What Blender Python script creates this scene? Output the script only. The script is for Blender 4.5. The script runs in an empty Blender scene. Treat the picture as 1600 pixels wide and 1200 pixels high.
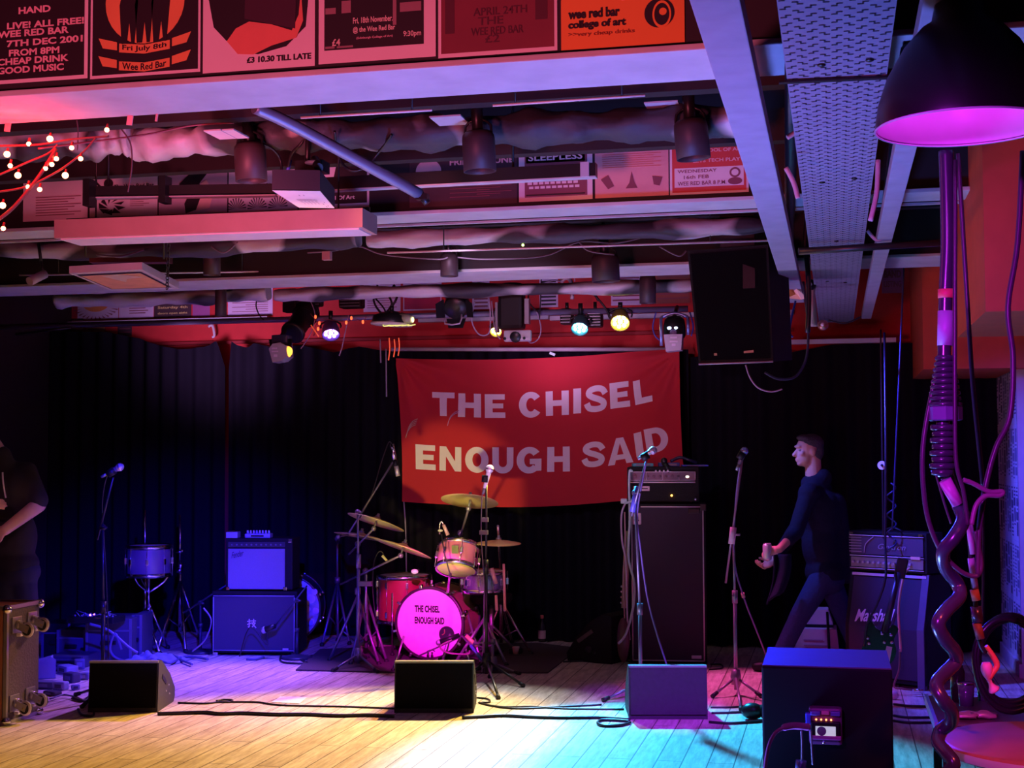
import bpy, bmesh, math, random
from mathutils import Vector, Matrix
random.seed(7)
PI = math.pi
SC = bpy.context.scene
COL = SC.collection
V = Vector
R = math.radians

# ---------------------------------------------------------------- camera
F = 2200.0
YAW = math.atan(505.0 / F)
PITCH = math.atan(106.0 / F)
ROLL = 0.004
CAM = V((0, 0, 1.63))
fwd0 = V((-math.sin(YAW), math.cos(YAW), 0)); rgt0 = V((math.cos(YAW), math.sin(YAW), 0)); up0 = V((0, 0, 1))
FW = fwd0 * math.cos(PITCH) + up0 * math.sin(PITCH)
UPc = -fwd0 * math.sin(PITCH) + up0 * math.cos(PITCH)
RT = rgt0 * math.cos(ROLL) - UPc * math.sin(ROLL)
UP = UPc * math.cos(ROLL) + rgt0 * math.sin(ROLL)
cd = bpy.data.cameras.new('camera'); cam = bpy.data.objects.new('camera', cd); COL.objects.link(cam)
cd.lens = 36 * F / 1600; cd.sensor_width = 36; cd.clip_start = 0.05; cd.clip_end = 100
cam.matrix_world = Matrix(((RT.x, UP.x, -FW.x, CAM.x), (RT.y, UP.y, -FW.y, CAM.y), (RT.z, UP.z, -FW.z, CAM.z), (0, 0, 0, 1)))
SC.camera = cam

def pt(px, py, X=None, Y=None, Z=None, D=None):
    """the point of the room seen at a pixel of the 1600x1200 photograph, on a wall, a floor level or at a distance"""
    d = FW * F + RT * (px - 800) + UP * (600 - py)
    if Y is not None: k = (Y - CAM.y) / d.y
    elif Z is not None: k = (Z - CAM.z) / d.z
    elif X is not None: k = (X - CAM.x) / d.x
    else: k = D / d.dot(fwd0)
    return CAM + d * k
def dep(p): return (p - CAM).dot(fwd0)
def mpp(p): return dep(p) / F          # metres per pixel there

# ---------------------------------------------------------------- view, world
SC.view_settings.view_transform = 'Standard'; SC.view_settings.look = 'None'
SC.view_settings.exposure = 0.0; SC.view_settings.gamma = 1.0
SC.view_settings.use_curve_mapping = False
w = bpy.data.worlds.new('world'); SC.world = w; w.use_nodes = True
w.node_tree.nodes['Background'].inputs[0].default_value = (0.25, 0.08, 0.35, 1)
w.node_tree.nodes['Background'].inputs[1].default_value = 0.004
SC.cycles.max_bounces = 5; SC.cycles.diffuse_bounces = 3; SC.cycles.glossy_bounces = 3
SC.cycles.transmission_bounces = 3; SC.cycles.caustics_reflective = False; SC.cycles.caustics_refractive = False

# ---------------------------------------------------------------- lights
def lamp(kind, name, loc, color, power, aim=None, angle=60, blend=0.3, radius=0.05, size=None):
    l = bpy.data.lights.new(name, kind); l.color = color; l.energy = power
    if kind == 'SPOT': l.spot_size = R(angle); l.spot_blend = blend; l.shadow_soft_size = radius
    elif kind == 'POINT': l.shadow_soft_size = radius
    elif kind == 'AREA': l.shape = 'RECTANGLE'; l.size, l.size_y = size
    o = bpy.data.objects.new(name, l); COL.objects.link(o); o.location = loc
    if aim is not None: o.rotation_euler = (V(aim) - V(loc)).to_track_quat('-Z', 'Y').to_euler()
    o['kind'] = 'helper'
    return o
def fl(px, py): return pt(px, py, Z=0)
P_CYAN = pt(906, 516, Y=10.75); P_YEL = pt(968, 506, Y=10.75); P_YEL2 = pt(774, 517, Y=10.75)
P_PUR = pt(517, 520, Y=10.6); P_MOV = pt(455, 552, Y=10.3); P_WASH = pt(640, 492, Y=10.5)
def below(p, d=0.0): return V((p.x, p.y - 0.1, p.z - 0.02 - d))
lamp('SPOT', 'cyan_stage_beam', below(P_CYAN, .02), (0.02, 0.46, 1.0), 1900, fl(1030, 1185), 44, .45, .05)
lamp('SPOT', 'yellow_stage_beam', below(P_YEL, .02), (1.0, 0.66, 0.10), 1050, fl(500, 1140), 46, .6, .05)
lamp('SPOT', 'amber_stage_beam', below(P_YEL2, .02), (1.0, 0.42, 0.09), 600, fl(230, 1200), 56, .7, .05)
lamp('SPOT', 'purple_stage_beam', below(P_PUR, .08), (0.42, 0.14, 1.0), 480, fl(340, 1075), 60, .8, .06)
lamp('SPOT', 'blue_stage_beam', below(P_MOV, .12), (0.10, 0.06, 1.0), 500, fl(300, 1050), 60, .8, .05)
lamp('SPOT', 'pink_stage_beam', below(pt(1030, 520, Y=10.3), .05), (1.0, 0.10, 0.62), 260, fl(1170, 1075), 44, .7, .05)
lamp('SPOT', 'blue_moving_beam', below(pt(1056, 556, Y=10.3), .05), (0.01, 0.02, 1.0), 1500, pt(1270, 1034, Z=.95), 15, .3, .04)
lamp('SPOT', 'white_stage_beam', below(pt(826, 520, Y=10.5), .05), (0.85, 0.90, 1.0), 320, fl(700, 1120), 50, .8, .05)
lamp('SPOT', 'magenta_front_beam', V((-1.6, 4.9, 2.62)), (1.0, 0.0, 0.85), 2600, pt(664, 962, D=10.7), 9.5, .2, .03)
lamp('SPOT', 'red_front_beam', V((0.6, 4.9, 2.62)), (1.0, 0.10, 0.38), 330, pt(705, 880, D=10.9), 12, .5, .03)
lamp('SPOT', 'yellow_kit_fill', V((-2.6, 6.5, .55)), (1.0, 0.82, 0.18), 500, pt(665, 822, D=10.8), 15, .4, .06)  # added low spot, stands in for yellow light bounced off the floor
lamp('SPOT', 'banner_beam', V((-2.1, 7.4, 2.68)), (0.85, 0.55, 1.0), 95, pt(840, 650, Y=11.5), 52, .6, .05)
lamp('SPOT', 'blue_front_beam', V((-2.4, 5.4, 2.62)), (0.014, 0.008, 1.0), 3600, pt(300, 960, D=11.5), 31, 1.0, .05)
lamp('SPOT', 'violet_front_beam', V((0.3, 5.6, 2.62)), (0.32, 0.03, 1.0), 1500, pt(1045, 1075, D=8.7), 15, .8, .05)
lamp('SPOT', 'blue_pillar_beam', V((-0.45, 9.45, 2.5)), (0.06, 0.06, 1.0), 520, V((1.3, 9.6, 1.2)), 84, .6, .05)
lamp('SPOT', 'orange_side_beam', V((-2.6, 5.8, 2.7)), (1.0, 0.30, 0.12), 65, V((1.2, 7.4, 2.8)), 40, .8, .1)
lamp('SPOT', 'red_poster_fill', V((-1.9, 0.4, 1.2)), (1.0, 0.14, 0.26), 580, V((-1.7, 5.0, 3.35)), 58, .6, .3)  # off-camera red fill added to light the upper posters
lamp('SPOT', 'lilac_bounce_fill', V((-1.7, 5.6, .35)), (0.70, 0.44, 1.0), 70, V((-2.0, 5.4, 3)), 124, .7, .25)  # added fill for lilac floor bounce onto the beam undersides
lamp('SPOT', 'pale_blue_bounce_fill', V((-0.6, 4.6, .35)), (0.13, 0.21, 1.0), 290, V((-0.3, 4.9, 3)), 118, .7, .25)  # no lamp stands here: blue bounce onto the near beam, added as a spot
lamp('SPOT', 'violet_bounce_fill', V((-1.6, 8.8, .35)), (0.45, 0.28, 1.0), 95, V((-1.6, 9.2, 3)), 120, .7, .25)  # added in place of stage floor bounce under the far beam
lamp('SPOT', 'violet_trunk_fill', V((-0.7, 1.2, 2.3)), (0.62, 0.03, 1.0), 380, pt(1478, 640, D=4.0), 38, .8, .06)  # unseen spot, added to tint the hanging cable trunk violet
lamp('SPOT', 'red_table_fill', V((0.9, 2.6, 2.6)), (1.0, 0.10, 0.10), 150, pt(1600, 1175, Z=.74), 22, .7, .06)  # added spot that reddens the round table, has no fixture
lamp('SPOT', 'blue_person_beam', below(pt(1046, 520, Y=10.2), .05), (0.14, 0.16, 1.0), 150, pt(1235, 790, D=10.5), 34, .6, .04)
lamp('SPOT', 'pink_arm_fill', V((-3.3, 3.0, 2.5)), (1.0, 0.32, 0.50), 130, pt(18, 812, D=9.5), 7, .8, .05)  # narrow fill added from off camera for the bare forearm
lamp('SPOT', 'wall_wash_fill', V((-5.4, 11.0, 2.40)), (0.85, 0.42, 1.0), 62, V((-5.4, 12.1, 2.85)), 120, .9, .1)  # added fill for the posters on the back wall, no lantern behind it
lamp('SPOT', 'wall_wash_fill', V((-2.3, 11.0, 2.40)), (0.85, 0.42, 1.0), 18, V((-2.3, 12.1, 2.85)), 120, .9, .1)  # weaker twin of the added wall fill
lamp('SPOT', 'red_beam_fill', V((-2.5, 5.0, 2.45)), (1.0, 0.14, 0.24), 38, V((-2.9, 7.2, 3.05)), 100, .8, .1)  # mid-air red fill, added to brighten the posters on the middle beam
lamp('POINT', 'string_glow', pt(20, 212, D=4.9), (1.0, 0.012, 0.012), 8, radius=.10)

# ---------------------------------------------------------------- materials
_M = {}
def mat(name, col, rough=0.6, metal=0.0, emit=0.0, ecol=None, var=0.15, scale=9.0, bump=0.0, spec=0.5, alpha=1.0, trans=0.0):
    if name in _M: return _M[name]
    m = bpy.data.materials.new(name); m.use_nodes = True; nt = m.node_tree; b = nt.nodes['Principled BSDF']
    c = (*col, 1)
    b.inputs['Roughness'].default_value = rough; b.inputs['Metallic'].default_value = metal
    b.inputs['Specular IOR Level'].default_value = spec
    tc = nt.nodes.new('ShaderNodeTexCoord'); n = nt.nodes.new('ShaderNodeTexNoise')
    n.inputs['Scale'].default_value = scale; n.inputs['Detail'].default_value = 4
    nt.links.new(tc.outputs['Object'], n.inputs['Vector'])
    mx = nt.nodes.new('ShaderNodeMix'); mx.data_type = 'RGBA'
    mx.inputs[6].default_value = tuple(max(0, x * (1 - var)) for x in col) + (1,)
    mx.inputs[7].default_value = tuple(min(1, x * (1 + var)) for x in col) + (1,)
    nt.links.new(n.outputs['Fac'], mx.inputs[0]); nt.links.new(mx.outputs[2], b.inputs['Base Color'])
    if bump:
        bp = nt.nodes.new('ShaderNodeBump'); bp.inputs['Strength'].default_value = bump; bp.inputs['Distance'].default_value = 0.02
        nt.links.new(n.outputs['Fac'], bp.inputs['Height']); nt.links.new(bp.outputs['Normal'], b.inputs['Normal'])
    if emit:
        b.inputs['Emission Color'].default_value = (*(ecol or col), 1); b.inputs['Emission Strength'].default_value = emit
    if trans: b.inputs['Transmission Weight'].default_value = trans
    _M[name] = m
    return m
def floor_mat():
    m = bpy.data.materials.new('wood_planks'); m.use_nodes = True; nt = m.node_tree; b = nt.nodes['Principled BSDF']
    L = nt.links.new
    tc = nt.nodes.new('ShaderNodeTexCoord'); sp = nt.nodes.new('ShaderNodeSeparateXYZ'); L(tc.outputs['Object'], sp.inputs[0])
    cb = nt.nodes.new('ShaderNodeCombineXYZ'); L(sp.outputs['Y'], cb.inputs['X']); L(sp.outputs['X'], cb.inputs['Y'])
    br = nt.nodes.new('ShaderNodeTexBrick'); L(cb.outputs[0], br.inputs['Vector'])
    br.offset = 0.37; br.inputs['Scale'].default_value = 1.0; br.inputs['Brick Width'].default_value = 1.5
    br.inputs['Row Height'].default_value = 0.135; br.inputs['Mortar Size'].default_value = 0.0035
    br.inputs['Color1'].default_value = (0.72, 0.60, 0.47, 1); br.inputs['Color2'].default_value = (0.86, 0.75, 0.62, 1)
    br.inputs['Mortar'].default_value = (0.16, 0.11, 0.08, 1)
    mp = nt.nodes.new('ShaderNodeMapping'); mp.inputs['Scale'].default_value = (14, 1.6, 1); L(tc.outputs['Object'], mp.inputs[0])
    n = nt.nodes.new('ShaderNodeTexNoise'); n.inputs['Scale'].default_value = 2.2; n.inputs['Detail'].default_value = 8; n.inputs['Roughness'].default_value = .7
    L(mp.outputs[0], n.inputs['Vector'])
    rp = nt.nodes.new('ShaderNodeValToRGB'); rp.color_ramp.elements[0].position = .36; rp.color_ramp.elements[0].color = (.50, .42, .36, 1)
    rp.color_ramp.elements[1].position = .62; rp.color_ramp.elements[1].color = (1, 1, 1, 1); L(n.outputs['Fac'], rp.inputs[0])
    mx = nt.nodes.new('ShaderNodeMix'); mx.data_type = 'RGBA'; mx.blend_type = 'MULTIPLY'; mx.inputs[0].default_value = .8
    L(br.outputs['Color'], mx.inputs[6]); L(rp.outputs[0], mx.inputs[7]); L(mx.outputs[2], b.inputs['Base Color'])
    bp = nt.nodes.new('ShaderNodeBump'); bp.inputs['Strength'].default_value = .35; bp.inputs['Distance'].default_value = .01
    ma = nt.nodes.new('ShaderNodeMath'); ma.operation = 'SUBTRACT'; L(n.outputs['Fac'], ma.inputs[0]); L(br.outputs['Fac'], ma.inputs[1])
    L(ma.outputs[0], bp.inputs['Height']); L(bp.outputs[0], b.inputs['Normal'])
    b.inputs['Roughness'].default_value = .5; b.inputs['Specular IOR Level'].default_value = .35
    return m
BLACK = mat('black_plastic', (.008, .007, .008), .5, spec=.3)
SATIN = mat('satin_black_metal', (.02, .02, .022), .35, .3)
TOLEX = mat('black_vinyl', (.010, .009, .011), .65, bump=.3, scale=160, spec=.25)
CHROME = mat('chrome', (.75, .75, .78), .18, 1.0)
STEEL = mat('grey_steel', (.42, .42, .45), .35, .8)
GREY = mat('grey_metal', (.25, .25, .28), .4, .6)
BRASS = mat('cymbal_bronze', (.78, .68, .26), .42, .35, scale=3)
WHITE = mat('white_plastic', (.8, .8, .8), .5)
PAINT = mat('pale_painted_wood', (.55, .53, .58), .8, var=.22, scale=7, bump=.25, spec=.2)
DARKPAINT = mat('black_paint', (.025, .016, .02), .8)
CEIL = mat('black_ceiling', (.016, .009, .012), .9)
REDWALL = mat('red_wall', (.55, .028, .03), .8)
ORANGE = mat('orange_bulkhead', (.62, .10, .045), .75)
def foil_mat():
    m = mat('wrapped_duct_foil', (.3, .3, .34), .6, .15, var=.3, scale=8, bump=.6, spec=.35); nt = m.node_tree; b = nt.nodes['Principled BSDF']
    n = nt.nodes.new('ShaderNodeTexNoise'); n.inputs['Scale'].default_value = 2.3; n.inputs['Detail'].default_value = 1.5
    tc = [x for x in nt.nodes if x.type == 'TEX_COORD'][0]; nt.links.new(tc.outputs['Object'], n.inputs['Vector'])
    r = nt.nodes.new('ShaderNodeValToRGB'); r.color_ramp.elements[0].position = .47; r.color_ramp.elements[0].color = (.06, .06, .075, 1)
    r.color_ramp.elements[1].position = .53; r.color_ramp.elements[1].color = (.60, .58, .64, 1)
    nt.links.new(n.outputs['Fac'], r.inputs[0]); nt.links.new(r.outputs[0], b.inputs['Base Color']); return m
FOIL = foil_mat()
RUBBER = mat('black_rubber', (.01, .01, .01), .55)
CABLE = mat('black_cable', (.014, .012, .016), .4)
CLOTH = mat('black_curtain_cloth', (.009, .008, .014), .95, spec=.05)
GRILLE = mat('black_grille_cloth', (.006, .005, .007), .9, bump=.4, scale=260, spec=.05)
TRAYM = mat('tray_paint', (.27, .25, .36), .8, var=.2, bump=.2, spec=.2)
BOARD = mat('lilac_grey_board', (.38, .36, .48), .8, var=.2, bump=.2, spec=.2)
SKIN = mat('skin', (.62, .36, .28), .55, var=.06)
TAPE = mat('white_tape', (.8, .72, .72), .6)

# ---------------------------------------------------------------- building helpers
def frame(z, x=None):
    z = V(z).normalized()
    if x is None: x = V((0, 0, 1)).cross(z) if abs(z.z) < .99 else V((1, 0, 0))
    x = (V(x) - z * V(x).dot(z)).normalized(); y = z.cross(x)
    return Matrix(((x.x, y.x, z.x, 0), (x.y, y.y, z.y, 0), (x.z, y.z, z.z, 0), (0, 0, 0, 1)))
ORI = {}
_TXT = {}
def glyphs(s, bold=0.0, italic=0.0):
    k = (s, bold, italic)
    if k not in _TXT:
        c = bpy.data.curves.new('lettering', 'FONT'); c.body = s; c.offset = bold; c.shear = italic; c.resolution_u = 3
        o = bpy.data.objects.new('lettering', c); COL.objects.link(o)
        dg = bpy.context.evaluated_depsgraph_get(); me = o.evaluated_get(dg).to_mesh()
        vs = [v.co.copy() for v in me.vertices]; fs = [tuple(p.vertices) for p in me.polygons]
        o.evaluated_get(dg).to_mesh_clear(); bpy.data.objects.remove(o); bpy.data.curves.remove(c)
        x0 = min(v.x for v in vs); x1 = max(v.x for v in vs); y0 = min(v.y for v in vs); y1 = max(v.y for v in vs)
        _TXT[k] = ([((v.x - x0) / (x1 - x0), (v.y - y0) / (y1 - y0)) for v in vs], fs)
    return _TXT[k]
class MB:
    def __init__(s): s.bm = bmesh.new()
    def _s(s, fs, sm):
        if sm:
            for f in fs: f.smooth = True
    def box(s, c, d, rot=None, bev=0.0, seg=2):
        r = bmesh.ops.create_cube(s.bm, size=1.0); vs = r['verts']
        M = Matrix.Translation(V(c)) @ (rot.to_4x4() if rot is not None else Matrix()) @ Matrix.Diagonal((*d, 1))
        bmesh.ops.transform(s.bm, matrix=M, verts=vs)
        if bev:
            es = list({e for v in vs for e in v.link_edges})
            bmesh.ops.bevel(s.bm, geom=es, offset=bev, segments=seg, affect='EDGES', profile=.6)
        return s
    def cone(s, p0, p1, r0, r1=None, n=16, cap=True, sm=True):
        p0, p1 = V(p0), V(p1); r1 = r0 if r1 is None else r1; M = frame(p1 - p0)
        X = M.to_3x3() @ V((1, 0, 0)); Yv = M.to_3x3() @ V((0, 1, 0)); a = []; b = []
        for i in range(n):
            t = 2 * PI * i / n; d = X * math.cos(t) + Yv * math.sin(t)
            a.append(s.bm.verts.new(p0 + d * r0)); b.append(s.bm.verts.new(p1 + d * r1))
        fs = [s.bm.faces.new((a[i], a[(i + 1) % n], b[(i + 1) % n], b[i])) for i in range(n)]
        s._s(fs, sm)
        if cap: s.bm.faces.new(a[::-1]); s.bm.faces.new(b)
        return s
    def tube(s, pts, r, n=8, cap=True, smooth=3):
        P = [V(p) for p in pts]
        if smooth and len(P) > 2: P = crv(P, smooth)
        rings = []; up = None
        for i, p in enumerate(P):
            t = (P[min(i + 1, len(P) - 1)] - P[max(i - 1, 0)])
            if t.length < 1e-9: t = V((0, 0, 1))
            t.normalize()
            if up is None: up = V((0, 0, 1)) if abs(t.z) < .9 else V((1, 0, 0))
            x = (up - t * up.dot(t))
            if x.length < 1e-4: x = t.orthogonal()
            x.normalize(); y = t.cross(x); up = x
            rr = r(i / (len(P) - 1)) if callable(r) else r
            rings.append([s.bm.verts.new(p + (x * math.cos(2 * PI * k / n) + y * math.sin(2 * PI * k / n)) * rr) for k in range(n)])
        fs = []
        for a, b in zip(rings, rings[1:]):
            for k in range(n): fs.append(s.bm.faces.new((a[k], a[(k + 1) % n], b[(k + 1) % n], b[k])))
        s._s(fs, True)
        if cap: s.bm.faces.new(rings[0][::-1]); s.bm.faces.new(rings[-1])
        return s
    def ball(s, c, r, n=12, rot=None):
        d = (r, r, r) if isinstance(r, (int, float)) else r
        q = bmesh.ops.create_uvsphere(s.bm, u_segments=n + 4, v_segments=n, radius=1.0)
        M = Matrix.Translation(V(c)) @ (rot.to_4x4() if rot is not None else Matrix()) @ Matrix.Diagonal((*d, 1))
        bmesh.ops.transform(s.bm, matrix=M, verts=q['verts'])
        for v in q['verts']:
            for f in v.link_faces: f.smooth = True
        return s
    def lathe(s, prof, M=None, n=40, sm=True):
        """prof: (radius, height) from one end to the other, around the local Z of M"""
        M = M or Matrix(); rings = []
        for r, z in prof:
            if r < 1e-6: rings.append([s.bm.verts.new(M @ V((0, 0, z)))])
            else: rings.append([s.bm.verts.new(M @ V((r * math.cos(2 * PI * k / n), r * math.sin(2 * PI * k / n), z))) for k in range(n)])
        fs = []
        for a, b in zip(rings, rings[1:]):
            for k in range(n):
                k2 = (k + 1) % n
                if len(a) == 1 and len(b) == 1: continue
                if len(a) == 1: fs.append(s.bm.faces.new((a[0], b[k2], b[k])))
                elif len(b) == 1: fs.append(s.bm.faces.new((a[k], a[k2], b[0])))
                else: fs.append(s.bm.faces.new((a[k], a[k2], b[k2], b[k])))
        s._s(fs, sm)
        return s
    def prism(s, poly, M, d, cap=True):
        """polygon (x, y) in M's plane pushed out to depth d along its Z"""
        a = [s.bm.verts.new(M @ V((x, y, 0))) for x, y in poly]; b = [s.bm.verts.new(M @ V((x, y, d))) for x, y in poly]
        n = len(poly)
        for i in range(n): s.bm.faces.new((a[i], a[(i + 1) % n], b[(i + 1) % n], b[i]))
        s.bm.faces.new(a[::-1]); s.bm.faces.new(b)
        return s
    def poly(s, pts):
        s.bm.faces.new([s.bm.verts.new(V(p)) for p in pts]); return s
    def grid(s, fn, nu, nv, sm=True, double=0.0):
        g = [[s.bm.verts.new(fn(i / nu, j / nv)) for j in range(nv + 1)] for i in range(nu + 1)]
        fs = [s.bm.faces.new((g[i][j], g[i + 1][j], g[i + 1][j + 1], g[i][j + 1])) for i in range(nu) for j in range(nv)]
        s._s(fs, sm); return s
    def text(s, st, fn, bold=0.0, italic=0.0):
        vs, fs = glyphs(st, bold, italic)
        bv = [s.bm.verts.new(fn(u, v)) for u, v in vs]
        for f in fs:
            try: s.bm.faces.new([bv[i] for i in f])
            except ValueError: pass
        return s
    def build(s, name, m, parent=None, local=False):
        bm = s.bm
        bmesh.ops.recalc_face_normals(bm, faces=bm.faces)
        if parent is not None and not local and parent in ORI: bmesh.ops.transform(bm, matrix=ORI[parent].inverted(), verts=bm.verts)
        me = bpy.data.meshes.new(name); bm.to_mesh(me); bm.free(); me.materials.append(m)
        o = bpy.data.objects.new(name, me); COL.objects.link(o)
        if parent is not None:
            o.parent = parent
            ORI[o] = ORI.get(parent, Matrix())
        return o
def crv(P, k):
    out = []
    for i in range(len(P) - 1):
        p0 = P[max(i - 1, 0)]; p1 = P[i]; p2 = P[i + 1]; p3 = P[min(i + 2, len(P) - 1)]
        for j in range(k):
            t = j / k
            out.append(.5 * ((2 * p1) + (-p0 + p2) * t + (2 * p0 - 5 * p1 + 4 * p2 - p3) * t * t + (-p0 + 3 * p1 - 3 * p2 + p3) * t ** 3))
    out.append(P[-1]); return out
def tag(o, label, cat=None, group=None, kind=None):
    o['label'] = label
    if cat: o['category'] = cat
    if group: o['group'] = group
    if kind: o['kind'] = kind
    return o
def thing(name, label, cat, loc=(0, 0, 0), rot=None, group=None):
    o = bpy.data.objects.new(name, None); COL.objects.link(o); o.empty_display_size = .05
    M = Matrix.Translation(V(loc)) @ (rot.to_4x4() if rot is not None else Matrix())
    o.matrix_world = M; ORI[o] = M
    return tag(o, label, cat, group)
def rz(a): return Matrix.Rotation(a, 3, 'Z')
def struct(o, label):
    o['kind'] = 'structure'; o['label'] = label; return o
def dup(o, M, label, group=None):
    r = o.copy(); COL.objects.link(r); r.matrix_world = M; ORI[r] = M; r['label'] = label
    for ch in list(o.children):
        c = ch.copy(); COL.objects.link(c); c.parent = r
        for g in list(ch.children):
            d = g.copy(); COL.objects.link(d); d.parent = c
    return r
# ================================================================ the room
YC = pt(880, 1003, Z=0).y            # curtain line at the back of the stage
YW = YC + 0.35                       # back wall
ZB = 2.83                            # underside of the cross beams
ZT = 3.55                            # ceiling
XL, XR = -7.2, 1.62
def bxm(x0, x1, y0, y1, z0, z1, bev=0.0):
    return MB().box(((x0 + x1) / 2, (y0 + y1) / 2, (z0 + z1) / 2), (x1 - x0, y1 - y0, z1 - z0), bev=bev)
struct(bxm(XL - .1, XR + .1, -3, YW + .1, -.1, 0).build('floor', floor_mat()), 'pale worn wooden plank floor running towards the stage')
struct(bxm(XL - .1, XR + .1, -3, YW + .1, ZT, ZT + .1).build('ceiling', CEIL), 'black painted ceiling above the beams')
struct(bxm(XL - .1, XR + .1, YW, YW + .1, 0, ZT).build('wall_back', REDWALL), 'red back wall above the stage curtain')
struct(bxm(XL - .1, XL, -3, YW, 0, ZT).build('wall_left', DARKPAINT), 'black side wall left of the stage')
struct(bxm(XR, XR + .1, -3, YW, 0, ZT).build('wall_right', mat('dark_red_wall', (.25, .012, .015), .8)), 'dark red side wall right of the stage')
struct(bxm(XL - .1, XR + .1, -3.1, -3, 0, ZT).build('wall_rear', DARKPAINT), 'black wall behind the audience')

# cross beams: a black fascia the posters hang on and a pale board along the underside
def yb(px, py): return pt(px, py, Z=ZB).y
B1A, B1B = yb(550, 114), yb(550, 160)
B2A, B2B = yb(557, 339), yb(557, 352)
B3A, B3B = yb(550, 431), yb(550, 446)
k = 0
for (a, b, ins) in ((B1A, B1B, .045), (B2A, B2B, .05), (B3A, B3B, .02)):
    k += 1
    struct(bxm(XL, XR, a + ins, b - .02, ZB + .022, ZT).build('trim_%d' % k, DARKPAINT), ['black fascia of the nearest cross beam carrying big posters', 'black fascia of the middle cross beam carrying pink posters', 'black fascia of the far cross beam'][k - 1])
    struct(bxm(XL, XR, a, b, ZB, ZB + .02, .004).build('trim_%d' % (k + 3), PAINT), ['scuffed pale board under the nearest cross beam', 'pale strip under the middle cross beam', 'pale strip under the far cross beam'][k - 1])
struct(bxm(XL, XR, B2B + .14, B2B + .17, ZB + .01, ZB + .02).build('trim_7', PAINT), 'thin pale rail behind the middle cross beam')
# lengthwise runs towards the stage
ZL = 2.68
def lx(px, py): return pt(px, py, Z=ZL).x
g1 = (lx(1076, 2) + lx(1175, 300)) / 2; g2 = (lx(1156, 2) + lx(1220, 300)) / 2
struct(bxm(g1, g2, .5, yb(1230, 430) + .4, ZL, ZL + .06, .004).build('trim_8', BOARD), 'pale lengthwise board left of the perforated cable tray')
t1 = (lx(1217, 2) + lx(1263, 380)) / 2; t2 = (lx(1401, 2) + lx(1349, 380)) / 2
tray = thing('cable_tray', 'wide perforated lilac cable tray running overhead towards the stage', 'cable tray', ((t1 + t2) / 2, 6, ZL))
YT1 = YC - .15
tm = MB()
for (a, b) in ((.5, 4.02), (4.035, YT1)):
    tm.box(((t1 + t2) / 2, (a + b) / 2, ZL + .002), (t2 - t1, b - a, .004))
tm.build('tray_bottom', TRAYM, tray)
tm = MB()
for x in (t1, t2): tm.box((x, (.5 + YT1) / 2, ZL + .03), (.004, YT1 - .5, .06))
tm.build('side_lip', TRAYM, tray)
hm = MB(); ncol = 9; step = .066
for i in range(int((YT1 - 2.5) / step)):
    for c in range(ncol):
        x = t1 + (t2 - t1) * (c + .5) / ncol; y = 2.5 + i * step + (c % 2) * step * .5
        sgn = 1 if c % 2 else -1; h = .0033; z = ZL - .0012
        for (cx, cy, lx_, ly_) in ((-.007 * sgn, -.008, .013, .007), (.007 * sgn, .008, .013, .007), (0, 0, .0045, .022)):
            hm.poly([(x + cx - lx_ / 2, y + cy - ly_ / 2, z), (x + cx + lx_ / 2, y + cy - ly_ / 2, z), (x + cx + lx_ / 2, y + cy + ly_ / 2, z), (x + cx - lx_ / 2, y + cy + ly_ / 2, z)])
hp = hm.build('perforations', mat('dark_slots', (.03, .025, .045), .9), tray); hp['kind'] = 'stuff'
for i, (x, y) in enumerate(((.35, 3.88), (.82, 3.86), (.3, 5.6), (.75, 5.55), (.5, 7.2), (.3, 8.9), (.7, 9.0))):
    MB().ball((t1 + (t2 - t1) * x, y, ZL - .002), (.012, .013, .005), 6).build('bolt_head', SATIN, tray)
MB().box(((t1 + t2) / 2, 4.03, ZL - .006), (t2 - t1 + .05, .022, .006), rot=rz(.06)).build('joint_strap', SATIN, tray)
r1 = (lx(1398, 240) + lx(1370, 370)) / 2
struct(bxm(r1, r1 + .075, .8, YC - .4, ZL, ZL + .05, .004).build('trim_9', BOARD), 'narrow pale lengthwise board right of the perforated cable tray')
m = MB(); m.cone(pt(1248, 393, D=7.0), pt(1490, 378, D=7.0), .018)
tag(m.build('steel_hanging_bar', SATIN), 'black horizontal bar crossing under the perforated cable tray', 'bar')
m = MB(); c0 = pt(1236, 530, Y=YC - .25); c1 = pt(1400, 536, Y=YC - .25)
m.box((c0 + c1) / 2, ((c1 - c0).x, .06, .035)); tag(m.build('tray_end_bar', PAINT), 'dull horizontal bar under the far end of the perforated tray', 'bar')

# orange bulkheads and posts at the right
HB = .58; ZBK = 1.63 + HB
XB = pt(1540, 487, Z=ZBK).x; Y2F = pt(1540, 487, Z=ZBK).y; Y2B = pt(1497, 527, Z=ZBK).y
Y1F = pt(1445, 577, Z=ZBK).y; Y1B_ = min(pt(1421, 598, Z=ZBK).y, YC + .2)
b_ = bxm(XB, XR, Y2F, Y2B, ZBK, ZT).build('trim_10', ORANGE); struct(b_, 'orange and red boxed-in bulkhead nearest at the right')
b_ = bxm(XB, XR, Y1F, Y1B_, ZBK, ZT).build('trim_11', ORANGE); struct(b_, 'orange and red boxed-in bulkhead further back at the right')
XN = pt(1555, 1008, Z=0).x
YN0 = pt(1590, 700, X=XN).y; YN1 = YC - .03
struct(bxm(XN, XR, YN0, YN1, 0, ZBK + .02).build('trim_12', mat('pasted_pillar', (.55, .55, .6), .8)), 'pale boxed pillar pasted with newspaper at the right of the stage')
nm = MB(); rn = random.Random(3)
news = thing('newspaper_cladding', 'blue-lit newspaper pages pasted on the pillar right of the stage', 'newspaper', (XN - .003, (YN0 + YN1) / 2, 1))
npg = 0
zz = .12
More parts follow.
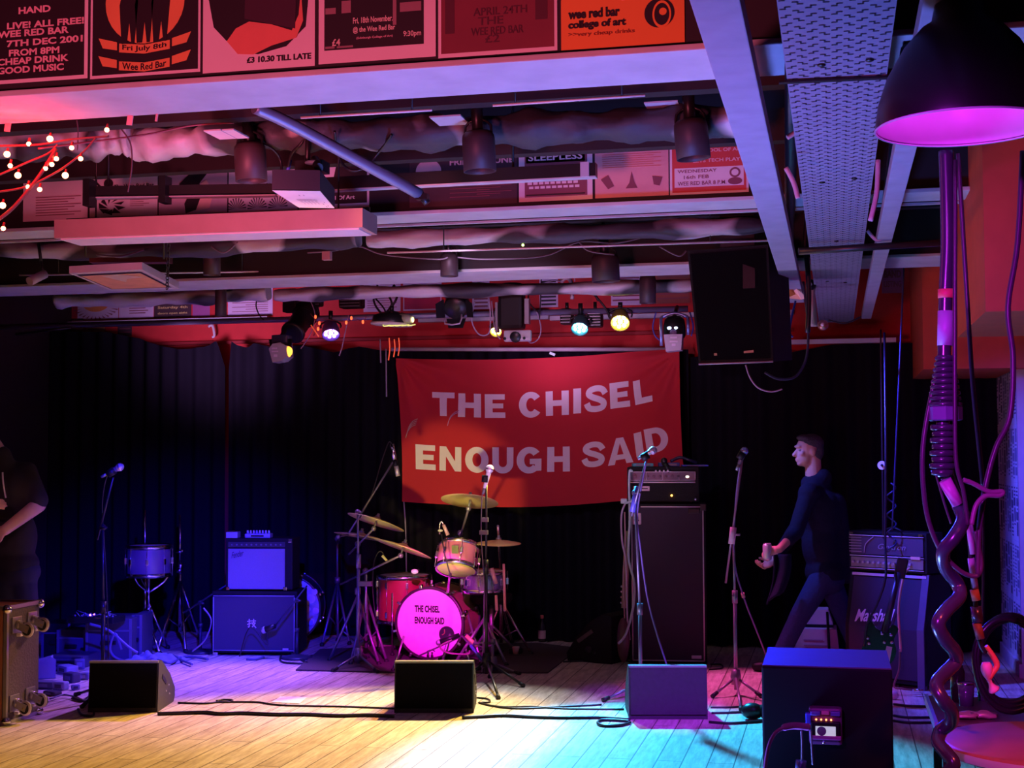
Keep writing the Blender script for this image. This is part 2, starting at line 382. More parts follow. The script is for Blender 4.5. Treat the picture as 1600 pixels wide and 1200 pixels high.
while zz < 2.1:
    h = .42
    yy = YN0
    while yy < YN1 - .1:
        y1 = min(yy + .42, YN1)
        MB().poly([(XN - .003, yy, zz), (XN - .003, y1, zz), (XN - .003, y1, zz + h), (XN - .003, yy, zz + h)]).build('page', mat('newsprint_%d' % (npg % 3), [(.62, .62, .66), (.52, .54, .62), (.68, .66, .68)][npg % 3], .85), news)
        pr = MB()
        for c in range(3):
            u0 = yy + .02 + c * .135
            z_ = zz + h - .03
            while z_ > zz + .03:
                hh = rn.choice((.012, .012, .012, .06, .1)); ww = rn.uniform(.06, .12)
                if z_ - hh < zz + .01: break
                if u0 + ww < y1: pr.poly([(XN - .0045, u0, z_), (XN - .0045, u0 + ww, z_), (XN - .0045, u0 + ww, z_ - hh), (XN - .0045, u0, z_ - hh)])
                z_ -= hh + .014
        pr.build('newspaper_lettering', mat('news_ink_%d' % (npg % 2), [(.10, .10, .16), (.2, .2, .28)][npg % 2], .8), news)
        npg += 1; yy = y1 + .004
    zz += h + .005
struct(bxm(XN - .02, XN, YN0, YN1, 0, .1, .003).build('baseboard_right', mat('pale_skirting', (.5, .48, .55), .7)), 'pale skirting along the newspapered pillar')

# ================================================================ curtains
def curtain(name, top, label, seed, foldw=.17, amp=.05, yoff=0.0):
    """top: pixel points along the top edge; hangs to the floor at the back of the stage"""
    T = [pt(x, y, Y=YC + yoff) for x, y in top]
    def topz(x):
        for a, b in zip(T, T[1:]):
            if a.x <= x <= b.x:
                t = (x - a.x) / (b.x - a.x); return a.z + (b.z - a.z) * t
        return T[-1].z if x > T[-1].x else T[0].z
    x0, x1 = T[0].x, T[-1].x; nu = int((x1 - x0) / .022)
    rr = random.Random(seed); ph = [rr.uniform(0, 6) for _ in range(4)]
    def fn(u, v):
        x = x0 + (x1 - x0) * u; zt = topz(x); z = zt * v + .01
        f = math.sin(x / foldw * 2 * PI + ph[0] + .8 * math.sin(x * 1.7 + ph[1])) * amp * (1 - .5 * v) + math.sin(x * 5.3 + ph[2]) * amp * .5
        return V((x, YC + yoff + f, z))
    b = MB(); b.grid(fn, nu, 10)
    return tag(b.build(name, CLOTH), label, 'curtain')
curtain('stage_curtain', [(-60, 510), (40, 514), (100, 520), (165, 520), (215, 530), (250, 542), (285, 548), (318, 544), (340, 534), (349, 575)], 'black stage curtain behind the guitarist and the blue amplifiers', 1)
curtain('stage_curtain', [(356, 578), (358, 534), (372, 541), (386, 545), (400, 538), (430, 546), (470, 541), (520, 552), (560, 543), (600, 550), (640, 549), (800, 550), (1000, 548), (1076, 548)], 'black stage curtain behind the drum kit and the red banner', 2)
curtain('stage_curtain', [(1078, 560), (1150, 556), (1200, 548), (1236, 552), (1300, 540), (1400, 538), (1560, 540)], 'black stage curtain behind the walking person', 3, yoff=-.02)
m = MB(); m.cone(pt(612, 546, Y=YC - .08), pt(1042, 546, Y=YC - .08), .018)
tag(m.build('curtain_pole', PAINT), 'pale horizontal pole right above the red banner', 'pole')

# ================================================================ posters
PINK = mat('white_poster_paper', (.80, .68, .72), .6, var=.05)
INK = mat('black_printing_ink', (.02, .012, .016), .5, var=.05)
class Poster:
    def __init__(s, label, px0, px1, pyb, Yp, paper, h=None, group=None, name='poster', zpx=None):
        s.Y = Yp
        a = pt(px0, pyb[0], Y=Yp); b = pt(px1, pyb[1], Y=Yp)
        s.x0, s.x1 = a.x, b.x; s.z0 = (a.z + b.z) / 2; s.w = s.x1 - s.x0; s.h = h or s.w * 1.414
        s.o = thing(name, label, 'poster', ((s.x0 + s.x1) / 2, Yp, s.z0), group=group)
        s.q(0, 0, 1, 1, paper, 'sheet', 0)
    def p(s, u, v, lay=1): return V((s.x0 + s.w * u, s.Y - .001 - .0012 * lay, s.z0 + s.h * v))
    def q(s, u0, v0, u1, v1, m, name='printing', lay=1):
        MB().poly([s.p(u0, v0, lay), s.p(u1, v0, lay), s.p(u1, v1, lay), s.p(u0, v1, lay)]).build(name, m, s.o)
    def rects(s, L, m, name='printing', lay=2):
        b = MB()
        for u0, v0, u1, v1 in L: b.poly([s.p(u0, v0, lay), s.p(u1, v0, lay), s.p(u1, v1, lay), s.p(u0, v1, lay)])
        b.build(name, m, s.o)
    def polyg(s, P, m, name='illustration', lay=2):
        MB().poly([s.p(u, v, lay) for u, v in P]).build(name, m, s.o)
    def disc(s, u, v, r, m, name='illustration', lay=2, n=32, ry=None):
        k = s.w / s.h
        s.polyg([(u + r * math.cos(2 * PI * i / n), v + (ry or r * k) * math.sin(2 * PI * i / n)) for i in range(n)], m, name, lay)
    def txt(s, t, u0, v0, u1, v1, m, bold=.01, arc=0.0, lay=3, name='lettering'):
        def fn(a, b): return s.p(u0 + (u1 - u0) * a, v0 + (v1 - v0) * b + arc * ((a - .5) ** 2) * 4, lay)
        MB().text(t, fn, bold).build(name, m, s.o)
YP1 = B1A + .045 - .004
pm = mat('pink_ink', (.80, .45, .48), .6); oi = mat('orange_ink', (.80, .30, .10), .6)
P = Poster('black poster of pale stencil letters, first of the big upper posters', -42, 137, (134, 123), YP1, PINK, .5)
P.q(.03, .025, .97, .98, INK)
for t, a, b, y in (('HAND', .40, .68, .45), ('LIVE! ALL FREE!', .30, .97, .35), ('WEE RED BAR', .22, .84, .295), ('7TH DEC 2001', .30, .96, .228), ('FROM 8PM', .32, .76, .163), ('CHEAP DRINK', .22, .84, .105), ('GOOD MUSIC', .22, .80, .045)):
    P.txt(t, a, y + .02, b, y + .067, pm, .035)
P = Poster('black poster with an orange disc, three dark figures and ribbon banners', 141, 313, (123, 113), YP1, PINK, .5)
P.q(.02, .02, .98, .98, INK); P.disc(.5, .5, .36, oi)
for du in (-.14, 0, .15):
    P.polyg([(.5 + du - .07, .22), (.5 + du - .02, .22), (.5 + du, .36), (.5 + du + .02, .22), (.5 + du + .05, .22), (.5 + du + .08, .5), (.5 + du + .05, .62), (.5 + du - .05, .62), (.5 + du - .09, .48)], INK, 'silhouette', 3)
for vv, t in ((.15, 'Fri July 8th'), (.03, 'Wee Red Bar')):
    P.polyg([(.27, vv + .015), (.5, vv - .005), (.73, vv + .015), (.73, vv + .075), (.5, vv + .055), (.27, vv + .075)], oi, 'ribbon', 3)
    P.polyg([(.12, vv + .05), (.25, vv + .03), (.25, vv + .085), (.08, vv + .12)], oi, 'ribbon', 3)
    P.polyg([(.88, vv + .05), (.75, vv + .03), (.75, vv + .085), (.92, vv + .12)], oi, 'ribbon', 3)
    P.txt(t, .3, vv + .005, .7, vv + .05, INK, .02, .016, 4)
P = Poster('pink poster with a dark photograph of draped red cloth', 317, 492, (113, 105), YP1, PINK, .5)
P.polyg([(.06, .98), (.05, .5), (.10, .30), (.22, .20), (.35, .12), (.5, .10), (.75, .14), (.92, .26), (.96, .6), (.96, .98)], INK, 'photograph')
P.polyg([(.22, .20), (.3, .28), (.42, .32), (.62, .29), (.8, .24), (.86, .34), (.88, .5), (.9, .3), (.84, .19), (.62, .15), (.46, .10), (.32, .11)], mat('red_cloth_print', (.75, .2, .14), .6), 'photograph', 3)
P.polyg([(.40, .98), (.38, .34), (.83, .25), (.86, .98)], mat('dark_purple_print', (.05, .015, .03), .6), 'photograph', 4)
P.txt('£3 10.30 TILL LATE', .4, .045, .97, .085, INK, .03)
P = Poster('pink-bordered black poster advertising a November night', 498, 681, (99, 90), YP1, PINK, .5)
P.q(.05, .085, .9, .98, INK)
yi = mat('cream_ink', (.75, .58, .5), .6)
P.txt('Fri, 18th November.', .30, .24, .64, .285, yi, .02); P.txt('@ the Wee Red Bar', .30, .18, .66, .225, yi, .02)
P.txt('(Edinburgh College of Art)', .33, .14, .64, .158, pm, .01); P.txt('£4', .12, .11, .19, .155, yi, .02); P.txt('9:30pm', .73, .13, .88, .175, yi, .02)
P.rects([(.06, .095, .14, .11), (.16, .095, .3, .108), (.06, .32, .15, .36), (.2, .32, .28, .4), (.7, .30, .88, .36), (.64, .22, .67, .6), (.74, .38, .86, .6)], mat('dim_print', (.3, .16, .18), .7), 'lettering')
P = Poster('dark maroon poster with faint scratchy lettering', 685, 871, (90, 80), YP1, PINK, .5)
mr = mat('maroon_print', (.20, .035, .05), .7); mr2 = mat('deep_maroon_print', (.09, .018, .03), .7)
P.q(.025, .025, .975, .98, mr)
for t, a, b, y in (('APRIL 24TH', .3, .75, .25), ('THE', .34, .55, .19), ('WEE RED BAR', .28, .72, .125), ('£2', .4, .52, .075)): P.txt(t, a, y, b, y + .05, mr2, .01)
P.rects([(.06, .15, .14, .6), (.82, .2, .92, .7)], mr2, 'lettering')
P = Poster('bright orange poster reading wee red bar college of art', 877, 1070, (78, 67), YP1, mat('orange_paper', (.85, .27, .045), .6, var=.05), .5)
P.txt('wee red bar', .06, .188, .48, .25, INK, .04); P.txt('college of art', .06, .115, .53, .178, INK, .04); P.txt('>>very cheap drinks', .06, .072, .60, .105, mat('brown_ink', (.3, .06, .02), .6), .01)
P.disc(.8, .19, .12, INK); P.disc(.82, .18, .075, mat('orange_paper', (1, 1, 1)), lay=3, ry=.085); P.disc(.82, .18, .06, INK, lay=4, ry=.068); P.disc(.83, .195, .03, mat('orange_paper', (1, 1, 1)), lay=5)
P.polyg([(.4, .32), (.75, .32), (.7, .29), (.5, .285)], PINK); 

YP2 = B2A + .05 - .004
def P2(label, a, b, ya, yb_, paper=PINK, h=.35): return Poster(label, a, b, (ya, yb_), YP2, paper, h)
lk = mat('faded_ink', (.25, .07, .10), .6)
P = P2('pink poster of small text lines behind the red fairy lights', 36, 137, 346, 343)
P.rects([(.2, .36 - .04 * i, .9 - .1 * (i % 3), .372 - .04 * i) for i in range(8)], lk, 'small_print')
P = P2('pink poster with an ink drawing reading The Wee Red Bar', 140, 246, 343, 341)
P.txt('The Wee Red Bar', .36, .47, .95, .53, INK, .03); P.disc(.28, .55, .07, INK); P.polyg([(.08, .62), (.13, .5), (.2, .45), (.17, .52)], INK)
for a in range(9): P.polyg([(.3 + .17 * math.cos(a * .7), .22 + .13 * math.sin(a * .7)), (.32 + .05 * math.cos(a * .7 + 1), .2 + .05 * math.sin(a * .7 + 1)), (.34 + .2 * math.cos(a * .7 + .5), .2 + .14 * math.sin(a * .7 + .5))], INK)
P.rects([(.6, .34 - .03 * i, .88 - .08 * (i % 2), .348 - .03 * i) for i in range(6)], lk, 'small_print')
P = P2('pink photographic poster with a dark billowing shape', 248, 355, 340, 337, mat('dusty_pink_paper', (.6, .42, .5), .6))
P.txt('REVEL', .03, .68, .55, .78, INK, .03)
P.polyg([(.4, .05), (.55, .1), (.62, .3), (.6, .5), (.75, .7), (.5, .7), (.3, .5), (.45, .35), (.38, .2)], INK); P.polyg([(.55, .08), (.75, .12), (.8, .35), (.7, .55), (.62, .5), (.62, .3)], mat('pale_pink_print', (.85, .5, .45), .6))
P = P2('pink poster filled with a dark radiating pattern', 357, 465, 336, 333)
for cx in (.12, .42, .72):
    for i in range(11):
        a = PI * i / 10; P.polyg([(cx + .02 * math.cos(a), .1), (cx + .14 * math.cos(a), .1 + .16 * math.sin(a)), (cx + .14 * math.cos(a + .12), .1 + .16 * math.sin(a + .12))], INK)
        P.polyg([(cx + .15 + .02 * math.cos(a), .3), (cx + .15 + .14 * math.cos(a), .3 + .16 * math.sin(a)), (cx + .15 + .14 * math.cos(a + .12), .3 + .16 * math.sin(a + .12))], INK)
P = P2('dark poster with a figure in a white shirt beside the projector', 467, 577, 332, 327)
P.q(.03, .1, .97, .98, INK); P.polyg([(.3, .5), (.5, .5), (.54, .7), (.5, .86), (.3, .86), (.26, .68)], PINK); P.rects([(.36, .36, .4, .5), (.43, .36, .47, .5)], PINK, 'printed_pattern'); P.txt('School Of Art', .3, .16, .8, .22, PINK, .03)
P = P2('black poster with a pink half disc reading FRIDAY JUNE', 640, 808, 325, 317, mat('black_paper', (.06, .03, .04), .6))
P.disc(.18, .52, .12, pm, ry=.17); P.q(.04, .3, .32, .515, mat('black_paper', (0, 0, 0)), lay=3)
P.txt('FRIDAY 7 JUNE', .38, .56, .97, .68, pm, .03); P.rects([(.38 + .25 * (i % 2), .36 - .03 * i, .95 - .1 * (i % 3), .368 - .03 * i) for i in range(9)], lk, 'small_print')
P = P2('pink poster reading SLEEPLESS above rows of dark keys', 811, 926, 316, 311)
P.q(.08, .06, .93, .93, lk); P.q(.1, .55, .9, .71, INK); P.txt('SLEEPLESS', .13, .58, .87, .68, PINK, .02)
P.rects([(.12 + .078 * c + .02 * (r % 2), .36 - .06 * r, .18 + .078 * c + .02 * (r % 2), .395 - .06 * r) for r in range(4) for c in range(9)], PINK, 'keyboard'); P.rects([(.1, .08, .9, .1)], INK)
P = P2('pink poster with three small dark game pieces', 930, 1045, 310, 305, mat('rose_paper', (.75, .38, .38), .6))
P.polyg([(.08, .26), (.18, .32), (.26, .16), (.18, .12)], lk); P.polyg([(.42, .12), (.58, .12), (.54, .2), (.5, .36), (.47, .2)], lk); P.polyg([(.78, .28), (.92, .26), (.88, .14), (.8, .16)], lk)
P.rects([(.1, .6 - .03 * i, .9 - .1 * (i % 2), .607 - .03 * i) for i in range(7)], mat('rose_ink', (.65, .22, .22), .6), 'small_print'); P.txt('SATURDAY NIGHT', .1, .66, .9, .74, mat('rose_ink', (0, 0, 0)), .03)
rp = mat('red_paper', (.62, .07, .06), .6)
P = P2('red poster with a handwritten white panel and a rosette', 1047, 1170, 305, 300)
P.q(.03, .03, .97, .97, rp); P.q(.06, .1, .94, .37, PINK, lay=2); P.txt('WEDNESDAY', .1, .30, .6, .345, lk, .01); P.txt('16th FEB', .18, .215, .5, .265, lk, .01); P.txt('WEE RED BAR 8 P.M.', .1, .125, .72, .18, lk, .01)
P.disc(.83, .28, .07, lk, lay=3, ry=.07); P.disc(.83, .28, .045, PINK, lay=4, ry=.045); P.disc(.83, .16, .09, lk, lay=3, ry=.05)
P.txt('LETS TECH PLAY', .3, .44, .9, .49, pm, .03); P.txt('SCHOOL OF ART', .35, .58, .95, .63, pm, .03)

YP3 = YW - .005
lil = mat('lilac_paper', (.66, .55, .74), .6); gi = mat('green_ink', (.08, .5, .12), .6)
def P3(label, a, b, y, paper=lil, h=.26, bot=None): return Poster(label, a, b, (y, y), YP3, paper, h)
P = P3('black poster with a green blob, furthest left above the curtain', 3, 54, 501, mat('black_paper', (0, 0, 0)))
P.polyg([(.6, .55), (.75, .75), (.95, .7), (.85, .45), (.75, .4)], gi); P.rects([(.2, .3, .8, .33), (.1, .2, .9, .23), (.3, .1, .95, .13), (.1, .62, .35, .66)], gi, 'small_print')
P = P3('plain dark red poster high on the back wall', 76, 120, 500, mat('deep_red_paper', (.5, .04, .06), .6)); P.rects([(.2, .4, .8, .43), (.15, .3, .85, .33)], rp)
P = P3('lilac poster with a rising sun and rays', 121, 185, 499)
for i in range(17):
    a = PI * (i + .5) / 17; P.polyg([(.45 + .4 * math.cos(a), .62 - .5 * math.sin(a)), (.45 + .6 * math.cos(a - .04), .62 - .62 * math.sin(a - .04)), (.45 + .6 * math.cos(a + .04), .62 - .62 * math.sin(a + .04))], lk)
P.polyg([(.45 + .34 * math.cos(PI * i / 12), .64 - .36 * math.sin(PI * i / 12)) for i in range(13)], oi)
P = P3('lilac poster with centred lines of small text', 186, 240, 497); P.rects([(.3, .62 - .09 * i, .85 - .08 * (i % 2), .65 - .09 * i) for i in range(6)], lk, 'small_print')
P = P3('black poster with yellow lettering above the curtain', 241, 299, 496, mat('black_paper', (0, 0, 0)))
yk = mat('yellow_ink', (.7, .6, .2), .6); P.txt('Saturday 4th', .1, .3, .9, .42, yk, .02); P.txt('doors open eight', .1, .1, .9, .2, yk, .02); P.disc(.5, .68, .1, yk); P.rects([(.2, .5, .8, .55)], yk)
P = P3('small purple poster beside the black and yellow one', 301, 328, 495, mat('purple_paper', (.35, .1, .3), .6)); P.rects([(.1, .8, .9, .95)], PINK)
P = P3('lilac poster of fine lines left of the theatre lantern', 356, 426, 493); P.rects([(.1 + .3 * (i % 2), .62 - .08 * i, .9, .64 - .08 * i) for i in range(7)], lk, 'small_print')
P = P3('lilac poster of fine lines behind the looped cables', 568, 626, 487); P.rects([(.1, .62 - .08 * i, .9 - .2 * (i % 2), .64 - .08 * i) for i in range(7)], lk, 'small_print')
P = P3('crimson poster with a lilac edge on the back wall', 630, 690, 485); P.q(.03, .05, .97, .9, mat('crimson_paper', (.5, .03, .10), .6)); P.txt('WEE RED BAR', .3, .4, .75, .5, lk, .01)
P = P3('lilac poster of striped bars behind the yellow lamps', 738, 765, 483); P.rects([(.1, .85 - .13 * i, .9, .91 - .13 * i) for i in range(7)], lk, 'small_print')
P = P3('lilac poster of thick striped bars right of the central lantern', 843, 872, 480); P.rects([(.1, .85 - .13 * i, .9, .91 - .13 * i) for i in range(7)], INK, 'small_print')
P = P3('lilac striped poster above the yellow lamp', 955, 1002, 477); P.rects([(.05, .9 - .15 * i, .95, .95 - .15 * i) for i in range(6)], lk, 'small_print')
P = P3('brown and red striped poster left of the hanging loudspeaker', 1025, 1078, 474, mat('brown_paper', (.3, .08, .06), .6)); P.rects([(.05, .9 - .15 * i, .95, .95 - .15 * i) for i in range(6)], lk, 'small_print')
P = P3('dark purple lettered poster right of the cable tray', 1378, 1412, 458, mat('purple_paper', (0, 0, 0))); P.txt('BAND', .1, .5, .9, .75, lk, .05); P.txt('LISTING', .1, .2, .9, .4, lk, .03)
# a second low row on the wall, mostly behind the pipe
for a, b, y, mm, lb in ((62, 130, 516, lil, 'lilac strip of a poster just above the left curtain'), (135, 164, 520, mat('tan_paper', (.6, .35, .15), .6), 'small tan flyer just above the left curtain'), (184, 206, 525, mat('black_paper', (0, 0, 0)), 'small black flyer with a pale border above the left curtain')):
    P = Poster(lb, a, b, (y, y), YP3, mm, .11, name='flyer'); P.rects([(.1, .3, .9, .36), (.1, .6, .9, .66)], lk, 'small_print')
# lilac shelf strip on the back wall under the posters
q0 = pt(330, 505, Y=YW - .05); q1 = pt(880, 492, Y=YW - .05)
for (xa, ya, xb, yb2, th) in ((-40, 507, 420, 503, .05), (655, 495, 858, 495, .075), (860, 494, 1240, 492, .04)):
    a = pt(xa, ya, Y=YW - .05); b = pt(xb, yb2, Y=YW - .05); m = MB(); z = (a.z + b.z) / 2
    m.box(((a.x + b.x) / 2, YW - .05, z), (b.x - a.x, .08, th), bev=.004)
    tag(m.build('wall_batten', PAINT), {-40: 'long pale batten on the red wall left of the lanterns', 655: 'bright lilac batten on the red wall behind the central lanterns', 860: 'pale batten on the red wall behind the yellow lamp'}[xa], 'batten')
m = MB(); m.box(((pt(60, 520, Y=YW).x + pt(1240, 528, Y=YW).x) / 2, YW - .03, pt(600, 530, Y=YW).z), (pt(1240, 528, Y=YW).x - pt(60, 520, Y=YW).x, .05, .03), bev=.004)
tag(m.build('picture_rail', mat('dark_red_rail', (.3, .015, .02), .7)), 'dark red rail on the back wall just above the curtain', 'rail')
# ================================================================ overhead gear
def duct(label, pts, r, mt=FOIL, seed=1, name='wrapped_duct'):
    """pts: points along it; crumpled wrapped duct"""
    P = crv([V(p) for p in pts], 18); rr = random.Random(seed); n = 16; b = MB(); rings = []
    for i, p in enumerate(P):
        t = (P[min(i + 1, len(P) - 1)] - P[max(i - 1, 0)]).normalized(); x = V((0, 0, 1)); y = t.cross(x)
        k = r * (1 + .14 * math.sin(i * .35 + seed) + .10 * math.sin(i * .9))
        rings.append([b.bm.verts.new(p + (x * math.cos(2 * PI * j / n) + y * math.sin(2 * PI * j / n) * 1.3) * k * (1 + .08 * math.sin(j * 1.6 + i * .5 + seed) + rr.uniform(-.045, .045))) for j in range(n)])
    fs = []
    for a, c in zip(rings, rings[1:]):
        for j in range(n): fs.append(b.bm.faces.new((a[j], a[(j + 1) % n], c[(j + 1) % n], c[j])))
    b._s(fs, True); b.bm.faces.new(rings[0][::-1]); b.bm.faces.new(rings[-1])
    return tag(b.build(name, mt), label, 'duct')
duct('crumpled grey wrapped duct over the fairy lights', [pt(-60, 222, D=6.4), pt(60, 224, D=6.4), pt(150, 222, D=6.4), pt(205, 212, D=6.4)], .075, seed=2)
duct('crumpled silver wrapped duct between nearest and middle cross beams', [pt(205, 228, D=6.5), pt(300, 220, D=6.4), pt(420, 211, D=6.3), pt(560, 211, D=6.25), pt(760, 204, D=6.1), pt(950, 197, D=6.0), pt(1155, 190, D=5.9)], .070, seed=5)
duct('silver wrapped duct just behind the long white light fitting', [pt(-60, 388, D=8.9), pt(150, 392, D=8.8), pt(330, 386, D=8.7), pt(560, 372, D=8.5)], .055, seed=8)
duct('silver wrapped duct right of the long white light fitting', [pt(575, 375, D=8.4), pt(760, 368, D=8.3), pt(950, 362, D=8.2), pt(1195, 352, D=8.1)], .05, seed=11)
duct('violet-lit wrapped duct under the far cross beam at the left', [pt(90, 470, D=11.2), pt(200, 468, D=11.1), pt(320, 464, D=11), pt(420, 458, D=10.9)], .055, seed=14)
duct('violet-lit wrapped duct behind the stage lanterns', [pt(430, 462, D=11), pt(600, 456, D=10.9), pt(830, 452, D=10.8), pt(1100, 446, D=10.7)], .05, seed=17)

BLP = mat('blue_grey_pipe', (.22, .24, .36), .4, .3)
m = MB(); m.tube([pt(398, 168, D=5.3), pt(470, 202, D=5.45), pt(655, 303, D=5.9)], .024, 14, smooth=6)
tag(m.build('conduit_pipe', BLP), 'blue-grey pipe slanting down behind the projector', 'pipe')
m = MB(); m.box(pt(660, 308, D=5.9), (.05, .04, .025)); m.cone(pt(655, 300, D=5.9), pt(668, 318, D=5.9), .016)
tag(m.build('pipe_clamp', SATIN), 'dark clamp at the lower end of the slanting pipe', 'clamp')

def bar(label, a, b, r, mt, name='steel_bar'):
    if name == 'thin_rail':
        t = thing(name, label, 'rail', (V(a) + V(b)) / 2); MB().cone(a, b, r, n=8).build('rail_bar', mt, t)
        for k in (.15, .85):
            p = V(a).lerp(V(b), k); MB().cone(p, V((p.x, p.y, ZT)), .004, n=6).build('drop_rod', SATIN, t)
        return t
    m = MB(); m.cone(a, b, r, n=12); return tag(m.build(name, mt), label, 'bar')
lb = thing('lighting_track', 'long black lighting track hanging in front of the pink posters', 'lighting track', pt(500, 285, D=6.6))
m = MB(); a = pt(140, 303, D=6.8); b = pt(432, 292, D=6.75); m.box((a + b) / 2, ((b - a).length, .05, .045), rot=rz(math.atan2((b - a).y, (b - a).x))); m.build('track_rail', SATIN, lb)
m = MB(); a2 = pt(512, 288, D=6.72); b2 = pt(932, 266, D=6.4); m.box((a2 + b2) / 2, ((b2 - a2).length, .05, .06), rot=rz(math.atan2((b2 - a2).y, (b2 - a2).x))); m.build('track_rail', SATIN, lb)
m = MB()
for (p, q) in ((a, b), (a2, b2)):
    m.box((p + q) / 2 + V((0, 0, -.033)), ((q - p).length, .052, .006), rot=rz(math.atan2((q - p).y, (q - p).x)))
m.build('metal_edge', PAINT, lb)
MB().box(pt(915, 266, D=6.4), (.04, .056, .066)).build('pale_band', PAINT, lb)
for p in (a.lerp(b, .1), a2.lerp(b2, .7)): MB().cone(p, V((p.x, p.y, ZT)), .006, n=6).build('drop_rod', SATIN, lb)
for x, y in ((140, 290), (258, 285)): MB().box(pt(x, y + 12, D=6.75), (.035, .07, .13)).build('bracket', SATIN, lb)
# thin bright fluorescent / rail lines
for i, (x0, y0, x1, y1, lbx) in enumerate(((470, 184, 675, 172, 'thin pale rail left of the middle spotlight can'), (770, 165, 1008, 149, 'thin pale rail between the two big spotlight cans'))):
    a, b = pt(x0, y0, D=5.4), pt(x1, y1, D=5.3); bar(lbx, a, b, .005, WHITE, 'thin_rail')
for i, (x0, y0, x1, y1, lbx) in enumerate(((605, 395, 1200, 376, 'thin bright rail under the second duct'), (480, 356, 760, 347, 'thin bright rail just under the middle cross beam'), (30, 430, 440, 424, 'thin rail above the far cross beam at the left'), (455, 432, 1075, 410, 'thin rail above the far cross beam over the lanterns'))):
    bar(lbx, pt(x0, y0, D=8.2 if i < 2 else 9.8), pt(x1, y1, D=8.1 if i < 2 else 9.7), .006, WHITE, 'thin_rail')

# long white boxed fitting
lf = thing('light_fitting', 'long boxed white light fitting with an open lilac underside', 'light fitting', pt(340, 372, D=6.8))
a = pt(104, 360, D=6.95); b = pt(578, 350, D=6.65); rot = rz(math.atan2((b - a).y, (b - a).x)); ln = (b - a).length; c = (a + b) / 2
M_ = Matrix.Translation(c) @ rot.to_4x4(); hw = ln / 2
m = MB(); m.prism([(-.12, .045), (.12, .045), (.12, -.045), (-.12, -.045)], M_ @ Matrix(((0, 0, 1, -hw), (1, 0, 0, 0), (0, 1, 0, 0), (0, 0, 0, 1))), ln)
m.build('housing', mat('pale_housing', (.50, .30, .30), .6), lf)
m = MB(); m.box((0, 0, -.048), (ln * .97, .20, .008)); m2 = m.build('diffuser', mat('lilac_diffuser', (.85, .72, .88), .5), lf, local=True)
m2.matrix_parent_inverse = Matrix(); m2.matrix_local = ORI[lf].inverted() @ M_
m = MB(); m.box((0, 0, .06), (ln, .01, .02)); m3 = m.build('top_rail', SATIN, lf, local=True); m3.matrix_local = ORI[lf].inverted() @ M_
for s_1 in (-.8, .8):
    p = M_ @ V((hw * s_1, 0, .06)); MB().cone(p, V((p.x, p.y, ZT)), .005, n=6).build('drop_rod', SATIN, lf)

# hanging chains + the tray they hold
def chain(name, a, b, label):
    m = MB(); n = int((b - a).length / .026); rr = 0
    for i in range(n):
        c = a + (b - a) * ((i + .5) / n); ax = (b - a).normalized()
        side = V((1, 0, 0)) if i % 2 else V((0, 1, 0)); side = (side - ax * side.dot(ax)).normalized()
        P = [c + ax * (.017 * math.cos(t)) + side * (.009 * math.sin(t)) for t in [2 * PI * k / 8 for k in range(9)]]
        m.tube(P, .0028, 5, smooth=0, cap=False)
    return tag(m.build(name, SATIN), label, 'chain')
chain('hanging_chain', pt(143, 302, D=7.6), pt(141, 380, D=7.6), 'dark chain on the left in front of the light fitting')
chain('hanging_chain', pt(146, 302, D=7.62), pt(151, 345, D=7.62), 'short doubled chain loop beside the left hanging chain')
chain('hanging_chain', pt(266, 298, D=7.6), pt(261, 452, D=8.2), 'long dark chain dropping to the hanging picture tray')
chain('hanging_chain', pt(258, 300, D=7.62), pt(257, 360, D=7.65), 'second short chain beside the long right chain')
for i, (x, y0, y1, l) in enumerate(((133, 308, 400, 'thin rod beside the left hanging chain'), (255, 300, 405, 'thin rod beside the right hanging chain'))):
    bar(l, pt(x, y0, D=7.6), pt(x + 1, y1, D=7.7), .006, SATIN, 'hanging_rod')
ht = thing('picture_tray', 'framed orange picture hung face-down from chains above the curtain', 'hanging picture', pt(200, 440, D=8.5))
hz = .95 + 1.63
A, B_, C_, D_ = pt(110, 427, Z=hz + .02), pt(228, 420, Z=hz + .02), pt(281, 451, Z=hz + .02), pt(176, 454, Z=hz + .02)
A = pt(108, 427, Z=2.64); B_ = pt(222, 421, Z=2.64); D_ = pt(174, 454, Z=2.64); C_ = pt(280, 451, Z=2.64)
def bil(u, v, dz=0.0): return (A * (1 - u) + B_ * u) * (1 - v) + (D_ * (1 - u) + C_ * u) * v + V((0, 0, dz))
m = MB(); t = [bil(0, 0, .04), bil(1, 0, .04), bil(1, 1, .04), bil(0, 1, .04)]; bt = [bil(0, 0), bil(1, 0), bil(1, 1), bil(0, 1)]
m.poly(t); m.poly(bt)
for i in range(4): m.poly([t[i], t[(i + 1) % 4], bt[(i + 1) % 4], bt[i]])
m.build('frame', mat('pale_frame', (.6, .5, .62), .6), ht)
MB().poly([bil(.06, .08, -.003), bil(.94, .08, -.003), bil(.94, .9, -.003), bil(.06, .9, -.003)]).build('dark_border', INK, ht)
MB().poly([bil(.09, .12, -.005), bil(.91, .12, -.005), bil(.91, .86, -.005), bil(.09, .86, -.005)]).build('picture', mat('orange_picture', (.75, .34, .2), .6, var=.3, scale=14), ht)
MB().poly([bil(.35, .15, -.007), bil(.6, .1, -.007), bil(.88, .3, -.007), bil(.6, .34, -.007), bil(.5, .5, -.007)]).build('picture_figure', mat('cream_figure', (.7, .5, .42), .6), ht)
m = MB(); m.box(pt(205, 405, D=8.8), (.5, .1, .05), rot=rz(.2)); m.build('support_bar', mat('dark_red_metal', (.1, .02, .02), .6), ht)
lp = thing('small_spotlight', 'small grey tube spotlight tilted down at the far left', 'spotlight', pt(58, 430, D=8.6))
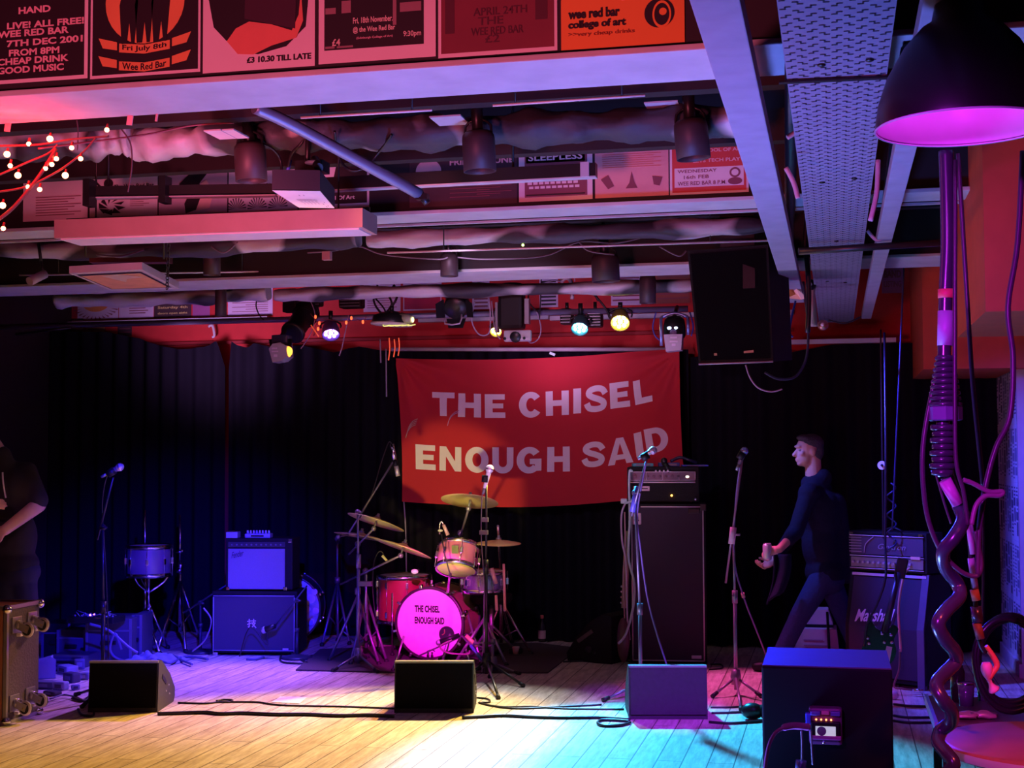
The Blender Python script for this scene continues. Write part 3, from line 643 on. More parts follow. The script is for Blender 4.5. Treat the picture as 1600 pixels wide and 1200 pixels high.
MB().cone(pt(46, 440, D=8.6), pt(70, 428, D=8.7), .028).build('lamp_body', mat('grey_can', (.4, .36, .42), .5), lp)
MB().cone(pt(68, 428, D=8.7), pt(64, 408, D=8.7), .008).build('arm', SATIN, lp); MB().cone(pt(64, 408, D=8.7), pt(60, 380, D=8.7), .01).build('stem', SATIN, lp)

# round black spotlight cans on stems
def can(label, cx, cy0, cy1, w, D, tilt=0.0, stemy=None):
    top = pt(cx, cy0, D=D); bot = pt(cx + tilt, cy1, D=D); r = w / 2 * D / F
    t = thing('spotlight_can', label, 'spotlight', top)
    ax = (bot - top); L = ax.length; M2 = Matrix.Translation(top) @ frame(ax)
    MB().lathe([(0, -.004), (r * .8, -.004), (r * .96, .01), (r, .03), (r, L), (r * .93, L), (r * .9, L - .02), (r * .86, L - .1), (0, L - .1)], M2, 28).build('can', mat('spotlight_black', (.05, .03, .035), .5), t)
    MB().lathe([(0, L - .095), (r * .5, L - .09), (r * .8, L - .06)], M2, 20).build('reflector', GREY, t)
    sy = stemy if stemy is not None else cy0 - 60
    MB().cone(top + V((0, 0, -.02)), V((top.x - .01, top.y, pt(cx, sy, D=D).z)), r * .36, r * .36).build('stem', SATIN, t)
    MB().cone(V((top.x - .01, top.y, pt(cx, sy, D=D).z)), V((top.x - .01, top.y, ZT)), .012).build('drop_rod', SATIN, t)
    a = top + V((-r * 1.02, 0, .05)); m = MB()
    m.tube([top + V((-r * .7, 0, -.05)), top + V((-r * .8, 0, .03)), top + V((0, 0, .06)), top + V((r * .8, 0, .03)), top + V((r * .7, 0, -.05))], .006, 6)
    m.build('yoke', SATIN, t)
    MB().cone(V((top.x - .01, top.y, pt(cx, sy, D=D).z)), V((top.x - .01, top.y, pt(cx, sy, D=D).z + .05)), r * .7, r * .7).build('ceiling_mount', SATIN, t)
can('red-lit black spotlight can left of the projector', 390, 226, 283, 50, 6.2, 3, 190)
can('big black spotlight can between the middle pair of pale plates', 747, 208, 268, 52, 5.9, 3, 140)
can('big black spotlight can next to the pale lengthwise board', 1078, 190, 248, 54, 5.8, 6, 120)
can('dark spotlight can above the far beam, beneath the light fitting', 331, 392, 430, 27, 9.0, 0, 370)
can('dark spotlight can hanging over the central lanterns', 702, 398, 432, 28, 9.0, 0, 370)
can('wide dark spotlight can beside the hanging loudspeaker', 945, 400, 440, 44, 8.7, 2, 365)
can('far dark spotlight can behind the wide one', 1012, 432, 474, 26, 9.9, 0, 410)
can('blue-lit spotlight can under the far beam at the left', 345, 450, 494, 18, 10.6, 0, 440)
for x0, y0, x1, y1, l in ((330, 210, 358, 214, 'small pale plate left of the first spotlight can'), (678, 188, 728, 192, 'pale plate beside the middle spotlight can'), (1010, 166, 1062, 170, 'pale plate beside the right spotlight can'), (358, 209, 378, 213, 'small pale plate behind the first spotlight can')):
    a = pt(x0, y0, D=5.9); b = pt(x1, y0, D=5.9); m = MB(); m.box((a + b) / 2, ((b - a).length, .16, .006)); tag(m.build('ceiling_plate', PAINT), l, 'plate')
for x, y, l in ((12, 198, 'small pale tag at the far left under the nearest beam'), (203, 188, 'slanted pale tag above the fairy lights'), (245, 182, 'tiny pale tag under the nearest beam')):
    p = pt(x, y, Y=B1B - .01); m = MB(); m.box(p, (.022 if x < 240 else .008, .004, .035), rot=Matrix.Rotation(.15, 3, 'Y')); tag(m.build('paper_tag', mat('pink_tag', (.7, .4, .42), .6)), l, 'tag')

# projector
pj = thing('projector', 'projector with white underside hanging from the ceiling, blue-lit side', 'projector', pt(475, 295, D=6.3))
A = pt(425, 296, Z=2.74); B_ = pt(500, 297, Z=2.74); C_ = pt(523, 324, Z=2.74); D_ = pt(467, 323, Z=2.74)
hgt = .085; m = MB(); bt = [A, B_, C_, D_]; tp = [p + V((0, 0, hgt)) for p in bt]
m.poly(bt[::-1]); m.poly(tp)
for i in range(4): m.poly([bt[i], bt[(i + 1) % 4], tp[(i + 1) % 4], tp[i]])
m.build('body', mat('projector_black', (.03, .03, .045), .5), pj)
dz = V((0, 0, -.004)); MB().poly([p + dz for p in bt]).build('bottom_plate', mat('white_plate', (.85, .82, .85), .5), pj)
m = MB()
def pl(u, v): return (A * (1 - u) + B_ * u) * (1 - v) + (D_ * (1 - u) + C_ * u) * v + dz * 1.6
for i in range(16): m.poly([pl(.28 + .03 * i, .45), pl(.29 + .03 * i, .45), pl(.29 + .03 * i, .55 + .1 * (i % 3)), pl(.28 + .03 * i, .55 + .1 * (i % 3))])
for u, v in ((.45, .2), (.55, .2), (.8, .7), (.86, .6), (.88, .8), (.82, .85)): m.poly([pl(u, v), pl(u + .02, v), pl(u + .02, v + .06), pl(u, v + .06)])
m.build('vent_marks', mat('grey_marks', (.3, .3, .32), .6), pj)
m = MB(); ctr = (A * .7 + B_ * .3) * .5 + (D_ * .8 + C_ * .2) * .5; f0 = (A * .7 + D_ * .3)
g0 = pt(440, 282, D=6.3)
for k in range(4):
    rr = .008 + .007 * k; m.tube([g0 + V((rr * math.cos(t), -.01, rr * math.sin(t))) for t in [2 * PI * j / 14 for j in range(15)]], .0015, 5, smooth=0)
m.build('fan_grille', mat('copper_grille', (.5, .25, .15), .4, .5), pj)
MB().cone(pt(492, 250, D=6.15), pt(498, 262, D=6.05), .02).build('mount_joint', SATIN, pj)
MB().cone(pt(480, 276, D=6.2), pt(482, 175, D=6.2), .012).build('mount_pole', SATIN, pj)
MB().box(pt(488, 262, D=6.2), (.13, .09, .05)).build('mount_plate', SATIN, pj)
m = MB(); m.ball(pt(488, 254, D=6.1), (.035, .02, .012)); m.build('lens', mat('pale_glass', (.5, .75, .9), .1, .3), pj)
MB().cone(pt(448, 272, D=6.3), pt(454, 250, D=6.3), .008).build('blue_plug', mat('blue_plug', (.05, .08, .8), .4), pj)
def cable(label, pts, r=.006, mt=CABLE, name='cable', n=6, sm=6, cat='cable'):
    m = MB(); m.tube(pts, r, n, smooth=sm); return tag(m.build(name, mt), label, cat)
cable('black cable arcing from the first spotlight can to the projector', [pt(372, 214, D=6.2), pt(400, 221, D=6.2), pt(425, 232, D=6.25), pt(438, 250, D=6.3), pt(440, 275, D=6.3)], .007)
cable('black cable dropping to the back of the projector', [pt(482, 205, D=6.2), pt(470, 225, D=6.2), pt(456, 240, D=6.25), pt(450, 262, D=6.3)], .007)
cable('black cable looping across the slanting pipe', [pt(612, 210, D=6.1), pt(590, 240, D=6.2), pt(570, 262, D=6.2), pt(545, 265, D=6.2), pt(527, 240, D=6.2), pt(523, 205, D=6.1)], .006)
cable('thin pale wire trailing through the fairy lights', [pt(60, 232, D=5.2), pt(140, 222, D=5.4), pt(230, 210, D=5.6), pt(300, 196, D=5.8), pt(365, 192, D=6)], .004, mat('red_wire', (.5, .12, .14), .5))
for i, (pts, l) in enumerate((
    ([(120, 188), (122, 205), (121, 235)], 'fine pink wire dangling by the nearest beam'),
    ([(190, 202), (204, 225), (206, 260), (200, 300)], 'fine pink wire curving in front of the posters'),
    ([(480, 395), (520, 392), (560, 385), (600, 398), (680, 405), (700, 402)], 'tangled cable below the middle cross beam'),
    ([(715, 402), (760, 405), (850, 400), (905, 378), (960, 380), (1000, 372)], 'drooping cable below the silver duct'),
    ([(900, 372), (905, 378), (920, 392), (960, 398)], 'short cable beside the wide dark can'),
    ([(150, 398), (190, 400), (225, 390)], 'cable above the picture tray'),
    ([(330, 385), (350, 395), (372, 378)], 'cable end beneath the light fitting'),
    ([(1030, 385), (1060, 400), (1072, 392)], 'cable running to the hanging loudspeaker'),
)): cable(l, [pt(x, y, D=5.5 if i < 2 else 8.6) for x, y in pts], .003 if i < 2 else .005, mat('grey_cable', (.16, .13, .16), .45))
m = MB(); m.box(pt(511, 400, D=8.4), (.05, .04, .05)); tag(m.build('junction_box', mat('pink_box', (.5, .3, .3), .6)), 'small pale junction box among the ceiling cables', 'junction box')
m = MB(); m.ball(pt(817, 383, D=8.3), .008, 8); tag(m.build('indicator_light', mat('green_led', (.6, 1, .3), emit=6, ecol=(.7, 1, .2))), 'tiny green indicator light on the ceiling rail', 'light')
# purlins above for depth
for i, (y, l) in enumerate(((5.5, 'black joist between nearest and middle beams'), (6.5, 'black joist just before the middle beam'), (8.5, 'black joist behind the middle beam'), (9.3, 'black joist before the far beam'))):
    struct(bxm(XL, XR, y, y + .08, 3.05, 3.2).build('trim_%d' % (20 + i), DARKPAINT), l)

# ---------------------------------------------------------------- red fairy lights
BULB = mat('red_bulb', (1, .3, .15), .3, emit=14, ecol=(1, .30, .12))
spots = [(167, 203), (78, 217), (45, 225), (11, 241), (112, 231), (88, 248), (81, 257), (71, 263), (126, 248), (16, 259), (28, 274), (102, 274), (44, 292), (62, 296), (4, 321), (5, 357)]
fg = 'red fairy lights at the left'
fl_b = None
desc = ['highest bulb of the red fairy lights, alone on the wire', 'glowing bulb of the red fairy lights above the upper fork', 'small fairy bulb left of the upper fork', 'bright fairy bulb at the left edge under the tag', 'fairy bulb at the right of the upper fork', 'topmost of the three clustered fairy bulbs', 'middle of the three clustered fairy bulbs', 'lowest of the three clustered fairy bulbs', 'fairy bulb above the pink ink-drawing poster', 'dim fairy bulb below the left edge bulb', 'bright fairy bulb over the foil duct end', 'fairy bulb beside the blank pink poster', 'fairy bulb at the lower fork', 'small fairy bulb right of the lower fork', 'fairy bulb at the left edge near the lower branch', 'lowest fairy bulb by the pale beam strip']
for (x, y), l in zip(spots, desc):
    c = pt(x, y, D=5.0)
    t = thing('fairy_bulb', l, 'fairy light', c, group=None)
    MB().ball(c, .0085 + .003 * (y in (241, 217, 274, 321)), 8).build('bulb', BULB, t)
    MB().cone(c + V((0, 0, .006)), c + V((.004, 0, .022)), .005, .004, 8).build('socket', mat('red_socket', (.3, .02, .02), .5), t)
br = mat('red_lit_branch', (.22, .05, .05), .6)
for pts, l, r in (([(-5, 345), (20, 325), (50, 290), (70, 262), (88, 232)], 'thick twisted string of the fairy lights running up right', .007), ([(-5, 300), (40, 292), (90, 268), (130, 238), (150, 215)], 'dark red twisted string crossing the fairy lights', .004), ([(-5, 275), (40, 255), (75, 240), (90, 226)], 'upper twisted string of the fairy lights', .004), ([(-5, 228), (60, 226), (110, 218), (170, 213)], 'straight top string of the fairy lights', .004)):
    cable(l, [pt(x, y, D=5.0) for x, y in pts], r, br, 'fairy_light_string')

# ---------------------------------------------------------------- lighting bar over the stage
LBY = YC - .9
m = MB(); a, b = pt(20, 524, Y=LBY), pt(1030, 478, Y=LBY); z = pt(300, 503, Y=LBY).z
m.cone((pt(-40, 500, Y=LBY).x, LBY, z), (pt(1075, 500, Y=LBY).x, LBY, z), .024, n=14)
tag(m.build('lighting_bar', mat('violet_grey_bar', (.2, .18, .28), .45, .4)), 'long grey lighting bar carrying the stage lanterns', 'lighting bar')
ZBAR = z
bar('short dark bar below the lighting bar at the left', pt(25, 522, Y=LBY), pt(110, 512, Y=LBY), .012, SATIN)
m = MB(); p = pt(335, 517, Y=YW - .12); m.tube([p + V((-.06, 0, .04)), p + V((-.02, 0, .05)), p + V((0, 0, -.04)), p + V((-.02, 0, -.06))], .012, 8); tag(m.build('wall_hook', PAINT), 'pale hook bracket on the red wall above the curtain gap', 'hook')
def gl(name, c, e, k): return mat(name, c, .2, emit=k, ecol=e)
def yoke(t, c, w, top, mt=SATIN):
    m = MB(); m.tube([c + V((-w, 0, 0)), V((c.x - w, c.y, top - .03)), V((c.x, c.y, top)), V((c.x + w, c.y, top - .03)), c + V((w, 0, 0))], .008, 6, smooth=2); m.build('yoke', mt, t)
    MB().cone((c.x, c.y, top), (c.x, c.y, ZBAR + .06), .018).build('hook_clamp', mt, t)
# theatre profile lantern (large dark) + moving head in front
c = pt(475, 495, Y=LBY - .05); t = thing('profile_lantern', 'large black theatre lantern on the left of the lighting bar', 'stage light', c)
M2 = Matrix.Translation(c) @ frame(pt(440, 545, Y=LBY - .4) - c)
MB().lathe([(0, -.16), (.07, -.16), (.095, -.10), (.10, .02), (.085, .05), (.085, .20), (.10, .21), (.10, .24), (.08, .24), (0, .22)], M2, 24).build('lamp_housing', SATIN, t)
m = MB(); 
for s in range(5): m.lathe([(.10, -.09 + s * .022), (.107, -.085 + s * .022), (.10, -.08 + s * .022)], M2, 24)
m.build('cooling_fins', BLACK, t); yoke(t, c, .11, ZBAR + .02)
MB().box(pt(455, 470, Y=LBY), (.12, .1, .2), bev=.01).build('ballast_box', BLACK, t)
c = pt(440, 553, Y=LBY - .35); t = thing('moving_head_light', 'pale faceted moving light with an orange lens under the left lantern', 'stage light', c)
m = MB(); M2 = Matrix.Translation(c) @ Matrix.Rotation(-.15, 4, 'Y')
m.prism([(-.075, .05), (-.06, -.065), (.02, -.065), (.07, -.035), (.075, .05), (.03, .085), (-.04, .085)], M2 @ Matrix(((1, 0, 0, 0), (0, 0, 1, -.07), (0, 1, 0, 0), (0, 0, 0, 1))), .14)
hd = m.build('head', mat('lilac_casing', (.5, .48, .55), .45), t)
m = MB()
for dz_, ww in ((.045, .045), (.02, .055), (-.015, .03)): m.box(M2 @ V((-.025, -.073, dz_)), (ww, .003, .012 if dz_ > 0 else .022))
m.build('label_strips', mat('pale_strip', (.8, .72, .85), .5), t)
MB().lathe([(0, .02), (.03, .018), (.045, 0), (.045, -.02)], Matrix.Translation(c + V((.068, -.03, .012))) @ frame(V((.85, -.5, -.2))), 20).build('lens', gl('orange_lens', (1, .5, .1), (1, .36, .04), 3.2), t)
MB().box(c + V((-.01, .03, .12)), (.14, .12, .07), bev=.015).build('base', mat('blue_black_base', (.04, .045, .09), .4), t)
m = MB(); m.cone(c + V((-.07, 0, -.02)), c + V((-.09, 0, .12)), .016, .02); m.cone(c + V((.075, 0, -.02)), c + V((.07, 0, .12)), .016, .02); m.build('arm', SATIN, t)
m = MB(); m.cone(c + V((-.02, .05, .15)), (c.x - .02, c.y + .3, ZBAR + .02), .018); m.build('clamp', SATIN, t)
# purple par can
def par(label, px, py, D_or_Y, r, aim, body, lens, leds=None, L=.16):
    c = pt(px, py, Y=D_or_Y); t = thing('par_can', label, 'stage light', c); ax = (V(aim) - c).normalized(); M2 = Matrix.Translation(c) @ frame(ax)
    MB().lathe([(0, -L), (r * .45, -L), (r * .6, -L * .85), (r * .95, -L * .3), (r, 0), (r, .02), (r * .93, .02), (r * .93, -.01), (0, -.012)], M2, 24).build('can', body, t)
    if leds:
        m = MB()
        for k in range(leds):
            a = 2 * PI * k / leds; m.ball(M2 @ V((r * .6 * math.cos(a), r * .6 * math.sin(a), -.004)), r * .2, 8)
        m.ball(M2 @ V((0, 0, -.004)), r * .24, 8); m.build('lens', lens, t)
    else: MB().ball(M2 @ V((0, 0, -.01)), (r * .86, r * .86, r * .25), 14, rot=M2.to_3x3()).build('lens', lens, t)
    yoke(t, c - ax * (L * .4), r * 1.12, c.z + r * 1.5)
    return t, c, M2
t, c, M2 = par('small violet LED par can right of the left lantern', 517, 521, LBY - .05, .075, pt(530, 900, Y=LBY - 1.4), mat('violet_can', (.12, .08, .32), .35), gl('violet_led', (.8, .6, 1), (.62, .30, 1), 9), 7, .15)
t, c, M2 = par('cyan glowing par can above the banner', 906, 512, LBY - .1, .07, pt(870, 760, Y=LBY - 1.3), mat('teal_can', (.05, .12, .14), .35), gl('cyan_led', (.5, .9, 1), (.18, .80, 1), 24), 7, .15)
t, c, M2 = par('yellow glowing par can above the banner', 969, 503, LBY - .1, .078, pt(960, 700, Y=LBY - 1.3), mat('yellow_can', (.3, .24, .05), .35), gl('yellow_led', (1, .95, .4), (1, .82, .20), 26), 7, .15)
t, c, M2 = par('half-hidden yellow par can behind the central lantern', 775, 517, LBY + .1, .05, pt(740, 760, Y=LBY - 1.3), mat('yellow_can', (1, 1, 1)), gl('yellow_led', (1, 1, 1), (1, 1, 1), 20), 7, .13)
# flat par with yellow lit underside
c = pt(612, 503, Y=LBY - .25); t = thing('flat_par_light', 'flat black stage light with yellow-lit underside over the banner corner', 'stage light', c)
m = MB(); m.lathe([(0, .07), (.09, .07), (.15, .045), (.165, -.01), (.16, -.02)], Matrix.Translation(c) @ Matrix.Rotation(.06, 4, 'Y'), 28); m.build('casing', SATIN, t)
MB().lathe([(.165, -.01), (.172, -.018), (.165, -.03), (.12, -.034), (0, -.034)], Matrix.Translation(c) @ Matrix.Rotation(.06, 4, 'Y'), 28).build('rim', mat('pale_rim', (.7, .7, .55), .4), t)
MB().cone(c + V((.10, -.05, .02)), c + V((.2, -.09, .005)), .05, .03).build('snout', mat('olive_snout', (.35, .38, .25), .4), t)
MB().ball(c + V((.205, -.092, .004)), (.01, .02, .022), 8).build('snout_lens', gl('warm_lens', (1, .9, .5), (1, .8, .35), 2.5), t)
m = MB()
for k in range(5): m.tube([c + V((-.04 + .05 * k, -.1, -.035)), c + V((-.02 + .05 * k, -.12, -.045)), c + V((.03 + .05 * k, -.1, -.035))], .005, 5)
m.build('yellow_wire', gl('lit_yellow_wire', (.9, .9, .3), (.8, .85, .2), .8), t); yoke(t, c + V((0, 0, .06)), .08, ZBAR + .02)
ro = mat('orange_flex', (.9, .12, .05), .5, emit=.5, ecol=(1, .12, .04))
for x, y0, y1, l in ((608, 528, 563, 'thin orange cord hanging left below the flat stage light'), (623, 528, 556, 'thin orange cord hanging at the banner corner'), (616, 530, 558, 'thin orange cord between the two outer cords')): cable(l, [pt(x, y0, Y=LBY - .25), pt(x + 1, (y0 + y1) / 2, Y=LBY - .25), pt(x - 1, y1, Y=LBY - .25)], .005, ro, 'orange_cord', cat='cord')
for x, y0, y1, l in ((594, 530, 567, 'grey strap hanging left of the orange cords'), (603, 545, 620, 'long grey strap hanging left of the banner')): cable(l, [pt(x, y0, Y=LBY - .2), pt(x + 1, y1, Y=LBY - .2)], .006, mat('grey_strap', (.25, .22, .28), .6), 'hanging_strap', cat='strap', sm=0)
for i, (x, y, l) in enumerate(((493, 495, 'orange fairy bulb above the violet par can'), (499, 505, 'orange fairy bulb left of the violet par can'), (497, 514, 'lower orange fairy bulb left of the violet par can'), (549, 497, 'orange fairy bulb on the bar between two lights'), (541, 504, 'orange fairy bulb right of the violet par can'), (567, 503, 'orange fairy bulb beside the flat stage light'))):
    m = MB(); m.ball(pt(x, y, Y=LBY - .15), (.010, .010, .016), 8); tag(m.build('fairy_bulb', mat('orange_bulb', (1, .2, .05), emit=2.5, ecol=(1, .10, .03))), l, 'fairy light')
cable('orange fairy light wire along the lighting bar', [pt(x, y, Y=LBY - .14) for x, y in ((485, 490), (497, 508), (490, 525), (500, 500), (540, 503), (553, 498), (568, 502), (572, 494))], .003, br, 'fairy_light_string')
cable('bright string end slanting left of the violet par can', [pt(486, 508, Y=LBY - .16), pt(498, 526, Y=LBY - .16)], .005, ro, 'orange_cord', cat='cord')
# barn door lantern
c = pt(713, 478, Y=LBY - .1); t = thing('barn_door_lantern', 'black fresnel lantern with open barn doors left of the central lantern', 'stage light', c)
M2 = Matrix.Translation(c) @ frame(V((.1, -1, -.5)))
MB().lathe([(0, -.12), (.08, -.12), (.1, -.08), (.1, .04), (.085, .06), (0, .05)], M2, 20).build('housing', SATIN, t)
for i, a in enumerate((0, PI / 2, PI, 1.5 * PI)):
    m = MB(); M3 = M2 @ Matrix.Rotation(a, 4, 'Z'); m.poly([M3 @ V((-.08, .09, .05)), M3 @ V((.08, .09, .05)), M3 @ V((.06, .15, .11)), M3 @ V((-.06, .15, .11))]); ob = m.build('barn_door', SATIN, t)
    md = ob.modifiers.new('thick', 'SOLIDIFY'); md.thickness = .003
m = MB(); m.tube([c + V((-.06, -.1, -.1)), c + V((-.06, -.12, -.155)), c + V((.06, -.12, -.155)), c + V((.07, -.1, -.08))], .008, 6, smooth=2); m.build('frame_holder', mat('lilac_metal', (.5, .4, .5), .4, .4), t); yoke(t, c, .12, ZBAR + .1)
# central lantern with white control plate
c = pt(800, 482, Y=LBY - .15); t = thing('central_lantern', 'tall black lantern with a pale control plate beneath it', 'stage light', c)
m = MB(); m.box(c, (.2, .16, .34), bev=.03); m.cone(c + V((0, 0, .14)), c + V((0, 0, .2)), .08); m.build('housing', BLACK, t)
m = MB(); M2 = Matrix.Translation(pt(809, 525, Y=LBY - .3)) @ Matrix.Rotation(-.25, 4, 'X'); m.box((0, 0, 0), (.22, .05, .085), bev=.012)
pl_ = m.build('control_plate', mat('pale_plate', (.62, .62, .66), .4), t, local=True); pl_.matrix_local = ORI[t].inverted() @ M2
q = pt(805, 527, Y=LBY - .34); m = MB(); m.lathe([(0, 0), (.04, 0), (.045, -.006), (.02, -.006)], Matrix.Translation(q) @ frame(V((0, -1, -.3))), 20)
for dx in (-.085, .07): m.ball(q + V((dx, .004, -.008)), .012, 8)
m.build('plate_knobs', SATIN, t); m = MB(); m.box(c + V((.13, -.02, -.03)), (.035, .06, .2)); m.box(c + V((-.12, 0, -.07)), (.02, .07, .24)); m.build('side_arm', GREY, t)
MB().cone((c.x, c.y, c.z + .18), (c.x, c.y, ZBAR + .1), .02).build('hook_clamp', SATIN, t)
# blue moving light at the banner's right corner
c = pt(1054, 520, Y=LBY - .35); t = thing('moving_head_light', 'blue-edged black moving light at the right banner corner', 'stage light', c)
M2 = Matrix.Translation(c)
MB().lathe([(0, .13), (.05, .125), (.075, .10), (.085, .05), (.085, -.02), (.075, -.04), (0, -.04)], M2, 24).build('head', BLACK, t)
m = MB(); m.prism([(-.07, -.02), (.07, -.02), (.06, -.14), (-.055, -.15)], M2 @ Matrix(((1, 0, 0, 0), (0, 0, 1, -.11), (0, 1, 0, 0), (0, 0, 0, 1))), .13); m.build('base', mat('lilac_casing', (1, 1, 1)), t)
m = MB()
for dz_, ww in ((-.045, .05), (-.075, .06), (-.1, .03)): m.box(c + V((.005, -.113, dz_)), (ww, .003, .013 if dz_ > -.09 else .02))
m.build('label_strips', mat('pale_strip', (1, 1, 1)), t)
m = MB(); m.cone(c + V((-.1, -.02, -.1)), c + V((-.1, -.02, .12)), .012); m.cone(c + V((.105, -.02, -.02)), c + V((.105, -.02, .12)), .012); m.tube([c + V((-.1, 0, .12)), c + V((0, 0, .15)), c + V((.1, 0, .12))], .012, 6); m.build('yoke', mat('blue_steel', (.3, .4, .75), .3, .6), t)
m = MB(); m.ball(c + V((-.03, -.085, .03)), (.016, .008, .012), 8); m.ball(c + V((.02, -.085, .03)), (.014, .008, .01), 8); m.build('indicator', gl('blue_white_led', (.7, .8, 1), (.55, .65, 1), 4), t)
MB().ball(c + V((0, -.084, -.005)), (.028, .01, .024), 8).build('lens', mat('dim_lens', (.2, .15, .3), .1), t)
MB().cone(c + V((0, 0, .13)), (c.x, c.y + .2, ZBAR), .016).build('clamp', SATIN, t)
# extra dark small lanterns
for i, (px, py, w_, h_, l) in enumerate(((495, 468, .09, .12, 'dark rounded lamp left above the violet par can'), (550, 470, .2, .13, 'ribbed dark dimmer box between left lights'), (886, 495, .1, .13, 'dark lamp body left of the cyan par can'), (930, 500, .12, .12, 'dark lamp body between cyan and yellow lights'))):
    c = pt(px, py, Y=LBY + .05); t = thing('dark_lantern', l, 'stage light', c); MB().box(c, (w_, .12, h_), bev=.02).build('housing', BLACK, t)
    m = MB()
    for k in range(5): m.box(c + V((0, -.062, -h_ * .38 + k * h_ * .19)), (w_ * .85, .006, .006))
    m.build('cooling_rib', GREY, t); MB().cone(c + V((0, 0, h_ * .4)), (c.x, c.y, ZBAR + .08), .014).build('clamp', SATIN, t)
# looped cables
lc = mat('lilac_cable', (.45, .35, .5), .5)
for i, (pts, l, r, mt) in enumerate((
    ([(408, 452), (400, 475), (405, 492), (412, 500)], 'dark loop of cable left of the big theatre lantern', .006, CABLE),
    ([(590, 445), (584, 470), (598, 490), (612, 475), (605, 455), (618, 447)], 'dark coil of cable above the flat stage light', .009, CABLE),
    ([(560, 442), (590, 470), (602, 488), (590, 498)], 'dark cable crossing above the flat stage light', .007, CABLE),
    ([(615, 445), (620, 465), (604, 490)], 'dark cable bundle to the flat stage light', .010, CABLE),
    ([(742, 470), (737, 500), (748, 522), (764, 520), (766, 490), (764, 465)], 'pale cable loop left of the central lantern', .006, lc),
    ([(768, 470), (771, 500), (775, 520), (782, 530)], 'pale cable dropping to the central lantern plate', .005, lc),
    ([(838, 485), (845, 510), (842, 528), (830, 536), (822, 528)], 'pale cable loop right of the central lantern', .005, lc),
    ([(828, 445), (826, 470), (840, 488)], 'dark cable right of the central lantern', .006, CABLE),
    ([(846, 418), (845, 460), (843, 500)], 'thin dark drop cable from the far beam', .005, CABLE),
    ([(810, 450), (840, 445), (865, 438), (880, 442)], 'pale cable arching to the hook', .006, lc),
    ([(896, 418), (898, 440)], 'pale wire above the bar', .004, lc),
    ([(905, 450), (925, 458), (945, 480), (955, 500)], 'dark cable to the yellow par can', .008, CABLE),
    ([(880, 455), (900, 452), (925, 456), (935, 470)], 'dark cable bundle between the cyan and yellow lights', .010, CABLE),
    ([(1025, 488), (1020, 510), (1024, 525), (1032, 532)], 'blue-lit cable left of the right moving light', .006, mat('blue_cable', (.05, .07, .4), .4)),
    ([(1078, 488), (1083, 510), (1080, 525)], 'blue-lit cable right of the right moving light', .006, mat('blue_cable', (0, 0, 0))),
    ([(545, 492), (535, 540), (530, 556)], 'pale strap from the violet par can', .005, lc),
    ([(470, 545), (486, 520), (492, 490), (480, 460)], 'safety wire of the big theatre lantern', .004, lc),
    ([(1165, 570), (1172, 590), (1185, 606), (1205, 612), (1222, 608)], 'pale cable curling beneath the hanging loudspeaker', .005, lc),
    ([(1195, 582), (1215, 592), (1240, 590), (1255, 572), (1262, 545), (1262, 500), (1255, 440)], 'blue-edged cable sweeping from the loudspeaker to the tray', .008, mat('blue_black_cable', (.02, .02, .07), .4)),
    ([(1243, 470), (1236, 500), (1234, 520), (1239, 527)], 'short blue cable hanging beside the tray', .007, mat('blue_cable', (0, 0, 0))),
    ([(1085, 412), (1120, 430), (1150, 432), (1180, 415)], 'dim cable looped across the loudspeaker front', .004, mat('grey_cable', (0, 0, 0))),
    ([(1295, 500), (1320, 505), (1345, 495)], 'thin dark cable lying across the tray end', .005, CABLE),
)):
    D_ = LBY - .1 if i < 17 else (9.4 if i != 19 else 9.6)
    cable(l, [pt(x, y, Y=D_) if i < 17 else pt(x, y, D=8.9) for x, y in pts], r, mt)
m = MB(); p = pt(890, 440, Y=LBY - .12); m.tube([p + V((-.07, 0, 0)), p + V((-.03, 0, .03)), p + V((.01, 0, 0)), p + V((.02, 0, -.14))], .017, 8); tag(m.build('bent_pipe', mat('pink_grey_pipe', (.5, .38, .42), .4, .3)), 'bent pale pipe hook above the cyan par can', 'pipe')
# exit-sign like glowing scrap by the tray
es = thing('crumpled_gel', 'crumpled pink and orange colour gel caught beside the tray', 'colour gel', pt(1240, 455, D=9.2))
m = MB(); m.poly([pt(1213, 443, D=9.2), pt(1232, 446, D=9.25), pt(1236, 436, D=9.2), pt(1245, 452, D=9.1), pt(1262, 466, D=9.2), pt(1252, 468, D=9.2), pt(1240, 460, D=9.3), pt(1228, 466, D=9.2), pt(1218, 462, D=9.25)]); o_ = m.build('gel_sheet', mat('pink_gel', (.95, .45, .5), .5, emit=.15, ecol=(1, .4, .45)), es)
md = o_.modifiers.new('t', 'SOLIDIFY'); md.thickness = .004
m = MB(); m.poly([pt(1229, 448, D=9.15), pt(1236, 443, D=9.15), pt(1243, 460, D=9.12), pt(1231, 465, D=9.15)]); m.build('orange_patch', mat('orange_gel', (.9, .22, .05), .5), es)
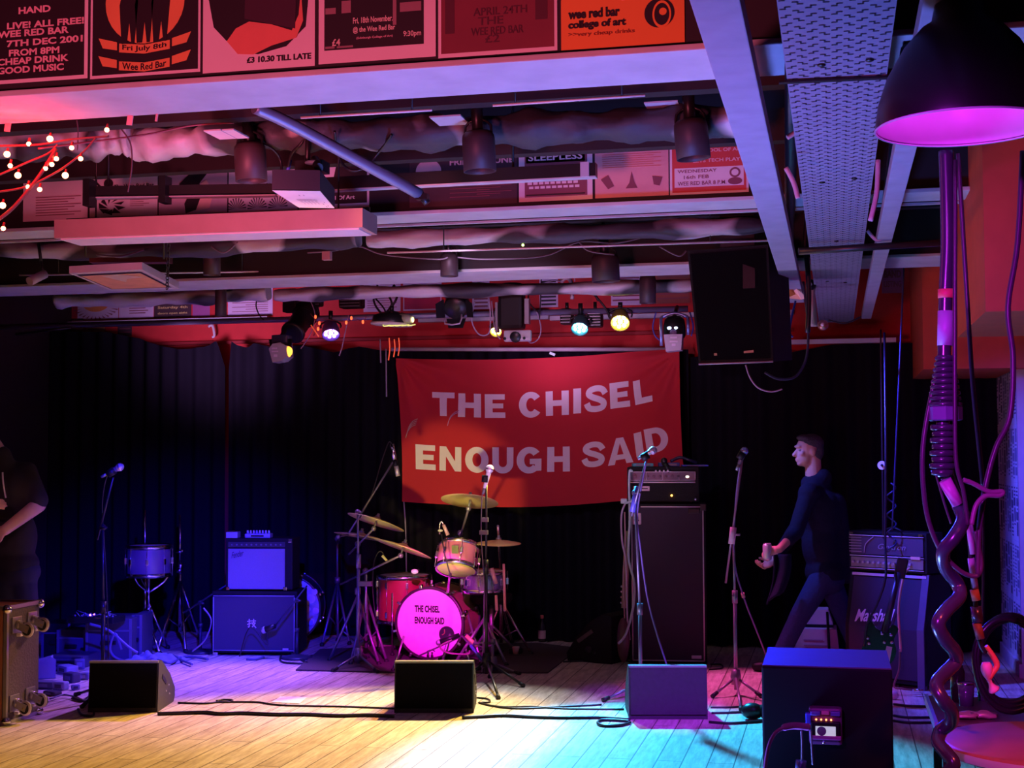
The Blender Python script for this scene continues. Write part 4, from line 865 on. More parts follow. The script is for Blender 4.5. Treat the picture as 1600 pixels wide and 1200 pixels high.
# socket and knobs near the tray end
for i, (x, y, l, mt) in enumerate(((1267, 445, 'small dark lamp on the cable bundle beside the tray', BLACK), (1286, 508, 'small copper socket at the tray end', mat('copper', (.5, .25, .2), .3, .8)))):
    t = thing('small_fixture', l, 'fixture', pt(x, y, D=8.9)); m = MB(); m.ball(pt(x, y, D=8.9), .035, 10); m.build('fixture_body', mt, t); MB().ball(pt(x - 1, y - 1, D=8.85), .012, 8).build('highlight_lens', mat('pale_lens', (.8, .8, .95), .2), t)
m = MB(); m.tube([pt(1273, 438, D=9), pt(1268, 460, D=9), pt(1271, 488, D=9), pt(1272, 510, D=9)], .022, 8); tag(m.build('cream_hose', mat('cream_hose', (.55, .42, .38), .5)), 'cream sleeve hanging by the left side of the tray', 'hose')
m = MB(); m.tube([pt(x, y, D=8.8) for x, y in ((1262, 330), (1258, 380), (1262, 420), (1264, 470), (1262, 520))], .016, 8); tag(m.build('cable_bundle', CABLE), 'black cable bundle hanging at the left side of the tray', 'cable')
for i, (pts, l) in enumerate((([(1230, 215), (1246, 205), (1256, 198)], 'pale bracket left of the tray, by the middle can'), ([(1228, 262), (1240, 285), (1247, 310)], 'pink sleeve left of the perforated tray'), ([(1372, 250), (1370, 300), (1360, 345)], 'pale pink flex right of the perforated tray'), ([(1355, 360), (1370, 375), (1385, 368)], 'cluster of thin wires right of the tray'))):
    cable(l, [pt(x, y, D=4.9 if i < 3 else 7) for x, y in pts], .009, mat('pink_flex', (.5, .35, .42), .5))
for i, (x0, y0, x1, y1, l) in enumerate(((1240, 60, 1232, 420, 'long black conduit left of the perforated tray'), (1420, 80, 1372, 420, 'long black conduit right of the perforated tray'))):
    bar(l, pt(x0, y0, Z=2.8), pt(x1, y1, Z=2.8), .025, CABLE, 'overhead_conduit')
# spotlights on wires at right: thin drop cables
for i, (x0, y0, x1, y1, l, D_) in enumerate(((1376, 515, 1380, 840, 'thin dark drop cable ending at the right amplifier', 9.9), (1413, 400, 1394, 830, 'blue-edged thin drop cable right of the walking person', 9.5))):
    cable(l, [pt(x0, y0, D=D_), pt((x0 + x1) / 2, (y0 + y1) / 2, D=D_), pt(x1, y1, D=D_)], .006, [CABLE, mat('blue_black_cable', (0, 0, 0))][i])
t = thing('hanging_disc', 'small white round switch hanging on the thin drop cable', 'switch', pt(1378, 727, D=9.7)); MB().cone(pt(1378, 727, D=9.72), pt(1378, 727, D=9.69), .03).build('disc', WHITE, t); MB().ball(pt(1378, 727, D=9.68), .010, 8).build('button', SATIN, t)
m = MB(); c0 = pt(1392, 755, D=9.8); pts = []
for k in range(80):
    z = c0.z - k * .006; pts.append(V((c0.x + .03 * math.sin(k * .30), c0.y + .03 * math.cos(k * .30), z)))
m.tube(pts, .006, 6, smooth=0); tag(m.build('coiled_cable_drop', mat('blue_black_cable', (0, 0, 0))), 'coiled dark cord hanging above the right amplifier', 'cord')

# ---------------------------------------------------------------- hanging loudspeaker
A = pt(1074, 392, D=8.3); B_ = pt(1200, 382, D=8.15); C_ = pt(1208, 565, D=8.3); D_ = pt(1092, 569, D=8.45)
t = thing('hanging_loudspeaker', 'tall black loudspeaker hung from the ceiling right of the banner', 'loudspeaker', (A + B_ + C_ + D_) / 4)
back = V((.10, .36, .03))
def hexa(b, q, w_): 
    e = [p + w_ for p in q]; b.poly(q[::-1]); b.poly(e)
    for i in range(4): b.poly([q[i], q[(i + 1) % 4], e[(i + 1) % 4], e[i]])
    return b
hexa(MB(), [A, B_, C_, D_], back).build('cabinet', TOLEX, t)
def bi(u, v, o=0.0): return (A * (1 - u) + B_ * u) * (1 - v) + (D_ * (1 - u) + C_ * u) * v + V((0, -o, 0))
MB().poly([bi(.03, .03, .006), bi(.97, .03, .006), bi(.97, .97, .006), bi(.03, .97, .006)]).build('grille', GRILLE, t)
MB().poly([bi(.62, .90, .012), bi(.75, .895, .012), bi(.75, .915, .012), bi(.62, .92, .012)]).build('badge', mat('bronze_badge', (.4, .3, .2), .4, .5), t)
MB().poly([bi(.22, .91, .012), bi(.26, .91, .012), bi(.26, .93, .012), bi(.22, .93, .012)]).build('badge', mat('bronze_badge', (1, 1, 1)), t)
MB().tube([bi(0, 1, .004), bi(1, 1, .004)], .006, 6, smooth=0).build('bottom_edge', mat('grey_edge', (.4, .38, .45), .4), t)
MB().box(bi(.5, .02) + V((.05, .15, .12)), (.2, .12, .2)).build('ceiling_bracket', SATIN, t)
MB().box(bi(.75, .2) + V((0, -.005, 0)), (.07, .012, .22)).build('bracket_plate', SATIN, t)

# ---------------------------------------------------------------- pendant lamp, top right
c = pt(1505, 198, D=3.26); t = thing('pendant_lamp', 'large black dome pendant lamp glowing magenta inside', 'lamp', c)
r = .2; prof = [(r, 0), (r * 1.0, .01), (r * .96, .06), (r * .86, .12), (r * .66, .19), (r * .46, .235), (r * .34, .25), (r * .30, .29), (r * .22, .30), (r * .20, .36), (r * .08, .37)]
MB().lathe(prof + [(0, .37)], Matrix.Translation(c), 56).build('shade', mat('matt_black_enamel', (.010, .008, .009), .35), t)
MB().lathe([(r * .985, .001)] + [(a * .97, b - .006) for a, b in prof[1:7]] + [(0, .24)], Matrix.Translation(c), 56).build('inner_shade', mat('white_enamel_inside', (.75, .5, .72), .15), t)
MB().lathe([(r * 1.0, 0), (r * 1.012, -.002), (r * 1.0, -.005), (r * .985, -.001), (r * 1.0, 0)], Matrix.Translation(c), 56).build('rim', mat('lilac_rim', (.6, .5, .62), .3), t)
MB().ball(c + V((0, 0, .13)), (.035, .035, .05), 14).build('bulb', mat('magenta_bulb', (1, .1, .9), emit=4, ecol=(1, .10, .85)), t)
MB().cone(c + V((0, 0, .17)), c + V((0, 0, .24)), .022).build('bulb_holder', WHITE, t)
MB().cone(c + V((0, 0, .36)), c + V((0, 0, 1.15)), .008).build('flex', CABLE, t)
MB().lathe([(.05, .345), (.05, .355), (.06, .36), (.05, .37)], Matrix.Translation(c), 24).build('collar', SATIN, t)
lamp('POINT', 'pendant_glow', c + V((0, 0, .05)), (0.80, .02, 1.0), 0.85, radius=.04)
# ================================================================ banner
YBN = YC - .22
def bfold(X, Z):
    c0 = pt(840, 670, Y=YBN); x = X - c0.x; z = Z - c0.z
    tl = pt(622, 558, Y=YBN); tr = pt(1062, 548, Y=YBN); f = 0.0
    for c, sx in ((tl, 1), (tr, -1)):
        dx = (X - c.x) * sx; dz = c.z - Z; d = math.hypot(dx, dz) + 1e-5; a = math.atan2(dz, dx)
        f += .024 * math.sin(a * 13 + (2 if sx < 0 else .5)) * math.exp(-d / .75) * min(1, d / .15)
    f += .012 * math.sin(X * 4.2 + 1) * math.sin(Z * 3) + .006 * math.sin(X * 9 + Z * 6)
    return f
def bpix(u, v):
    top = 557 + 20 * (1 - (2 * u - .82) ** 2) * .42 * (1 if u < .7 else max(0, 1 - (u - .7) * 2.2)) - 11 * u
    bot = 784 + 30 * math.sin(PI * min(1, u * .95)) * .32 - 20 * max(0, u - .35) ** 1.3 * 1.3
    x = 619 + 442 * u + (10 * u + 9 * (1 - u)) * v + 4 * math.sin(PI * v) * (u - .5) * -1
    return x, top * (1 - v) + bot * v
def bpos(px, py, off=0.0):
    p = pt(px, py, Y=YBN); return V((p.x, YBN + bfold(p.x, p.z) - off, p.z))
bn = thing('banner', 'red cloth banner reading THE CHISEL ENOUGH SAID behind the drums', 'banner', pt(840, 670, Y=YBN))
MB().grid(lambda u, v: bpos(*bpix(u, v)), 120, 60).build('cloth', mat('red_banner_cloth', (.50, .016, .03), .85, var=.08, scale=5), bn)
LET = mat('white_banner_letters', (.80, .72, .78), .8, var=.06)
def arc(cx, cy, rx, ry, ix, iy, a0, a1, n=20):
    o = []
    for k in range(n):
        p = R(a0 + (a1 - a0) * k / n); q = R(a0 + (a1 - a0) * (k + 1) / n)
        o.append([(cx + rx * math.cos(p), cy + ry * math.sin(p)), (cx + rx * math.cos(q), cy + ry * math.sin(q)), (cx + ix * math.cos(q), cy + iy * math.sin(q)), (cx + ix * math.cos(p), cy + iy * math.sin(p))])
    return o
def rc(a, b, c, d): return [(a, b), (c, b), (c, d), (a, d)]
def rib(P, w_):
    P = crv([V((x, y, 0)) for x, y in P], 4); o = []; e = []
    for i, p in enumerate(P):
        t = (P[min(i + 1, len(P) - 1)] - P[max(i - 1, 0)]).normalized(); n = V((-t.y, t.x, 0)) * w_ / 2
        n.x *= 1.15; e.append((p + n, p - n))
    for (a, b), (c, d) in zip(e, e[1:]): o.append([(a.x, a.y), (c.x, c.y), (d.x, d.y), (b.x, b.y)])
    return o
BLK = {
 'T': [rc(0, .76, 1, 1), rc(.34, 0, .66, .76)], 'I': [rc(0, 0, 1, 1)],
 'H': [rc(0, 0, .31, 1), rc(.69, 0, 1, 1), rc(.31, .39, .69, .62)],
 'E': [rc(0, 0, .38, 1), rc(.38, .77, .97, 1), rc(.38, .40, .90, .61), rc(.38, 0, 1, .23)],
 'L': [rc(0, 0, .4, 1), rc(.4, 0, 1, .25)],
 'O': arc(.5, .5, .5, .52, .19, .27, 0, 360, 32), 'C': arc(.5, .5, .5, .52, .19, .27, 38, 322, 26),
 'G': arc(.5, .5, .5, .52, .2, .27, 38, 318, 26) + [rc(.52, .34, .98, .55), rc(.72, .08, .98, .36)],
 'U': [rc(0, .38, .31, 1), rc(.69, .38, 1, 1)] + arc(.5, .38, .5, .40, .19, .15, 180, 360, 18),
 'D': [rc(0, 0, .32, 1), rc(.32, .77, .45, 1), rc(.32, 0, .45, .23)] + arc(.45, .5, .55, .5, .23, .27, -90, 90, 18),
 'N': [rc(0, 0, .29, 1), rc(.71, 0, 1, 1), [(.0, 1), (.29, 1), (1, 0), (.71, 0)]],
 'A': [[(0, 0), (.27, 0), (.56, 1), (.36, 1)], [(1, 0), (.73, 0), (.44, 1), (.64, 1)], rc(.22, .17, .78, .36)],
 'S': rib([(.90, .68), (.76, .86), (.5, .905), (.24, .84), (.17, .69), (.34, .57), (.62, .47), (.83, .34), (.78, .16), (.5, .095), (.2, .15), (.08, .34)], .235)}
def letters(L, name):
    bm = bmesh.new()
    for ch, x0, x1, yt, yb_, sl, sk in L:
        for q in BLK[ch]:
            vs = [bm.verts.new((x0 + (x1 - x0) * u + sk * v_, yb_ + (yt - yb_) * v_ + sl * (u - .5), 0)) for u, v_ in q]
            bm.faces.new(vs)
    bmesh.ops.subdivide_edges(bm, edges=bm.edges[:], cuts=3, use_grid_fill=True)
    for v in bm.verts: v.co = bpos(v.co.x, v.co.y, .005)
    m = MB(); m.bm.free(); m.bm = bm; m.build(name, LET, bn)
letters([('T', 676, 710, 613, 650, 1, 0), ('H', 716, 752, 615, 652, 1, 0), ('E', 758, 790, 616, 653, 0, 0)], 'lettering')
letters([('C', 811, 848, 613, 652, -1, 0), ('H', 853, 889, 611, 649, -2, 0), ('I', 896, 908, 607, 646, -1, 0), ('S', 914, 949, 603, 643, -3, 0), ('E', 954, 985, 597, 637, -4, -2), ('L', 993, 1020, 593, 630, -6, -4)], 'lettering')
letters([('E', 649, 681, 695, 734, 2, 0), ('N', 687, 721, 698, 736, 2, 0), ('O', 727, 764, 699, 738, 1, 0), ('U', 770, 803, 699, 739, 0, 0), ('G', 808, 847, 699, 739, -1, 0), ('H', 855, 890, 698, 737, -1, 0)], 'lettering')
letters([('S', 910, 946, 691, 729, -3, -1), ('A', 950, 990, 684, 725, -6, -2), ('I', 995, 1007, 676, 713, -3, -5), ('D', 1012, 1047, 668, 706, -7, -6)], 'lettering')
cr = mat('chalk_marks', (.6, .42, .3), .8)
for cx, cy, mt_, nm in ((640, 668, cr, 'yellowish_chalk_mark'), (704, 655, mat('lilac_chalk', (.55, .28, .45), .8), 'lilac_chalk_mark')):
    m = MB()
    for k in range(4 if mt_ is cr else 2):
        pts = [bpos(cx + 18 - 10 * k * .5 - 22 * math.sin(t) + k * 4, cy - 14 + 34 * (1 - math.cos(t)) * .75 + k * 3, .006) for t in (0.2, .5, .8, 1.1, 1.4)]
        m.tube(pts, .0035, 4)
    m.build(nm, mt_, bn)
m = MB(); m.tube([pt(631, 784, Y=YBN), pt(634, 830, Y=YBN), pt(635, 905, Y=YBN)], .006, 6); tag(m.build('hanging_string', mat('grey_cord', (.35, .3, .4), .6)), 'pale cord hanging from the lower left banner corner', 'cord')
m = MB(); m.tube([pt(1062, 548, Y=YBN), pt(1060, 538, Y=YBN + .1), pt(1060, 528, Y=YBN + .1)], .006, 6); tag(m.build('banner_tie', CABLE), 'short tie holding the upper right banner corner', 'cord')
m = MB(); m.box(pt(863, 553, Y=YBN - .02), (.05, .01, .022), rot=Matrix.Rotation(.4, 3, 'Y')); tag(m.build('pole_clip', mat('mint_clip', (.5, .8, .7), .4)), 'small mint clip under the pale pole above the banner', 'clip')

# ================================================================ rug
RZ = .012
rg = [(462, 1046), (640, 1050), (856, 1050), (905, 1012), (840, 1004), (640, 1008), (500, 1014)]
m = MB(); P = [pt(x, y, Z=RZ) for x, y in rg]; m.poly(P); Q = [V((p.x, p.y, 0.001)) for p in P]
for i in range(len(P)): m.poly([P[i], P[(i + 1) % len(P)], Q[(i + 1) % len(P)], Q[i]])
tag(m.build('drum_rug', mat('dark_rug', (.075, .05, .055), .95, bump=.4, scale=90)), 'dark rug under the drum kit', 'rug')

# ================================================================ stands, microphones, cymbals
def foot(px, py): return pt(px, py, Z=.0)
def tripod(t, hub, feet, mt, r=.009):
    for f in feet:
        f = V((f.x, f.y, .012)); m = MB(); m.cone(V((hub.x, hub.y, hub.z)), f, r); lg = m.build('leg', mt, t)
        d = (f - hub).normalized(); MB().cone(f - d * .05, f + d * .004, .013, .015, 10).build('rubber_foot', RUBBER, lg)
def mic_stand(label, base, polez, pivot, tip, tail, feet, hubz=.10, mt=None, r=.010, round_base=False):
    mt = mt or SATIN; t = thing('microphone_stand', label, 'microphone stand', V((base.x, base.y, 0)))
    MB().cone(V((base.x, base.y, hubz * .3 if not round_base else .01)), V((base.x, base.y, polez * .55)), r * 1.25).build('lower_pole', mt, t)
    MB().cone(V((base.x, base.y, polez * .5)), pivot, r * .8).build('upper_pole', mt, t)
    MB().cone(V((base.x, base.y, polez * .5)), V((base.x, base.y, polez * .57)), r * 1.9).build('clutch', mt, t)
    if tip is not None:
        MB().cone(tail, tip, r * .72).build('boom', mt, t)
        m = MB(); m.ball(pivot, r * 2.1, 10); m.cone(pivot + V((.0, -.02, 0)), pivot + V((.045, -.03, .0)), .008); m.build('boom_clamp', mt, t)
    if round_base:
        MB().lathe([(0, .0), (.12, 0), (.125, .012), (.10, .02), (.02, .035), (0, .035)], Matrix.Translation(V((base.x, base.y, 0))), 32).build('round_base', mt, t)
    else:
        MB().lathe([(0, -.05), (.03, -.05), (.036, 0), (.028, .05), (0, .05)], Matrix.Translation(V((base.x, base.y, hubz))), 16).build('hub', mt, t)
        tripod(t, V((base.x, base.y, hubz)), feet, mt)
    return t
def vocal_mic(label, head, tail, bodym=None, headm=None, r=.026):
    t = thing('microphone', label, 'microphone', head); ax = (V(head) - V(tail)).normalized()
    MB().lathe([(.011, 0), (.013, .01), (.019, (head - tail).length - .02), (.020, (head - tail).length - .012)], Matrix.Translation(tail) @ frame(ax), 18).build('handle', bodym or mat('mic_body', (.18, .16, .2), .35, .5), t)
    m = MB(); m.ball(head, (r, r, r * 1.12), 14, rot=frame(ax).to_3x3()); m.build('grille_head', headm or mat('mic_grille', (.62, .6, .66), .3, .8, bump=.4, scale=400), t)
    MB().lathe([(r * .98, -.004), (r * 1.06, 0), (r * .98, .005)], Matrix.Translation(head) @ frame(ax), 18).build('grille_ring', CHROME, t)
    MB().cone(tail, tail - ax * .045, .011, .009).build('connector', GREY, t)
    return t
def clip(t, p, ax): 
    m = MB(); m.cone(p - ax * .025, p + ax * .025, .024, .026); m.build('microphone_clip', BLACK, t)
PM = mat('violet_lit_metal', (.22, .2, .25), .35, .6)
# left vocal microphone
B = foot(160, 1096); dB = dep(B)
t = mic_stand('tall black boom microphone stand behind the left wedge monitor', B, 1.15, pt(161, 824, D=dB), pt(177, 746, D=dB - .15), pt(152, 843, D=dB + .03), [foot(118, 1088), foot(128, 1107), foot(205, 1092)])
clip(t, pt(174, 738, D=dB - .16), V((.8, 0, .5)).normalized())
vocal_mic('vocal microphone with a violet head above the left wedge monitor', pt(187, 730, D=dB - .15), pt(172, 738, D=dB - .15) + V((-.02, 0, -.01)))
cable('thin cable hanging from the left vocal microphone', [pt(170, 738, D=dB - .15), pt(163, 760, D=dB - .12), pt(160, 800, D=dB), pt(166, 900, D=dB + .02), pt(170, 1030, D=dB + .05)], .004)
# overhead condenser
B = foot(560, 1043); dB = dep(B)
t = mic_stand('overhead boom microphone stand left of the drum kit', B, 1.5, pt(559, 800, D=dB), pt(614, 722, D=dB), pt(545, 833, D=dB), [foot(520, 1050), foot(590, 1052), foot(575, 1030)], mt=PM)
t = thing('condenser_microphone', 'slim silver condenser microphone above the left cymbals', 'microphone', pt(617, 718, D=dB))
a, b = pt(612, 694, D=dB), pt(622, 744, D=dB); ax = (b - a).normalized(); MB().cone(a, a + ax * .13, .016).build('body', CHROME, t); MB().cone(a + ax * .13, a + ax * .17, .019).build('mount', BLACK, t); MB().cone(a + ax * .17, b, .0165).build('capsule', mat('pale_capsule', (.7, .68, .66), .3, .6), t)
cable('cable sagging from the overhead condenser microphone', [a, pt(607, 692, D=dB), pt(595, 725, D=dB), pt(580, 775, D=dB), pt(562, 810, D=dB)], .004)
# centre vocal microphone
B = foot(760, 1062); dB = dep(B)
t = mic_stand('straight microphone stand right of the centre wedge monitor', B, 1.5, pt(760, 742, D=dB), None, None, [foot(818, 1074), foot(779, 1093), foot(722, 1066)], hubz=.14)
MB().box(pt(758, 812, D=dB), (.045, .03, .03)).build('pole_clamp', PM, t); MB().box(pt(756, 832, D=dB), (.06, .03, .03)).build('pole_clamp', PM, t); clip(t, pt(758, 748, D=dB), V((.1, 0, 1)).normalized())
vocal_mic('white-lit vocal microphone in front of the banner letters', pt(765, 733, D=dB), pt(757, 752, D=dB) + V((0, 0, -.05)), WHITE, mat('white_grille', (.85, .85, .85), .35, .3), .029)
cable('cable down the straight central microphone stand', [pt(756, 757, D=dB), pt(753, 780, D=dB), pt(752, 840, D=dB), pt(757, 930, D=dB), pt(753, 1050, D=dB)], .004, PM)
# kick drum microphone on a short boom
B = foot(770, 1049); dB = dep(B)
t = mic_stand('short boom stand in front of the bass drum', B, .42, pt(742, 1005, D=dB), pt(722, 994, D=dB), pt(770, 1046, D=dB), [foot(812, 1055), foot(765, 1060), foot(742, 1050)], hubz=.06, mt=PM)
m = MB(); m.cone(pt(652, 1026, D=dB + .1), pt(722, 994, D=dB + .05), .006); m.build('long_boom', PM, t)
m = MB(); m.cone(pt(735, 1008, D=dB), pt(757, 1037, D=dB), .012); m.build('blue_tube', mat('blue_tube', (.15, .3, .85), .3, .5), t)
m = MB(); m.cone(pt(728, 993, D=dB), pt(746, 1010, D=dB), .016); m.build('yellow_tube', BRASS, t)
tk = thing('kick_microphone', 'dark boom-held microphone at the bass drum port hole', 'microphone', pt(700, 990, D=dB + .05)); a, b = pt(686, 1004, D=dB + .05), pt(718, 992, D=dB + .05)
MB().cone(a, b, .022, .016).build('body', SATIN, tk); MB().ball(a, .024, 10).build('grille_head', mat('mic_grille', (0, 0, 0)), tk)
cable('looped cable of the short bass drum boom stand', [pt(706, 1000, D=dB), pt(688, 1010, D=dB), pt(700, 1020, D=dB), pt(730, 1022, D=dB), pt(734, 1016, D=dB)], .007, mat('pink_lit_cable', (.3, .16, .22), .4))
# bass player's microphone
B = foot(1001, 1092); dB = dep(B)
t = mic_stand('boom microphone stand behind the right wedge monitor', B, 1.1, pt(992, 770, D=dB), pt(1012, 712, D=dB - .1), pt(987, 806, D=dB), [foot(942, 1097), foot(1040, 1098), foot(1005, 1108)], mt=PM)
m = MB(); m.cone(pt(988, 800, D=dB - .01), pt(996, 760, D=dB - .01), .018); m.build('boom_grip', mat('blue_grip', (.1, .1, .5), .4), t); clip(t, pt(1008, 713, D=dB - .1), V((.8, 0, .4)).normalized())
vocal_mic('silver vocal microphone above the tall bass amplifier', pt(1020, 704, D=dB - .1), pt(1006, 712, D=dB - .1), CHROME)
cable('violet cable drooping in front of the bass cabinet', [pt(1010, 720, D=dB - .1), pt(996, 800, D=dB), pt(1000, 850, D=dB), pt(1014, 945, D=dB), pt(1042, 1040, D=dB), pt(1044, 1044, D=dB)], .006, mat('violet_cable', (.2, .12, .35), .4))
# right vocal microphone
B = foot(1150, 1086); dB = dep(B)
t = mic_stand('tall microphone stand left of the walking person', B, 1.22, pt(1146, 835, D=dB), pt(1160, 716, D=dB - .08), pt(1134, 911, D=dB + .03), [foot(1113, 1091), foot(1190, 1091), foot(1158, 1112)], mt=mat('pink_lit_metal', (.4, .26, .36), .35, .5), hubz=.12)
m = MB(); m.cone(pt(1143, 850, D=dB - .02), pt(1146, 824, D=dB - .02), .022); m.build('boom_grip', mat('pink_grip', (.8, .45, .6), .4), t); clip(t, pt(1158, 712, D=dB - .08), V((.5, 0, .8)).normalized())
vocal_mic('blue-lit vocal microphone left of the walking person', pt(1163, 705, D=dB - .08), pt(1157, 716, D=dB - .08) + V((-.01, 0, -.04)), None, mat('blue_grille', (.3, .4, .8), .3, .6))
cable('violet cable hanging from the right vocal microphone stand', [pt(1158, 718, D=dB - .08), pt(1150, 780, D=dB), pt(1147, 872, D=dB), pt(1161, 930, D=dB + .1), pt(1182, 985, D=dB + .3), pt(1198, 1026, D=dB + .5)], .006, mat('violet_cable', (0, 0, 0)))
m = MB(); m.cone(pt(1160, 926, D=dB + .1), pt(1162, 934, D=dB + .1), .012); tag(m.build('cable_tie', mat('pink_tape', (.9, .4, .4), .5)), 'small pink tie on the cable of the right microphone stand', 'cable tie')
# low amp mics at the left
for bx, by, piv, tip, tail, l, lm in ((313, 1018, (313, 942), (376, 900), (286, 958), 'low boom stand reaching over the blue combo amplifier', 'dark microphone angled at the blue combo amplifier'), (464, 1027, (464, 938), (430, 978), (480, 915), 'low boom stand in front of the blue speaker cabinet', 'dark microphone angled at the blue speaker cabinet')):
    B = foot(bx, by + 2); d_ = dep(B)
    t = mic_stand(l, B, .42, pt(*piv, D=d_), pt(*tip, D=d_ - .02), pt(*tail, D=d_), [], round_base=True, mt=mat('blue_lit_black', (.05, .05, .08), .4, .3))
    a = pt(*tip, D=d_ - .03); b = a + (V((.14, 0, .02)) if bx < 400 else V((-.08, 0, -.03)))
    tk = thing('amp_microphone', lm, 'microphone', a); MB().cone(a, b, .018, .026).build('body', SATIN, tk); MB().cone(b, b + (b - a).normalized() * .03, .028, .026).build('grille_head', mat('mic_grille', (0, 0, 0)), tk)
    cable('cable hanging from the ' + lm.split('angled')[0].strip() + (' at the combo amplifier' if bx < 400 else ' at the speaker cabinet'), [b, b + V((.02, -.02, -.12)), V((b.x - .12, b.y - .03, .25)), V((b.x - .2, b.y - .05, .02))], .005)

def cymbal(label, px, py, wpx, D, tiltv, name='cymbal', thick=False):
    c = pt(px, py, D=D); r = wpx / 2 * D / F; M2 = Matrix.Translation(c) @ frame(V(tiltv))
    t = thing(name, label, 'cymbal', c)
    pr = [(.004, r * .13), (r * .08, r * .125), (r * .16, r * .085), (r * .2, r * .06), (r * .6, r * .025), (r, -.01)]
    MB().lathe(pr, M2, 48).build('bronze_disc', BRASS, t); o = t.children[0]; md = o.modifiers.new('thick', 'SOLIDIFY'); md.thickness = .0025
    MB().lathe([(0, r * .13 + .03), (.01, r * .13 + .03), (.012, r * .13 + .012), (.022, r * .13 + .008), (.022, r * .13), (0, r * .13)], M2, 14).build('wing_nut', STEEL, t)
    return t, c, M2
def cyl_stand(label, base, top, feet, mt=STEEL, name='cymbal_stand', boom=None, hubz=.5, footmt=RUBBER):
    t = thing(name, label, 'stand', V((base.x, base.y, 0)))
    MB().cone(V((base.x, base.y, .08)), V((base.x, base.y, top.z * .6)), .014).build('lower_tube', mt, t)
    MB().cone(V((base.x, base.y, top.z * .55)), top, .009).build('upper_tube', mt, t)
    MB().cone(V((base.x, base.y, top.z * .56)), V((base.x, base.y, top.z * .62)), .024).build('wing_collar', mt, t)
    if boom:
        MB().cone(boom[0], boom[1], .008).build('boom_arm', mt, t); m = MB(); m.ball(top, .024, 10); m.ball(boom[1], .02, 10); m.build('tilter', mt, t)
        if len(boom) > 2: MB().cone(boom[1], boom[2], .006).build('cymbal_rod', mt, t)
    for f in feet:
        f = V((f.x, f.y, .015)); u = V((base.x, base.y, hubz)); lo = V((base.x, base.y, .12)); md = (u + f) / 2; md2 = (u * .45 + f * .55)
        m = MB(); m.cone(u, f, .011); m.cone(lo, md2, .006); lg = m.build('leg', mt, t); MB().ball(f, .02, 8).build('rubber_foot', footmt, lg)
    return t
D0 = 11.0
FT = foot
t, c, _ = cymbal('large crash cymbal in front of the banner over the small tom', 734, 781, 90, 10.6, (.03, .30, 1)); cr_c = c
B = FT(722, 1026)
cyl_stand('chrome boom stand of the crash cymbal above the small tom', B, pt(719, 833, D=dep(B)), [FT(690, 1040), FT(752, 1040), FT(728, 1012)], boom=(pt(716, 850, D=dep(B)), pt(732, 795, D=10.6), c))
t, c, _ = cymbal('upper left crash cymbal of the drum kit', 588, 814, 92, 10.9, (.26, .26, 1))
B = FT(559, 1030)
cyl_stand('tall stand of the upper left cymbal', B, pt(559, 850, D=dep(B)), [FT(515, 1034), FT(592, 1040), FT(560, 1014)], mt=PM, boom=(pt(545, 866, D=dep(B)), pt(584, 826, D=10.9), c))
t, c, _ = cymbal('dim cymbal behind the upper left crash cymbal', 564, 837, 84, 11.3, (.14, .16, 1))
B = FT(527, 1000)
cyl_stand('thin stand of the dim cymbal furthest left', B, pt(527, 842, D=dep(B)), [FT(503, 1010), FT(546, 1008), FT(528, 1002)], mt=PM, boom=(pt(526, 850, D=dep(B)), pt(529, 838, D=11.3), pt(545, 836, D=11.3)))
t, c, _ = cymbal('wide lower cymbal above the floor tom', 630, 855, 94, 10.7, (.30, .24, 1))
B = FT(572, 1028)
cyl_stand('boom stand whose long arm carries the lower cymbal', B, pt(571, 892, D=dep(B)), [FT(548, 1040), FT(604, 1036), FT(580, 1012)], mt=PM, boom=(pt(532, 913, D=dep(B)), pt(626, 868, D=10.7), c))
m = MB(); m.box(pt(571, 912, D=10.7), (.1, .04, .035)); tag(m.build('stand_clamp', PM), 'violet-lit clamp between the two left cymbal stands', 'clamp')
bar('short rod hanging from the clamp between the left cymbal stands', pt(572, 898, D=10.7), pt(572, 958, D=10.7), .008, STEEL, 'clamp_rod')
t, c, _ = cymbal('hi-hat cymbals right of the drum kit', 779, 847, 70, 10.8, (.02, -.05, 1), 'hi_hat_cymbal')
m = MB(); r = 35 * 10.8 / F; m.lathe([(.004, -r * .12), (r * .16, -r * .08), (r * .6, -r * .03), (r, 0)], Matrix.Translation(c + V((0, 0, -.012))), 40); ob = m.build('bottom_cymbal', BRASS, t); ob.modifiers.new('thick', 'SOLIDIFY').thickness = .0025
B = FT(783, 1020)
th = cyl_stand('chrome hi-hat stand right of the snare drum', B, pt(778, 822, D=10.8), [FT(752, 1018), FT(830, 1024), FT(800, 1005)], mt=mat('pink_lit_chrome', (.75, .55, .6), .25, .9), name='hi_hat_stand', hubz=.42)
MB().box(V((B.x - .02, B.y - .12, .03)), (.09, .24, .02), rot=Matrix.Rotation(-.2, 3, 'X')).build('pedal', SATIN, th)
ds = thing('drumsticks', 'pink-lit drumsticks clipped to the hi-hat stand', 'drumsticks', pt(787, 890, D=10.7))
MB().cone(pt(787, 881, D=10.7), pt(789, 955, D=10.7), .009, .011).build('stick', mat('pink_stick', (.85, .4, .38), .5), ds); MB().cone(pt(775, 930, D=10.7), pt(776, 954, D=10.7), .010, .012).build('stick', mat('pink_stick', (0, 0, 0)), ds)

